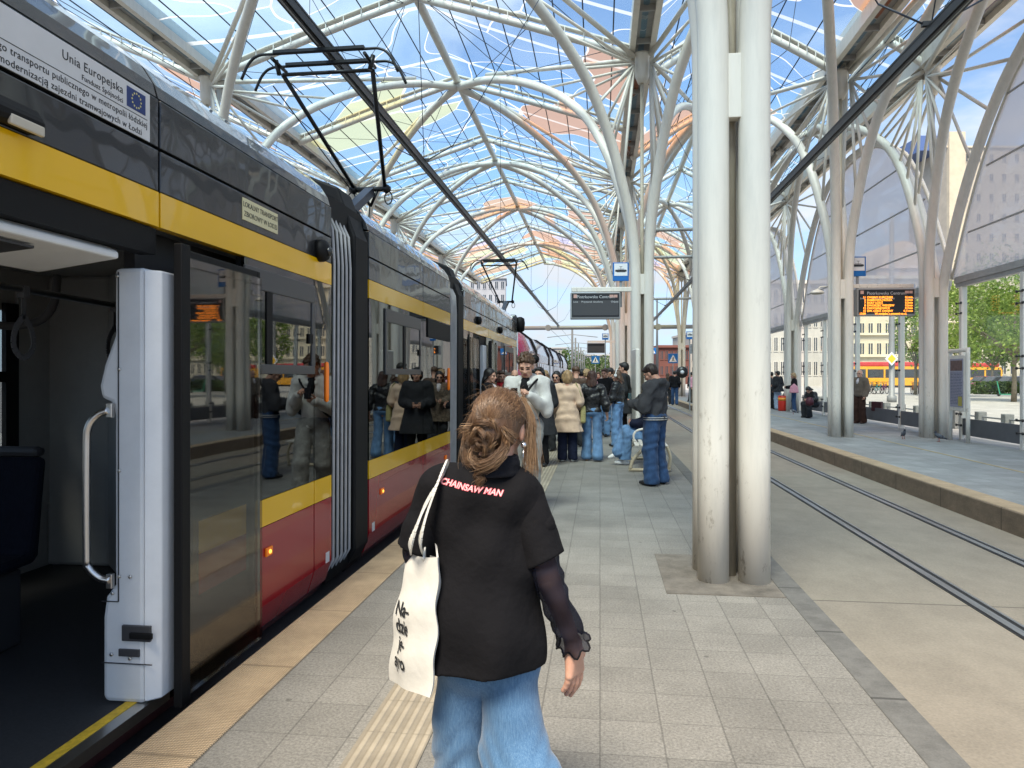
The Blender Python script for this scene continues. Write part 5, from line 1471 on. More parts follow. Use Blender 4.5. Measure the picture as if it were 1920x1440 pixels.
# pigeons
m_pg = mat('pigeon_grey', (.10, .11, .13), .6, var=.4, vscale=40); m_pgd = mat('pigeon_dark', (.03, .03, .04), .5); m_pgf = mat('pigeon_feet', (.35, .10, .08), .5)
def pigeon(loc, face, label):
    V, F = sdf_mesh([(.02, [ell((0, -.01, .13), (.05, .105, .052), rotm(rx=24)), ell((0, .075, .185), (.030, .036, .045)), ell((0, .098, .232), (.022, .026, .023)), cone((0, .115, .23), (0, .142, .224), .006, .003), cone((0, -.09, .098), (0, -.19, .062), .028, .012)])], .007)
    c = V[F].mean(1); mi = ((c[:, 1] < -.12) | (c[:, 2] > .2) | ((np.abs(c[:, 0]) > .03) & (np.abs(c[:, 1]+.05) < .012))).astype(int)
    o = mesh_from('pigeon', [(V, F, mi)], [m_pg, m_pgd]); o.location = loc; o.rotation_euler = (0, 0, R_(face))
    tag(o, label, 'pigeon', 'pigeons on the right platform', 'thing')
    for s in (-1, 1): MB().tube([(s*.022, .01, .09), (s*.022, .012, .006)], .006, 5).tube([(s*.022, -.02, .006), (s*.022, .045, .006)], .005, 5).build('leg', m_pgf, o, recalc=False)
pigeon(at(1694, 17.4), 175, 'grey pigeon facing us in the middle of the right platform'); pigeon(at(1761, 16.7), 100, 'grey pigeon walking beside the outer column base'); pigeon(at(1488, 28.6), 70, 'small grey pigeon at the feet of the woman with the pink bag')
# red bin beside the far column on the right
root = empty('litter_bin', at(1468, 31.3), 0, 'red and orange litter bin behind the woman with the pink bag', 'bin'); root['kind'] = 'thing'
MB().lathe([(.19, .0), (.21, .05), (.21, .62), (.19, .66)], (0, 0, 0), 16).build('bin_body', mat('bin_red', (.55, .03, .015), .45), root)
MB().lathe([(.215, .45), (.215, .58)], (0, 0, 0), 16).build('bin_band', mat('bin_orange', (.8, .30, .03), .45), root)

# ------------------------------------------------------------------ beyond the glass: square, traffic, trees, buildings
m_stone = mat('granite_post', (.26, .265, .25), .8, var=.2, vscale=10)
root = empty('low_fence', (10.35, 0, 0), 0, 'low fence of square stone posts and steel rails outside the glass', 'fence'); root['kind'] = 'thing'
y = 8.0; ys_ = []
while y < 46: ys_.append(y); y += 1.3
for y in ys_: MB().box(-.11, .11, y-.11, y+.11, -.01, .56).build('fence_post', m_stone, root, bevel=.015)
for z in (.20, .42): MB().tube([(0, ys_[0], z), (0, ys_[-1], z)], .022, 8).build('fence_rail', m_post, root, recalc=False)
m_bark = mat('bark', (.20, .17, .12), .9, var=.35, vscale=6, bump=.6, bscale=14)
def leafm(name, c1, c2):
    m = bpy.data.materials.new(name); m.use_nodes = True
    n, l = m.node_tree.nodes, m.node_tree.links; b = n['Principled BSDF']; b.inputs['Roughness'].default_value = .6
    t = n.new('ShaderNodeTexCoord'); q = n.new('ShaderNodeTexNoise'); q.inputs['Scale'].default_value = 1.6; q.inputs['Detail'].default_value = 5; l.new(t.outputs['Object'], q.inputs['Vector'])
    r = n.new('ShaderNodeValToRGB'); r.color_ramp.elements[0].position = .35; r.color_ramp.elements[1].position = .65; r.color_ramp.elements[0].color = (*c1, 1); r.color_ramp.elements[1].color = (*c2, 1)
    l.new(q.outputs['Fac'], r.inputs[0]); l.new(r.outputs[0], b.inputs['Base Color'])
    tl = n.new('ShaderNodeBsdfTranslucent'); l.new(r.outputs[0], tl.inputs[0]); ms = n.new('ShaderNodeMixShader'); ms.inputs[0].default_value = .35
    l.new(b.outputs[0], ms.inputs[1]); l.new(tl.outputs[0], ms.inputs[2]); l.new(ms.outputs[0], n['Material Output'].inputs['Surface'])
    return m
m_leaf = leafm('spring_leaves', (.11, .20, .03), (.30, .40, .08)); m_leaf2 = leafm('dark_leaves', (.05, .10, .02), (.13, .20, .05))
def tree(loc, htr, cz, rx, rz, n, label, m, seed, leaf=.30):
    rs_ = np.random.RandomState(seed)
    root = empty('tree', loc, 0, label, 'tree', 'street trees beyond the glass'); root['kind'] = 'thing'
    b = MB().tube([(0, 0, 0), (.03, 0, htr*.5), (.05, .05, htr), (.1, 0, cz+rz*.4)], [.16, .13, .11, .03], 8)
    for k in range(9):
        a = rs_.uniform(0, 6.28); z0 = htr*rs_.uniform(.85, 1.3)
        b.tube([(0.05, 0, z0), (rx*.45*math.cos(a), rx*.45*math.sin(a), z0+rz*.5), (rx*.8*math.cos(a), rx*.8*math.sin(a), z0+rz*.9)], [.06, .04, .012], 5)
    b.build('trunk', m_bark, root, recalc=False)
    cl = []
    for k in range(46):
        d_ = rs_.normal(size=3); d_ /= np.linalg.norm(d_); rr = rs_.uniform(.25, 1)**.5
        cl.append((d_*np.array((rx, rx, rz))*rr*.88 + (0, 0, cz), rs_.uniform(.16, .34)*rx))
    vs_, fs_ = [], []
    for k in range(n):
        c_, r_ = cl[rs_.randint(len(cl))]
        p = c_ + rs_.normal(size=3)*r_*.52
        u = rs_.normal(size=3); u /= np.linalg.norm(u); w_ = np.cross(u, rs_.normal(size=3)); w_ /= np.linalg.norm(w_)
        s_ = leaf*rs_.uniform(.5, 1.1); o = len(vs_)
        vs_ += [p-u*s_*.5, p+w_*s_*.28, p+u*s_*.5, p-w_*s_*.28]; fs_.append((o, o+1, o+2, o+3))
    MB().add(vs_, fs_).build('crown', m, root, recalc=False)
tree(at(1901, 42), 2.4, 5.3, 4.2, 3.3, 9500, 'leafy young tree with a pale trunk beyond the nearest glass screen', m_leaf, 1, .26)
tree(at(1812, 52), 2.6, 5.3, 3.4, 3.4, 6500, 'tree just left of the pale-trunked one, behind the timetable', m_leaf, 2, .28)
tree(at(1716, 58), 2.2, 5.6, 2.2, 3.3, 4600, 'narrow tree behind the orange departure board and the grey mast', m_leaf, 3, .28)
tree(at(1960, 52), 2.6, 5.6, 3.6, 3.4, 4200, 'wide tree at the right edge of the photo', m_leaf, 4, .3)
tree(at(1860, 88), 2.6, 6.5, 4.5, 4.2, 3200, 'darker tree in front of the cream building', m_leaf2, 5, .5)
for k, px in enumerate((1070, 1083, 1118, 1128)): tree(at(px, 190+20*k), 2, 5, 4.5, 4.0, 700, ['far tree left of the tall poles', 'far tree among the poles', 'far tree right of the poles', 'far tree next to the middle columns'][k], m_leaf2, 30+k, .9)
# hedge
b = MB(); rs_ = np.random.RandomState(9); vs_, fs_ = [], []
p0, p1 = A3(at(1822, 60)), A3(at(1990, 56))
for k in range(2600):
    p = p0 + (p1-p0)*rs_.uniform() + A3((rs_.uniform(-.5, .5), rs_.uniform(-.5, .5), rs_.uniform(0, 1.05))); u = rs_.normal(size=3); u /= np.linalg.norm(u); w_ = np.cross(u, rs_.normal(size=3)); w_ /= np.linalg.norm(w_)
    o = len(vs_); vs_ += [p-u*.13, p+w_*.08, p+u*.13, p-w_*.08]; fs_.append((o, o+1, o+2, o+3))
tag(b.add(vs_, fs_).build('hedge', m_leaf2, recalc=False), 'clipped dark hedge behind the green scooter', 'hedge', None, 'thing')
# lamp mast with priority sign
mx_ = at(1672, 41.5)
root = empty('lamp_mast', mx_, 0, 'thick grey lamp mast carrying the yellow priority sign', 'mast'); root['kind'] = 'thing'
MB().lathe([(.26, 0), (.26, .35), (.16, .42), (.155, 4), (.11, 11)], (0, 0, 0), 14).build('pole', m_post, root)
m_py = mat('priority_yellow', (.85, .50, .01), .4)
o = MB().prism([(-.36, 0), (0, .40), (.36, 0), (0, -.40)], 'y', -.02, .02).build('priority_sign', m_swhite, bevel=.01); o.location = (mx_[0]-.12, mx_[1]-.3, zy(673, 41.5)); tag(o, 'white-edged yellow diamond priority sign on the grey mast', 'road sign', None, 'thing')
MB().prism([(-.23, 0), (0, .26), (.23, 0), (0, -.26)], 'y', -.03, -.021).build('yellow_field', m_py, o)
# bicycles
m_tyre = mat('tyre', (.02, .02, .02), .8); m_bikes = [mat('bike_frame_%s' % c, v, .4) for c, v in (('pale', (.5, .5, .5)), ('purple', (.16, .03, .12)), ('red', (.5, .04, .05)), ('teal', (.04, .25, .25)), ('orange', (.7, .22, .06)), ('black', (.02, .02, .02)))]
BL = ['pale bicycle at the left end of the parked row', 'black bicycle second in the parked row', 'teal bicycle in the parked row left of the mast', 'purple bicycle just left of the grey mast', 'orange bicycle right of the mullion', 'red bicycle at the right end of the parked row']
for k, px in enumerate((1628, 1638, 1647, 1658, 1712, 1722)):
    root = empty('bicycle', at(px, 60), R_(20+k*9), BL[k], 'bicycle', 'bicycles parked on the square'); root['kind'] = 'thing'
    for x in (-.52, .52):
        w_ = MB().tube([(x+.33*math.cos(a), 0, .34+.33*math.sin(a)) for a in [2*math.pi*j/18 for j in range(18)]], .025, 6, closed=True)
        for a in range(4): w_.tube([(x+.32*math.cos(a*.785), 0, .34+.32*math.sin(a*.785)), (x-.32*math.cos(a*.785), 0, .34-.32*math.sin(a*.785))], .006, 4)
        w_.build('wheel', m_tyre, root, recalc=False)
    fr = MB()
    for p, q in (((-.52, .34), (-.18, .78)), ((-.18, .85), (-.05, .32)), ((-.05, .32), (.36, .80)), ((-.18, .78), (.36, .80)), ((-.52, .34), (-.05, .32)), ((.52, .34), (.34, .98))): fr.tube([(p[0], 0, p[1]), (q[0], 0, q[1])], .025, 6)
    fr.build('frame', m_bikes[[0, 5, 3, 1, 4, 2][k]], root, recalc=False)
    MB().tube([(.30, -.25, 1.02), (.34, 0, .98), (.30, .25, 1.02)], .018, 6).build('handlebar', m_tyre, root, recalc=False); MB().box(-.30, -.06, -.07, .07, .88, .94).build('saddle', m_tyre, root, bevel=.02)
# scooter
m_mint = mat('mint_green', (.05, .40, .22), .4)
root = empty('kick_scooter', at(1886, 53), R_(170), 'mint green kick scooter standing on the square by the hedge', 'scooter'); root['kind'] = 'thing'
MB().box(-.55, .35, -.08, .08, .12, .18).build('deck', m_mint, root, bevel=.02); MB().beam((.38, 0, .15), (.58, 0, 1.15), .08, .06).build('stem', m_mint, root); MB().tube([(.58, -.25, 1.16), (.58, .25, 1.16)], .025, 8).build('handlebar', m_tyre, root, recalc=False)
for x in (-.55, .45): MB().lathe([(.03, -.03), (.11, -.025), (.11, .025), (.03, .03)], (x, 0, .11), 12, axis='y').build('wheel', m_tyre, root)
# trams crossing in the background
m_ty = gloss('city_tram_yellow', (.78, .36, .015), wav=.05)
m_tred = mat('city_tram_red', (.50, .05, .05), .4)
m_twn = mat('city_tram_glass', (.05, .055, .06), .15)
def far_tram(px0, px1, zc, label):
    a, b_ = Vector(at(px0, zc)), Vector(at(px1, zc)); L = (b_-a).length
    root = empty('city_tram', a, math.atan2(b_.y-a.y, b_.x-a.x), label, 'tram', 'yellow trams crossing behind the square'); root['kind'] = 'thing'
    MB().box(0, L, 0, 2.4, .25, 1.25).build('body', m_ty, root, bevel=.06); MB().box(.02, L-.02, .02, 2.38, 1.25, 2.35).build('window_band', m_twn, root)
    p = MB(); x = 0
    while x < L: p.box(x, x+.22, -.01, 2.41, 1.24, 2.36); x += 2.3
    p.build('window_post', m_ty, root)
    MB().box(0, L, 0, 2.4, 2.35, 2.72).build('cornice', m_ty, root); MB().box(.2, L-.2, .1, 2.3, 2.72, 3.3).build('roof', m_tred, root, bevel=.15); MB().box(.3, L-.3, .05, 2.3, .0, .25).build('bogie_skirt', m_tyre, root)
far_tram(1590, 1760, 92, 'yellow and red city tram passing behind the bicycles'); far_tram(1815, 1878, 100, 'yellow city tram passing behind the trees')
# cars
def car(px, zc, rz, col, label, k):
    root = empty('parked_car', at(px, zc), rz, label, 'car', 'cars parked behind the hedge'); root['kind'] = 'thing'
    m = gloss('car_paint_%d' % k, col, wav=.02)
    body = [(-2.1, .30), (-2.15, .65), (-2.0, .85), (-1.2, .93), (1.1, .93), (1.95, .80), (2.12, .60), (2.1, .30)]
    MB().prism(body, 'y', -.85, .85).build('body', m, root, bevel=.08)
    MB().prism([(-1.55, .93), (-1.0, 1.42), (.35, 1.45), (1.15, .93)], 'y', -.74, .74).build('cabin_glass', m_twn, root, bevel=.05); MB().prism([(-.98, 1.42), (.33, 1.455), (.2, 1.48), (-.85, 1.46)], 'y', -.72, .72).build('roof', m, root)
    for x in (-1.3, 1.3):
        for s in (-1, 1): MB().lathe([(.10, s*.86-.09), (.31, s*.86-.09), (.31, s*.86+.02), (.12, s*.86+.03)], (x, 0, .31), 14, axis='y').build('wheel', m_tyre, root)
    for s in (-1, 1): MB().box(2.06, 2.14, s*.6-.18, s*.6+.18, .60, .74).build('headlight', m_swhite, root)
car(1878, 72, .1, (.20, .23, .27), 'silver blue car behind the hedge', 1); car(1908, 70, .1, (.02, .05, .25), 'dark blue car at the right end behind the hedge', 2); car(1852, 78, .2, (.30, .06, .12), 'wine red car behind the scooter', 3)
# buildings
def facade_mat(name, col): return mat(name, col, .85, var=.12, vscale=.35, bump=.2, bscale=3)
m_wdark = gloss('building_window', (.05, .055, .065), wav=.05)
def building(px0, px1, zc, ztop, col, label, nx, nz, z0=.8, depth=18, ww=.5, wh=.55, cornices=(), attic=None, name='apartment_building', frame=True):
    a, b_ = Vector(at(px0, zc)), Vector(at(px1, zc)); L = (b_-a).length
    root = empty(name, a, math.atan2(b_.y-a.y, b_.x-a.x), label, 'building'); root['kind'] = 'thing'
    m = facade_mat('facade_%d' % len(MATS), col)
    MB().box(0, L, 0, depth, -.4, ztop).build('wall', m, root)
    fl = (ztop-z0)/nz; bw = L/nx
    fm = facade_mat('trim_%d' % len(MATS), [min(1, c*1.15) for c in col])
    cnt = 0
    for j in range(nz):
        for i in range(nx):
            x = (i+.5)*bw; z = z0+fl*(j+.5)
            w2, h2 = bw*ww/2, fl*wh/2
            if cnt < 99:
                f = MB().box(x-w2-.12, x+w2+.12, -.10, -.002, z-h2-.12, z-h2).box(x-w2-.12, x+w2+.12, -.08, -.002, z+h2, z+h2+.12).box(x-w2-.12, x-w2, -.08, -.002, z-h2, z+h2).box(x+w2, x+w2+.12, -.08, -.002, z-h2, z+h2).box(x-.05, x+.05, -.06, -.03, z-h2, z+h2)
                wo_ = f.build('window', fm, root)
                MB().box(x-w2, x+w2, -.035, -.003, z-h2, z+h2).build('pane', m_wdark, wo_)
                cnt += 1
    for z in cornices: MB().box(-.2, L+.2, -.45, 0, z, z+.35).build('cornice', fm, root)
    MB().box(-.3, L+.3, -.5, depth, ztop+.002, ztop+.5).build('parapet', fm, root)
    return root, L
CREAM = (.60, .54, .40)
building(1560, 1768, 118, 17.5, CREAM, 'cream stone building with tall windows behind the bicycles and trams', 13, 5, z0=1, cornices=(4.6, 8.2, 14.5))
building(1770, 2010, 128, 15.5, (.58, .53, .42), 'cream building behind the trees at the right edge', 14, 4, z0=1, cornices=(4.6, 12.5))
r, L = building(1775, 1990, 190, 62, (.52, .46, .37), 'tall beige slab tower seen through the printed glass', 9, 11, z0=4, ww=.3, wh=.38)
MB().box(L*.0, L*.14, -1.2, 0, 4, 66).build('stair_tower', facade_mat('stair_beige', (.62, .54, .40)), r); MB().box(-6, L*.1, 2, 16, 62, 66).build('penthouse', mat('blue_cladding', (.10, .16, .36), .4), r)
r, L = building(1645, 1738, 150, 24, (.62, .50, .42), 'pale pink hall with a rounded attic and a row of windows behind the printed glass', 7, 3, z0=2)
MB().prism([(L*.5+L*.42*math.cos(a), 24.3+5.5*math.sin(a)) for a in [math.pi*j/14 for j in range(15)]], 'y', -.4, 12).build('rounded_attic', facade_mat('attic_pink', (.64, .52, .42)), r)
building(1236, 1292, 150, 7.4, (.17, .065, .05), 'red brick building far beyond the right track', 6, 2, z0=1)
building(1294, 1420, 165, 11, (.45, .42, .38), 'grey terrace hidden behind the nearest column', 10, 3)
building(880, 948, 210, 30, (.42, .43, .46), 'grey block with square windows seen past the tram roof under the far arch', 6, 7, z0=3)
building(1020, 1062, 330, 14, (.40, .38, .36), 'low far building just above the second tram', 8, 3)
building(1064, 1100, 300, 7, (.36, .33, .30), 'low far building at the end of the street behind the poles', 8, 2)
building(1102, 1150, 270, 9, (.42, .40, .38), 'far pale building right of the crossing sign', 8, 2)
building(1436, 1560, 105, 15, (.50, .47, .42), 'grey-cream building behind the far glass screens', 10, 4)
# poles of the overhead line further along
for k, (px, zc, h_) in enumerate(((1073, 74, 6.4), (1079, 92, 6.4), (1084.5, 110, 6.5), (1089, 128, 6.6), (1092.5, 150, 6.7), (1096, 178, 6.8))):
    root = empty('catenary_pole', at(px, zc), 0, 'grey pole of the overhead line, %s in the row down the street' % ORD[k], 'pole', 'poles of the overhead line'); root['kind'] = 'thing'
    MB().lathe([(.16, 0), (.10, h_)], (0, 0, 0), 8).build('mast', mat('dark_mast', (.12, .125, .125), .7), root)
    MB().tube([(-2.6, 0, h_-.9), (0, 0, h_-.6), (2.6, 0, h_-.9)], .04, 6).build('cross_arm', m_post, root, recalc=False)
c = at(1232, 70); root = empty('street_lamp', c, 0, 'slim dark street lamp beyond the right track', 'street lamp'); root['kind'] = 'thing'
MB().lathe([(.14, 0), (.08, 9)], (0, 0, 0), 8).build('pole', mat('dark_pole', (.08, .09, .10), .5), root); MB().box(-1.6, .1, -.12, .12, 7.2, 7.32).build('lamp_head', m_plate, root)
c = at(1100, 120, 0)
b = MB()
for dx_ in (-4.0, 2.6):
    for z in (5.3, 6.4): b.tube([(dx_, 59, z), (dx_, 250, z)], .012, 4)
tag(b.build('overhead_wire', m_cable, recalc=False), 'thin overhead wires strung down the street past the canopy', 'wires', None, 'thing')
# ------------------------------------------------------------------ the people on the platforms
def held(root, b, name, m, label, cat, **k):
    """a thing a person holds: built in the person's own frame, placed in the world as a thing of its own"""
    o = b.build(name, m, None, **k)
    o.location = root.location; o.rotation_euler = root.rotation_euler
    return tag(o, label, cat, None, 'thing')
GRP = 'passengers on the island platform'
# man in the white hooded sweatshirt walking towards the lens
r, J, _ = person('curly-haired man in a white hooded sweatshirt walking toward us', at(987, 8.15), 172, 1.80, hair='curly', hairm_=H_BROWN,
    slim=.90, top=dict(m=m_hood, g=.020, len=.88, hood=True, name='sweatshirt', wr=.022, shirt=m_blackcloth), legs=dict(m=m_greyjean, g=.020, flare=.045), shoes=m_whites, res=.0085, headrot=(-24, 6), seed=3,
    pose=dict(elL=(-.225, .02, 1.10), wrL=(-.095, .24, 1.26), elR=(.22, .03, 1.09), wrR=(.085, .27, 1.18), knL=(-.10, .16, .50), anL=(-.10, .16, .10), knR=(.10, .0, .49), anR=(.10, -.22, .13)), curl=70, palm={'L': (.6, .2, -.3), 'R': (-.4, -.3, .6)})
s = r['_s']
held(r, MB().tube([(-.02*s, .345*s, 1.245*s), (.05*s, .38*s, 1.20*s)], .03, 4).box(-.005, .075, .33*s, .345*s, 1.19*s, 1.30*s), 'phone', m_phone, 'dark phone in the hand of the man in the white hooded sweatshirt', 'phone') if False else held(r, MB().box(.0, .075, .395, .405, 1.285, 1.415), 'phone', m_phone, 'dark phone in the hand of the man in the white sweatshirt', 'phone', bevel=.006)
held(r, MB().tube(spline([(-.155*s, -.04, 1.45*s), (-.12*s, .105, 1.40*s), (-.02, .168, 1.26*s), (.10, .165, 1.12*s), (.19, .09, 1.02*s), (.2, -.05, 1.0*s)], 4), .013, 6), 'bag_strap', m_blackcloth, 'black cross-body strap over the white sweatshirt', 'strap', recalc=False)
# dark-coated woman half hidden behind him
person('dark-haired woman in a long black coat behind the man in white', at(1011, 12.2), 168, 1.68, hair='bob', hairm_=H_DARK, top=dict(m=m_darkg, g=.05, len=.55, flare=.12, name='coat', wr=.012), legs=dict(m=m_blackcloth, g=.012, flare=.02), res=.013, seed=11, group=GRP, pose=dict(wrL=(-.08, .22, 1.05), wrR=(.1, .22, 1.05)))
# beige coat
r, J, _ = person('fair-haired woman in a beige coat seen from behind, olive bag at her side', at(1064, 12.9), 2, 1.63, hair='bob', hairm_=H_BLOND, top=dict(m=m_beige, g=.028, len=.56, flare=.11, name='coat', collar=True, wr=.016), legs=dict(m=m_navy, g=.018, flare=.032), shoes=m_whites, res=.011, seed=4, pose=dict(elL=(-.25, -.06, 1.12), wrL=(-.20, .12, .93), elR=(.235, -.05, 1.12), wrR=(.19, .14, .98)))
b = MB(); b.prism([(-.10, .70), (.06, .68), (.085, .78), (.03, .97), (-.03, 1.02), (-.07, .90)], 'x', .235, .33)
bag = held(r, b, 'shoulder_bag', m_olive, 'slouchy olive shoulder bag of the woman in the beige coat', 'bag', bevel=.03)
o = MB().tube(spline([(.28, -.03, .98), (.24, -.10, 1.2), (.15, -.05, 1.415), (.21, .08, 1.25), (.28, .02, .96)], 4), .011, 6).build('bag_strap', m_olive, bag, recalc=False)
# leather jacket
person('woman with long chestnut hair, black leather jacket and blue jeans walking away', at(1110, 13.0), -3, 1.62, hair='long', hairm_=H_AUB, top=dict(m=m_leather, g=.030, len=.93, name='jacket', wr=.020), legs=dict(m=m_denim, g=.016, flare=.05), shoes=m_tanshoe, res=.011, seed=5,
       pose=dict(knL=(-.10, .06, .49), anL=(-.10, .02, .08), knR=(.10, .02, .49), anR=(.115, -.12, .10), elR=(.255, -.07, 1.10), wrR=(.285, .02, .86)))
# man in the grey hooded top
r, J, _ = person('man in a charcoal hooded top and dark jeans beside the bench', at(1228, 10.15), 58, 1.72, slim=1.14, hair='short', hairm_=hairm('dark_brown_hair', (.022, .012, .008)), top=dict(m=m_greycl, g=.036, len=.90, hood=True, name='hooded_top', band=True, wr=.018), legs=dict(m=m_denim_d, g=.030, flare=.042, thick=.012), shoes=m_blacks, res=.009, headrot=(-30, 8), seed=6, glasses='clear',
    pose=dict(elL=(-.245, .04, 1.10), wrL=(-.09, .31, 1.13), elR=(.235, .03, 1.09), wrR=(.07, .31, 1.10), knL=(-.11, .02, .49), anL=(-.14, -.02, .085), knR=(.10, .02, .49), anR=(.12, -.04, .085)), curl=65, palm={'L': (.5, -.2, .6), 'R': (-.5, -.2, .6)})
held(r, MB().box(-.05, .035, .395, .405, 1.15, 1.29), 'phone', mat('teal_phone', (.02, .10, .11), .3), 'teal-backed phone held by the man in the charcoal hooded top', 'phone', bevel=.006)
# seated traveller on the bench, mostly behind him
person('seated traveller with crossed legs, pale blue jeans and white shoes on the bench', (0.92, 12.55, 0), 88, 1.68, hair='short', hairm_=H_DARK, top=dict(m=m_navy, g=.035, len=.93, name='jacket'), legs=dict(m=m_denim, g=.018, flare=.05, hem=.10), shoes=m_whites, res=.011, drop=-.43, lean=14, headrot=(-20, 0), seed=7,
       pose=dict(hipL=(-.09, 0, .50), hipR=(.09, 0, .50), knL=(-.07, .46, .54), anL=(-.06, .50, .09), knR=(.02, .46, .61), anR=(-.08, .62, .24), elL=(-.24, .13, .74), wrL=(-.05, .36, .72), elR=(.24, .13, .74), wrR=(.08, .36, .74), toeR=(-.2, .9, -.35), toeL=(0, 1, 0)), curl=60)
# the couple by the second column
r, J, _ = person('woman with white headphones and flared blue jeans beside the second middle column', at(1158, 15.6), 70, 1.66, hair='long', hairm_=H_BROWN, top=dict(m=m_leather, g=.030, len=.95, name='jacket'), legs=dict(m=m_denim, g=.014, flare=.07), res=.013, seed=8, headrot=(-12, 0), pose=dict(elL=(-.24, .05, 1.1), wrL=(-.04, .22, 1.03), elR=(.25, .0, 1.1), wrR=(.10, .22, 1.0)))
s = r['_s']
b = MB()
for sx in (-1, 1): b.lathe([(.03, -.014), (.038, 0), (.03, .014)], (sx*.092*s, .02*s, 1.585*s-.0), 12, axis='x')
b.tube([(.10*s*math.cos(a), 0.01, 1.60*s+.125*s*math.sin(a)) for a in [math.pi*j/10 for j in range(11)]], .010, 6)
held(r, b, 'headphones', m_whites, 'white over-ear headphones on the long-haired woman by the column', 'headphones', recalc=False)
person('tall man in sunglasses and a black coat against the second column', at(1169, 16.6), 78, 1.84, hair='short', hairm_=H_DARK, top=dict(m=m_darkg, g=.04, len=.62, flare=.04, name='coat', collar=True), legs=dict(m=m_blackcloth, g=.014), res=.013, seed=9, glasses='sun')
# the crowd further back
CR = [('woman with wavy dark hair and sunglasses in a mottled fur coat', 1044, 14.6, 175, 1.63, 'long', H_DARK, m_fur, .62, m_darkg, 'sun', m_paleshirt),
      ('smiling fair-haired woman in a taupe jacket coming toward us', 1022, 16.5, 170, 1.66, 'long', H_BLOND, m_taupe, .85, m_darkg, None, m_paleshirt),
      ('person with a brown cap in a brown leather jacket walking away', 1080, 15.6, 5, 1.74, 'cap', H_BROWN, m_bronze, .9, m_darkg, None, None),
      ('dark-haired person in black just past the leather jacket woman', 1091, 18.5, 4, 1.70, 'short', H_DARK, m_darkg, .9, m_navy, None, None),
      ('curly fair-haired woman in a pink top walking away', 1100, 17.2, 0, 1.68, 'curly', H_BLOND, m_pinkc, .9, m_paleshirt, None, None),
      ('man in a black sweatshirt bending his head near the crossing sign', 1134, 18.2, 150, 1.72, 'short', H_BROWN, m_blackcloth, .9, m_denim, None, None),
      ('man in dark clothes and pale jeans waiting beside the columns', 1144, 19.6, 110, 1.75, 'short', H_DARK, m_darkg, .9, m_denim_p, None, None),
      ('person with a dark ponytail at the back of the crowd by the tram', 1058, 21.0, 0, 1.68, 'long', H_DARK, m_navy, .9, m_denim_d, None, None),
      ('person in a grey coat at the back of the crowd', 1070, 24.0, 10, 1.72, 'short', H_GREY, m_greycl, .6, m_darkg, None, None),
      ('woman in a red top at the back of the crowd', 1122, 26.0, 180, 1.66, 'bob', H_BROWN, m_redc, .9, m_darkg, None, None),
      ('person with dark bobbed hair just right of the white sweatshirt', 1004, 15.2, 182, 1.68, 'bob', H_DARK, m_darkg, .85, m_darkg, None, None),
      ('balding man by the tram doors in the distance', 965, 14.8, 180, 1.66, 'balding', H_GREY, m_taupe, .9, m_darkg, None, None),
      ('long-haired woman in black stepping from the third car doorway', 918, 12.2, 265, 1.66, 'long', H_DARK, m_blackcloth, .9, m_denim_d, None, m_paleshirt),
      ('woman in red by the far tram doors', 940, 15.2, 200, 1.64, 'short', H_BROWN, m_redc, .9, m_darkg, None, None)]
for k, (lb, px, zc, fc, H, hr_, hm_, tm, ln_, lm, gl_, sh_) in enumerate(CR):
    person(lb, at(px, zc), fc, H, hair=hr_, hairm_=hm_, top=dict(m=tm, g=.030, len=ln_, flare=.06, name='jacket', shirt=sh_), legs=dict(m=lm, g=.016, flare=.03), res=.016, seed=20+k, glasses=gl_, group=GRP,
           pose=dict(anL=(-.1, .06, .085), anR=(.1, -.14, .10)) if k % 2 else dict(wrL=(-.1, .24, 1.08), wrR=(.1, .24, 1.06)), headrot=(-6, (k*7) % 20-10))
# right-hand platform
G2 = 'people waiting on the right-hand platform'
r, J, _ = person('old balding man in glasses, brown jacket and dark brown trousers by the glass screen', at(1612, 23.0), 128, 1.72, hair='balding', hairm_=H_GREY, top=dict(m=m_taupe, g=.045, len=.86, name='jacket', collar=True, shirt=m_paleshirt), legs=dict(m=m_brownc, g=.030, flare=.045), shoes=mat('brown_shoe', (.05, .02, .012), .5), res=.013, seed=41, glasses='clear', group=G2)
held(r, MB().box(-.62, -.28, -.28, -.16, .42, .72), 'case', mat('maroon_case', (.045, .008, .010), .5), 'maroon case behind the old man in the brown jacket', 'case', bevel=.02).location.z = 0.0
person('seated woman in black with long dark hair bent over her lap', at(1527, 26.2), 120, 1.64, hair='long', hairm_=H_DARK, top=dict(m=m_leather, g=.035, len=.93, name='jacket'), legs=dict(m=m_darkg, g=.03, flare=.05), res=.014, seed=42, group=G2, drop=-.43, lean=24, headrot=(-25, 0),
       pose=dict(hipL=(-.09, 0, .50), hipR=(.09, 0, .50), knL=(-.12, .42, .52), anL=(-.13, .40, .085), knR=(.12, .42, .52), anR=(.13, .34, .085), elL=(-.24, .18, .72), wrL=(-.06, .40, .68), elR=(.24, .18, .72), wrR=(.08, .40, .68)))
o = MB().lathe([(.02, -.17), (.13, -.12), (.15, .0), (.10, .13), (.02, .16)], (0, 0, 0), 14).build('handbag', mat('maroon_bag', (.07, .008, .016), .55), None); o.location = at(1518, 25.5, .62); tag(o, 'maroon handbag on the lap of the seated woman in black', 'bag', None, 'thing')
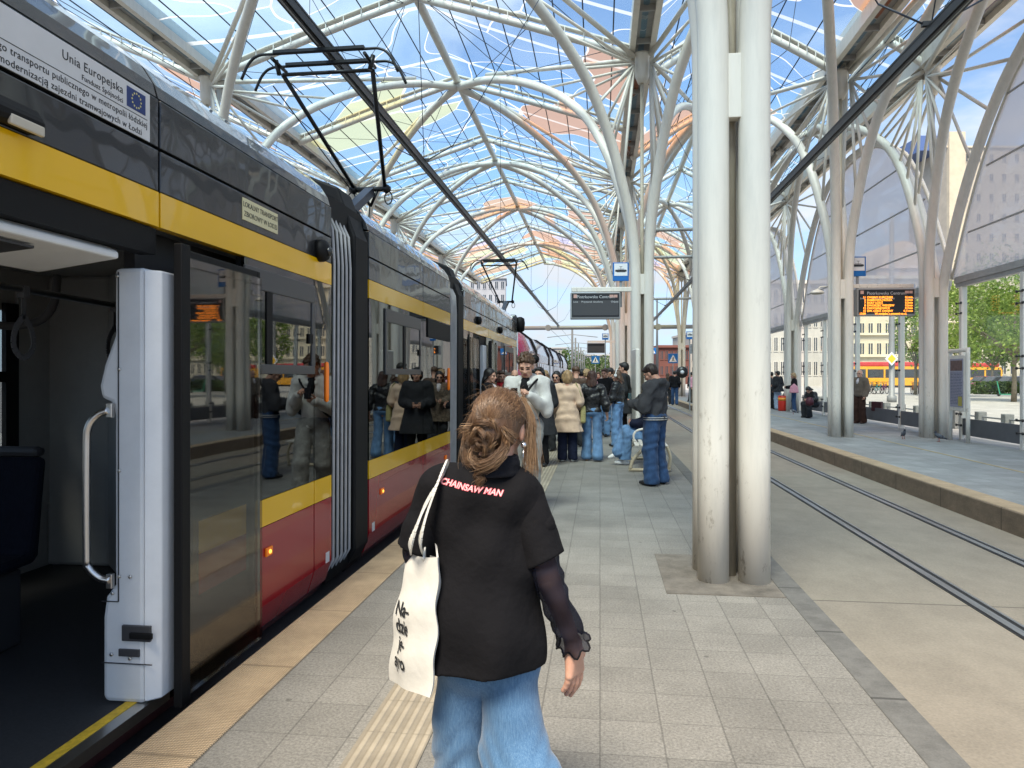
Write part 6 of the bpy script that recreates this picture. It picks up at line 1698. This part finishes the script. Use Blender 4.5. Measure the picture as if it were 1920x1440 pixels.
r, J, _ = person('fair-haired woman in a black jacket and jeans with a pink bag', at(1489, 30.3), 75, 1.66, hair='bob', hairm_=H_BLOND, top=dict(m=m_blackcloth, g=.035, len=.88, name='jacket'), legs=dict(m=m_denim_d, g=.018, flare=.04), shoes=m_whites, res=.014, seed=43, group=G2, headrot=(-15, 0), pose=dict(elL=(-.25, 0, 1.1), wrL=(-.1, .3, 1.08), elR=(.25, 0, 1.1), wrR=(.1, .3, 1.06)))
o = held(r, MB().prism([(-.19, .0), (.19, .0), (.15, .26), (.0, .40), (-.15, .26)], 'x', -.36, -.27), 'handbag', m_pinkc, 'pale pink handbag on the arm of the fair-haired woman', 'bag', bevel=.03); o.location.z = .82
person('person in a black coat and pale jeans with a bag, half behind the column', at(1458, 32.5), 40, 1.74, hair='short', hairm_=H_DARK, top=dict(m=m_darkg, g=.05, len=.80, name='coat'), legs=dict(m=m_denim_p, g=.02, flare=.03), res=.015, seed=44, group=G2, pose=dict(wrR=(.1, .28, 1.05)))
person('person in a dark jacket beside the nearest column edge', at(1446, 33.5), 30, 1.70, hair='short', hairm_=H_DARK, top=dict(m=m_greycl, g=.03, len=.9, name='jacket'), legs=dict(m=m_darkg, g=.02), res=.017, seed=45, group=G2)
for k, (px, zc, fc, H, tm, lm, lb) in enumerate(((1252, 38, 0, 1.66, m_bronze, m_darkg, 'long-haired woman walking beside a man in black beyond the track'), (1265, 37, -5, 1.78, m_blackcloth, m_denim_d, 'man in black walking away beyond the track'), (1297, 42, 30, 1.74, m_darkg, m_darkg, 'person in charcoal reading on the far right platform'), (1302, 40, 200, 1.70, m_pinkc, m_taupe, 'person in pink at the edge of the nearest column'))):
    person(lb, at(px, zc), fc, H, hair='long' if k == 0 else 'short', hairm_=H_BROWN if k == 0 else H_DARK, top=dict(m=tm, g=.03, len=.88, name='jacket'), legs=dict(m=lm, g=.018), res=.02, seed=60+k, group=G2, pose=dict(anL=(-.1, .1, .085), anR=(.1, -.14, .10)))
# ------------------------------------------------------------------ the young woman walking ahead of the lens
wx, wy, _z = at(926, 2.05)
W = bpy.data.objects
shirt_c, cuff_c = m_blackcloth, None
SR = .0065
sh = {'L': A3((-.160, .0, 1.225)), 'R': A3((.085, -.02, 1.205))}
el = {'L': A3((-.226, .02, 1.025)), 'R': A3((.158, -.055, .975))}
wr = {'L': A3((-.165, .20, .965)), 'R': A3((.228, .020, .778))}
hip = {'L': A3((-.078, 0, .80)), 'R': A3((.056, 0, .80))}
kn = {'L': A3((-.100, .08, .45)), 'R': A3((.058, -.03, .50))}
an = {'L': A3((-.098, .10, .085)), 'R': A3((.25, -.36, .17))}
def wtorso(g):
    return [ell((-.034, .0, 1.105), (.118+g, .090+g, .16+g)), ell((-.02, .0, .95), (.112+g, .088+g, .15)), ell((-.006, -.012, .83), (.126+g, .105+g, .11)),
            cone((-.115, -.01, 1.232), (.045, -.018, 1.218), .052+g*.8), cone((-.01, -.024, 1.225), (.004, -.020, 1.30), .080+g*.5, .054)]
body = [(0.045, wtorso(-.010) + [cone(sh[q], el[q], .043, .034) for q in 'LR'] + [cone(hip[q], kn[q], .072, .05) for q in 'LR'] + [cone(kn[q], an[q], .05, .034) for q in 'LR'])]
V, F = sdf_mesh(body, .012)
parts = [(V, F, 0)]
HS = .85
pit, yw = -6, -14
HR = rotm(rx=pit, rz=yw); hp = A3((.012, -.018, 1.302)); hl = A3((0, .02, .115))*HS
toW = lambda P: (np.asarray(P)*HS + hl) @ HR.T + hp
V, F, mi = head_mesh(.005)
parts.append((toW(V), F, mi))
for q, sd in (('L', -1), ('R', 1)):
    d = A3((.06, .02, -1.0)) if q == 'R' else (wr['L']-el['L'])
    pn = A3((-.75, .55, 0)) if q == 'R' else A3((.7, 0, -.4))
    pr, fg = hand_prims(wr[q], d, pn, sd, 1.12, 15 if q == 'R' else 60)
    V, F = sdf_mesh([(0.014, pr + [cone(el[q], wr[q], .034, .0215)]), (0.0025, fg)], .0036)
    parts.append((V, F, 0))
girl = mesh_from('person', parts, [m_skin, m_lip, m_brow, m_eye])
girl.location = (wx, wy, 0); girl.rotation_euler = (0, 0, YAW + R_(-2))
tag(girl, 'young woman with a messy bun and black T-shirt walking just ahead, seen from behind', 'person', None, 'thing')
# T-shirt: boxy, with wide sleeves and a diagonal drape
m_tee = cloth('black_cotton', (.0075, .0072, .0085), var=.12, bump=.35)
se = {q: sh[q]*.14 + el[q]*.86 for q in 'LR'}
se['R'] = A3((.142, -.05, 1.03)); se['L'] = A3((-.216, .01, 1.05))
dR = se['R']-sh['R']; dL = se['L']-sh['L']
def drape(P):
    x, y, z = P[..., 0], P[..., 1], P[..., 2]
    u = x*.62 + z*.78
    back = np.clip((-y)/.06, 0, 1)
    w = .008*np.sin(u*36 + 1.5*np.sin(x*9+z*4))*np.clip((1.20-z)/.2, 0, 1)*back
    w = w + .007*np.sin((x*.9-z*.45)*46+2)*np.clip((z-.95)/.2, 0, 1)*back
    w = w + .007*np.sin(x*40+3*np.sin(z*5))*np.clip((1.0-z)/.2, 0, 1)
    return w
ts = [(0.05, wtorso(.018) + [cone((-.025, -.014, 1.02), (-.012, -.022, .70), (.116), .134), cone((-.06, -.012, .98), (-.052, -.022, .68), .102, .128), cone((.02, -.012, .98), (.004, -.022, .68), .100, .130)] + [cone(sh[q], se[q]*.45+sh[q]*.55, .058, .060) for q in 'LR']),
      (0.02, [cone(sh['L'], se['L'], .058, .068)]), (0.02, [cone(sh['R'], se['R'], .058, .066)])]
cuts = [((0, 0, .740), (.05, .0, -1)), ((0, 0, 1.312), (0, .1, 1))]
V, F = sdf_mesh([ts[0]], SR, cuts=cuts, wrinkle=drape)
tp = [(V, F, 0)]
fr = folds(.006, 45, 91)
for k, q in ((1, 'L'), (2, 'R')):
    V, F = sdf_mesh([ts[k]], .0055, cuts=[(se[q], tuple(se[q]-sh[q] + (A3((.02, 0, .02)) if q == 'R' else A3((0, 0, 0)))))], wrinkle=fr)
    tp.append((V, F, 0))
tee = mesh_from('t_shirt', tp, m_tee, girl)
# turtleneck collar and sheer sleeves
V, F = sdf_mesh([(0.01, [cone((-.002, -.034, 1.262), (.006, -.030, 1.335), .078, .070)])], .005, cuts=[((-.004, -.018, 1.326), (0, .0, 1)), ((0, 0, 1.270), (0, 0, -1))], wrinkle=folds(.003, 90, 5, (.3, .3, 2)))
mesh_from('collar', [(V, F, 0)], cloth('black_mesh_collar', (.010, .0105, .014)), girl)
m_mesh = cloth('navy_mesh_sleeve', (.012, .013, .024), rough=.8, bump=.3)
_n, _l = m_mesh.node_tree.nodes, m_mesh.node_tree.links
_tr = _n.new('ShaderNodeBsdfTransparent'); _mx = _n.new('ShaderNodeMixShader'); _lw = _n.new('ShaderNodeLayerWeight'); _lw.inputs[0].default_value = .35
_mr = _n.new('ShaderNodeMapRange'); _mr.inputs['To Min'].default_value = .74; _mr.inputs['To Max'].default_value = 1.0
_l.new(_lw.outputs['Facing'], _mr.inputs['Value']); _l.new(_mr.outputs[0], _mx.inputs[0]); _l.new(_tr.outputs[0], _mx.inputs[1]); _l.new(_n['Principled BSDF'].outputs[0], _mx.inputs[2]); _l.new(_mx.outputs[0], _n['Material Output'].inputs['Surface'])
def sleeve(q):
    a0, a1, a2 = sh[q]*.5+el[q]*.5, el[q], wr[q]
    path = spline([a0, a1, a1*.5+a2*.5, a2 + (a2-a1)*.02], 10)
    rad = np.interp(np.linspace(0, 1, len(path)), [0, .35, .7, .93, 1], [.046, .042, .040, .041, .047])
    b = MB(); n = 40
    rs = np.random.RandomState(3 if q == 'L' else 4)
    u = None; vs_ = []
    for i, p in enumerate(path):
        t_ = (path[min(i+1, len(path)-1)]-path[max(i-1, 0)]).normalized()
        u = (t_.orthogonal() if u is None else u - t_*u.dot(t_)).normalized(); w_ = t_.cross(u)
        for j in range(n):
            a = 2*math.pi*j/n
            wv = .0035*math.sin(i*.9+2.2*math.sin(a+i*.25)) + .003*math.sin(3*a+i*.35)
            if i >= len(path)-2: wv += .006*math.sin(7*a+1)
            sl_ = t_*(.008*math.sin(7*a)) if i == len(path)-1 else Vector((0, 0, 0))
            vs_.append(p + (u*math.cos(a)+w_*math.sin(a))*(rad[i]+wv) + sl_)
    b.add(vs_, [(i*n+j, i*n+(j+1) % n, (i+1)*n+(j+1) % n, (i+1)*n+j) for i in range(len(path)-1) for j in range(n)], 0, True)
    o = b.build('sleeve', m_mesh, girl, recalc=False)
    last = vs_[-n:]
    MB().tube(last, .0028, 6, closed=True).build('cuff', m_blackcloth, girl, recalc=False)
sleeve('L'); sleeve('R')
# wide jeans
jf = folds(.012, 26, 17, (1, 1, .8))
def jw(P): return jf(P) + .004*np.sin(P[..., 2]*70 + 6*np.sin(P[..., 0]*22))*np.clip((.62-P[..., 2])/.2, 0, 1)
seatp = [ell((-.006, -.016, .785), (.124, .100, .09)), ell((-.068, -.045, .745), (.072, .074, .08)), ell((.062, -.045, .745), (.072, .074, .08))]
gl_ = lambda q, o: (0.035, seatp + [cone(hip[q]+A3((-.004, -.01, -.04)), kn[q], .078, .086), cone(kn[q], an[q]+A3((o, 0, -.03)), .086, .150)])
V, F = sdf_mesh([gl_('L', -.01)], .0075, cuts=[((0, 0, .035), (0, 0, -1)), ((0, 0, .86), (0, 0, 1))], wrinkle=jw)
V2, F2 = sdf_mesh([gl_('R', .02)], .0075, cuts=[((0, 0, .06), (0, 0, -1)), ((0, 0, .86), (0, 0, 1))], wrinkle=jw)
def denim_real():
    m = bpy.data.materials.new('woven_blue_denim'); m.use_nodes = True
    n, l = m.node_tree.nodes, m.node_tree.links; b = n['Principled BSDF']; b.inputs['Roughness'].default_value = .85; b.inputs['Specular IOR Level'].default_value = .2; b.inputs['Sheen Weight'].default_value = .2
    t = n.new('ShaderNodeTexCoord')
    def N(scale, st, det=5):
        mp = n.new('ShaderNodeMapping'); mp.inputs['Scale'].default_value = st; l.new(t.outputs['Object'], mp.inputs[0])
        q = n.new('ShaderNodeTexNoise'); q.inputs['Scale'].default_value = scale; q.inputs['Detail'].default_value = det; q.inputs['Roughness'].default_value = .7; l.new(mp.outputs[0], q.inputs['Vector']); return q.outputs['Fac']
    big, slub, fine = N(4, (1, 1, .5)), N(260, (1, 1, .10), 3), N(480, (1, 1, 1), 2)
    def M(op, a, c, d=None):
        q = n.new('ShaderNodeMath'); q.operation = op
        for i, x in enumerate((a, c, d)):
            if x is None: continue
            if isinstance(x, (int, float)): q.inputs[i].default_value = x
            else: l.new(x, q.inputs[i])
        return q.outputs[0]
    v = M('ADD', M('ADD', M('MULTIPLY', big, .35), M('MULTIPLY', slub, .75)), M('MULTIPLY', fine, .40))
    r = n.new('ShaderNodeValToRGB'); e = r.color_ramp.elements
    e[0].position = .52; e[0].color = (.050, .120, .225, 1); e[1].position = 1.0; e[1].color = (.15, .26, .39, 1); q = e.new(.76); q.color = (.085, .18, .315, 1)
    l.new(v, r.inputs[0]); l.new(r.outputs[0], b.inputs['Base Color'])
    bp = n.new('ShaderNodeBump'); bp.inputs['Strength'].default_value = .4; bp.inputs['Distance'].default_value = .003; l.new(v, bp.inputs['Height']); l.new(bp.outputs[0], b.inputs['Normal'])
    return m
m_denimw = denim_real()
jeans = mesh_from('jeans', [(V, F, 0), (V2, F2, 0)], m_denimw, girl)
st = MB()
st.tube([(0.0, -.135+.0, .90), (.0, -.138, .84), (.002, -.135, .78)], .0035, 6)
for q in 'LR':
    f = A3((0, 1, 0)) if q == 'L' else A3((.1, .8, -.5)); f /= np.linalg.norm(f)
    b0 = A3((an[q][0], an[q][1], an[q][2]-.04))
    V, F = sdf_mesh([(0.02, [cone(b0-f*.05, b0+f*.10, .036), cone(b0+f*.10, b0+f*.15, .036, .027)])], .009)
    mesh_from('shoe', [(V, F, 0)], m_whites, girl)
# lettering printed across the shoulders
m_print = mat('pink_print', (0.80, 0.14, 0.17), .6); m_print2 = mat('pale_pink_print', (.85, .50, .50), .6)
def surf_text(body, size, xc, zc, rot, m, name, par, surf, off=.0015, bold=0.0, shear=0.0):
    cu = bpy.data.curves.new('t', 'FONT'); cu.body = body; cu.size = size; cu.align_x = 'CENTER'; cu.align_y = 'CENTER'; cu.offset = bold; cu.shear = shear; cu.resolution_u = 3
    to = bpy.data.objects.new('t', cu); COL.objects.link(to)
    me = bpy.data.meshes.new_from_object(to.evaluated_get(bpy.context.evaluated_depsgraph_get()))
    bpy.data.objects.remove(to)
    import bmesh
    bm = bmesh.new(); bm.from_mesh(me)
    bmesh.ops.subdivide_edges(bm, edges=[e for e in bm.edges if e.calc_length() > size*.2], cuts=2)
    bmesh.ops.triangulate(bm, faces=bm.faces)
    for v in bm.verts:
        a, b_ = v.co.x*math.cos(rot)-v.co.y*math.sin(rot), v.co.x*math.sin(rot)+v.co.y*math.cos(rot)
        v.co = surf(xc+a, zc+b_, off)
    bm.to_mesh(me); bm.free()
    me.materials.clear(); me.materials.append(m)
    o = bpy.data.objects.new(name, me); COL.objects.link(o); o.parent = par
    return o
from mathutils.bvhtree import BVHTree
def bvh(o): return BVHTree.FromPolygons([v.co.copy() for v in o.data.vertices], [tuple(p.vertices) for p in o.data.polygons])
tb_ = bvh(tee)
def back_surf(x, z, off):
    h = tb_.ray_cast(Vector((x, -.6, z)), Vector((0, 1, 0)))
    p = h[0] if h[0] is not None else Vector((x, -.12, z))
    return p + Vector((0, -off, 0))
surf_text('CHAINSAW MAN', .0225, -.058, 1.243, R_(-9), m_print, 'lettering', tee, back_surf, .0022, .0014, .25)
surf_text('CHAINSAW MAN', .0225, -.058, 1.243, R_(-9), m_print2, 'lettering_core', tee, back_surf, .0030, -.0001, .25)
# ---- hair: a scalp-hugging cap plus combed strands, bun and loose locks
m_hairs = bpy.data.materials.new('brown_hair_strands'); m_hairs.use_nodes = True
_n, _l = m_hairs.node_tree.nodes, m_hairs.node_tree.links; _b = _n['Principled BSDF']; _b.inputs['Roughness'].default_value = .38; _b.inputs['Specular IOR Level'].default_value = .5
_at = _n.new('ShaderNodeAttribute'); _at.attribute_name = 'tone'
_rr = _n.new('ShaderNodeValToRGB'); _e = _rr.color_ramp.elements; _e[0].color = (.055, .029, .015, 1); _e[1].color = (.36, .235, .13, 1); _q = _e.new(.5); _q.color = (.145, .08, .042, 1)
_l.new(_at.outputs['Fac'], _rr.inputs[0]); _l.new(_rr.outputs[0], _b.inputs['Base Color'])
k, hpz = hair_prims('x', np.random.RandomState(1))
hpz = [ell((0, -.022, .046), (.084, .102, .088)), ell((0, -.05, .0), (.078, .075, .080)), ell((-.006, -.135, -.022), (.040, .034, .038))]
V, F = sdf_mesh([(.02, hpz)], .006, cuts=[((0, .052, .045), (0, 1, -.7))])
hair = mesh_from('hair', [(toW(V), F, 0)], hairm('brown_hair_base', (.07, .034, .015)), girl)
rs = np.random.RandomState(12)
strands, tones, radii = [], [], []
bun = A3((-.006, -.138, -.022))
def surf_head(p):
    q = (A3(p)-A3((0, -.022, .046)))/A3((.0875, .1055, .0915)); return A3((0, -.022, .046)) + q/np.linalg.norm(q)*A3((.0875, .1055, .0915))
for i in range(2600):                                         # combed back from the hairline into the bun
    a = rs.uniform(-2.75, 2.75); 
    th_ = rs.uniform(.0, 1.0)
    az = rs.uniform(0, 2*math.pi); pol = math.acos(rs.uniform(-.35, 1))
    st_ = A3((math.sin(pol)*math.sin(az), math.sin(pol)*math.cos(az), math.cos(pol)))
    p0 = A3((0, -.022, .046)) + st_*A3((.0875, .1055, .0915))
    if p0[1] > .055 and p0[2] < .07: continue
    if p0[2] < -.02 and abs(p0[0]) > .055 and p0[1] > -.04: continue
    end = bun + rs.normal(0, .012, 3)
    pts = []
    lift = rs.uniform(0, .006)
    for j in range(8):
        t_ = j/7
        p = p0*(1-t_) + end*t_
        s_ = surf_head(p)
        w_ = min(1, max(0, (t_-.72)/.28))
        s_ = s_*(1-w_) + (p)*w_
        pts.append(s_ + (s_-A3((0, -.02, .03)))*lift*5*.2 + A3((.0016*math.sin(9*t_+i), 0, .0014*math.cos(7*t_+i*2))))
    strands.append(pts); tones.append(np.clip(rs.normal(.42, .2), 0, 1)); radii.append(rs.uniform(.0007, .0013))
for lk in range(26):                                          # bun: thick loops of hair made of many strands
    n_ = A3((rs.normal(0, .5), -1, rs.normal(0, .5))); n_ /= np.linalg.norm(n_)
    u_ = np.cross(n_, (0, 0, 1.)); u_ /= np.linalg.norm(u_); v_ = np.cross(n_, u_)
    R0 = rs.uniform(.012, .036); c0 = bun + A3((rs.normal(-.006, .014), -.012+rs.normal(0, .012), rs.normal(-.004, .016))); ph = rs.uniform(0, 6.28); sp_ = rs.uniform(2.2, 5.2)
    tl = rs.uniform(.25, .8)
    for i in range(30):
        o_ = rs.normal(0, .0035, 3); pts = []
        for j in range(12):
            a = ph + sp_*j/11; R1 = R0*(1-.12*j/11)
            pts.append(c0 + (u_*math.cos(a)+v_*math.sin(a))*R1 + n_*(-.010*math.sin(j*.6+lk)) + o_*(1+.3*math.sin(j)))
        strands.append(pts); tones.append(np.clip(rs.normal(tl, .14), 0, 1)); radii.append(rs.uniform(.0007, .0012))
def lock(path, count, spread, tone, taper=True, wave=.003, tw=1.0):
    sp_ = spline(path, 5)
    for i in range(count):
        o_ = rs.normal(0, 1, 3)*A3(spread); ph = rs.uniform(0, 6.28); e_ = rs.uniform(.75, 1.0); pts = []
        for j, p in enumerate(sp_[:max(4, int(len(sp_)*e_))]):
            t_ = j/(len(sp_)-1)
            pts.append(A3(p) + o_*(.35+.9*t_)*tw + wave*A3((math.sin(8*t_+ph), math.cos(7*t_+ph), 0)))
        strands.append(pts); tones.append(np.clip(rs.normal(tone, .16), 0, 1)); radii.append(rs.uniform(.0006, .0011))
lock([(.060, .045, .105), (.090, .045, .04), (.098, .035, -.04), (.105, .03, -.12), (.098, .035, -.20)], 170, (.013, .024, .012), .74)     # right of the face
lock([(.055, .055, .10), (.088, .06, .0), (.090, .06, -.10), (.082, .05, -.16)], 110, (.012, .022, .010), .68)
lock([(-.062, .04, .10), (-.094, .02, .03), (-.104, .0, -.05), (-.098, -.02, -.12), (-.085, -.03, -.15)], 320, (.009, .020, .006), .60)     # left side, falling past the ear
lock([(-.070, -.03, .07), (-.098, -.04, .0), (-.098, -.06, -.07), (-.07, -.09, -.115), (-.03, -.115, -.13)], 300, (.008, .014, .008), .52)
lock([(-.05, -.10, -.06), (-.05, -.13, -.10), (-.02, -.14, -.125), (.02, -.135, -.11), (.05, -.115, -.07)], 260, (.010, .010, .010), .58)   # the roll under the bun
lock([(.05, -.09, -.02), (.055, -.12, -.06), (.03, -.14, -.10), (-.01, -.145, -.12), (-.045, -.13, -.12)], 240, (.010, .010, .010), .50)
lock([(-.02, -.12, -.10), (-.035, -.125, -.15), (-.018, -.13, -.165), (-.03, -.128, -.185), (-.014, -.128, -.20)], 150, (.008, .007, .006), .42, wave=.006, tw=.6)   # curl down the nape
lock([(.0, -.12, -.10), (-.01, -.13, -.14), (-.03, -.128, -.155), (-.02, -.13, -.18)], 110, (.009, .007, .005), .4, wave=.006, tw=.6)
lock([(.04, -.11, .0), (.065, -.12, -.02), (.085, -.105, -.035)], 60, (.010, .008, .012), .6)
lock([(-.05, -.11, .0), (-.085, -.12, -.01), (-.10, -.11, -.03)], 60, (.010, .008, .012), .6)
for i in range(340):                                          # flyaways
    az = rs.uniform(0, 6.28); pol = rs.uniform(.2, 1.7)
    p = surf_head((math.sin(pol)*math.sin(az)*.1, math.sin(pol)*math.cos(az)*.1-.03, .046+math.cos(pol)*.1))
    if p[1] > .05: continue
    d_ = rs.normal(0, 1, 3); nrm = (p-A3((0, -.022, .046))); nrm /= np.linalg.norm(nrm)
    strands.append([p + nrm*.010*t_ + d_*.022*t_ + A3((0, -.01, -.03))*t_*t_ for t_ in np.linspace(0, 1, 5)]); tones.append(.6); radii.append(.0005)
vv, ff, tn = [], [], []
for pts, tone, rad in zip(strands, tones, radii):
    P = toW(np.array(pts)); n_ = len(P); o_ = len(vv)
    T_ = np.gradient(P, axis=0); T_ /= np.maximum(np.linalg.norm(T_, axis=1), 1e-9)[:, None]
    u_ = np.cross(T_, A3((.3, .5, .8))); u_ /= np.maximum(np.linalg.norm(u_, axis=1), 1e-9)[:, None]; w_ = np.cross(T_, u_)
    tap = np.linspace(1, .35, n_)[:, None]*rad
    for c_ in range(3):
        a = 2.0944*c_
        vv.extend((P + (u_*math.cos(a)+w_*math.sin(a))*tap).tolist())
    tn.extend([tone]*(3*n_))
    for c_ in range(3):
        d_ = (c_+1) % 3
        ff.extend([(o_+c_*n_+j, o_+d_*n_+j, o_+d_*n_+j+1, o_+c_*n_+j+1) for j in range(n_-1)])
me = bpy.data.meshes.new('hair_strands'); me.from_pydata(vv, [], ff); me.materials.append(m_hairs)
me.polygons.foreach_set('use_smooth', [True]*len(ff))
at_ = me.attributes.new('tone', 'FLOAT', 'POINT'); at_.data.foreach_set('value', tn); me.update()
so = bpy.data.objects.new('hair_strands', me); COL.objects.link(so); so.parent = hair
so['kind'] = 'stuff'
er = MB().lathe([(.004, -.010), (.009, -.004), (.007, .006)], (0, 0, 0), 10).build('earring', mat('silver', (.75, .75, .76), .2, 1.0), girl); er.location = toW(A3((.086, -.012, -.052)))
MB().tube([toW(A3((.086, -.012, -.06))), toW(A3((.084, -.010, -.13)))], .0012, 5).build('earring', MATS['silver'], girl, recalc=False)
# ---- canvas tote on her left shoulder
m_canvas = cloth('cream_canvas', (.66, .64, .58), var=.06, vscale=6, bump=.5, bscale=14, bdist=.008)
tote = empty('tote_bag', (wx, wy, 0), YAW + R_(-2), "cream canvas tote with black lettering on the walking woman's left shoulder", 'bag'); tote['kind'] = 'thing'
n1, n2 = 26, 34
def bag_pt(u, v, side):
    """u along the bag 0..1 (front to back), v bottom to top 0..1"""
    wdt = .30 - .03*v
    y = -.045 + (u-.5)*wdt*.62
    z = .685 + .375*v - .03*u*(1-v) - .016*math.sin(u*math.pi)*v
    bulge = (.022 + .020*math.sin(v*math.pi))*math.sin(u*math.pi)**.7
    x = -.214 + .020*v + side*bulge + .006*math.sin(u*11+v*5)*(1-abs(2*v-1)*.3) + .004*math.sin(v*17+u*3)
    x += -.022*(1-v)
    return (x + (u-.5)*-.115*(1.0+.25*(1-v)), y, z)
b = MB()
for side in (-1, 1):
    vs_ = [bag_pt(i/n1, j/n2, side) for j in range(n2+1) for i in range(n1+1)]
    b.add(vs_, [(j*(n1+1)+i, j*(n1+1)+i+1, (j+1)*(n1+1)+i+1, (j+1)*(n1+1)+i) for j in range(n2) for i in range(n1)], 0, True)
bagm = b.build('bag_body', m_canvas, tote)
for u, side in ((.70, 1), (.76, -1)):
    p0 = A3(bag_pt(u, .97, side)); p1 = A3(bag_pt(.28, .97, side))
    path = spline([p0, A3((-.205+.012*side, -.120, 1.10)), A3((-.178+.006*side, -.108, 1.19)), A3((-.146, -.082, 1.262)), A3((-.130, -.02, 1.300)), A3((-.14, .05, 1.27)), A3((-.19, .085, 1.17)), p1], 6)
    s_ = MB()
    for p, q in zip(path, path[1:]): s_.beam(p, q, .022, .005, up=(.9, .3, .2))
    s_.build('bag_handle', m_canvas, tote)
bb_ = bvh(bagm)
# the printed side faces away from her, seen foreshortened: words read along the bag
def bag_surf(u, v, off):
    t_ = max(0.0, min(1.0, .5 - u/.30)); 
    p = A3(bag_pt(min(max(t_, .01), .99), v, -1)); q = A3(bag_pt(min(max(t_+.03, .01), .99), v, -1))
    n_ = np.cross(q-p, (0, 0, 1.)); n_ /= np.linalg.norm(n_)
    if n_[0] > 0: n_ = -n_
    return Vector(p + n_*off)
m_bk = mat('black_screen_print', (.015, .015, .016), .7)
for ln_, (w_, v_) in enumerate((('Na–', .585), ('dzie', .455), ('je–', .325), ('ayro', .195))):
    surf_text(w_, .058, .0, 0, 0, m_bk, 'lettering', bagm, lambda x, z, off, v_=v_: bag_surf(x, v_ + z/.385, off), .003, .0012)
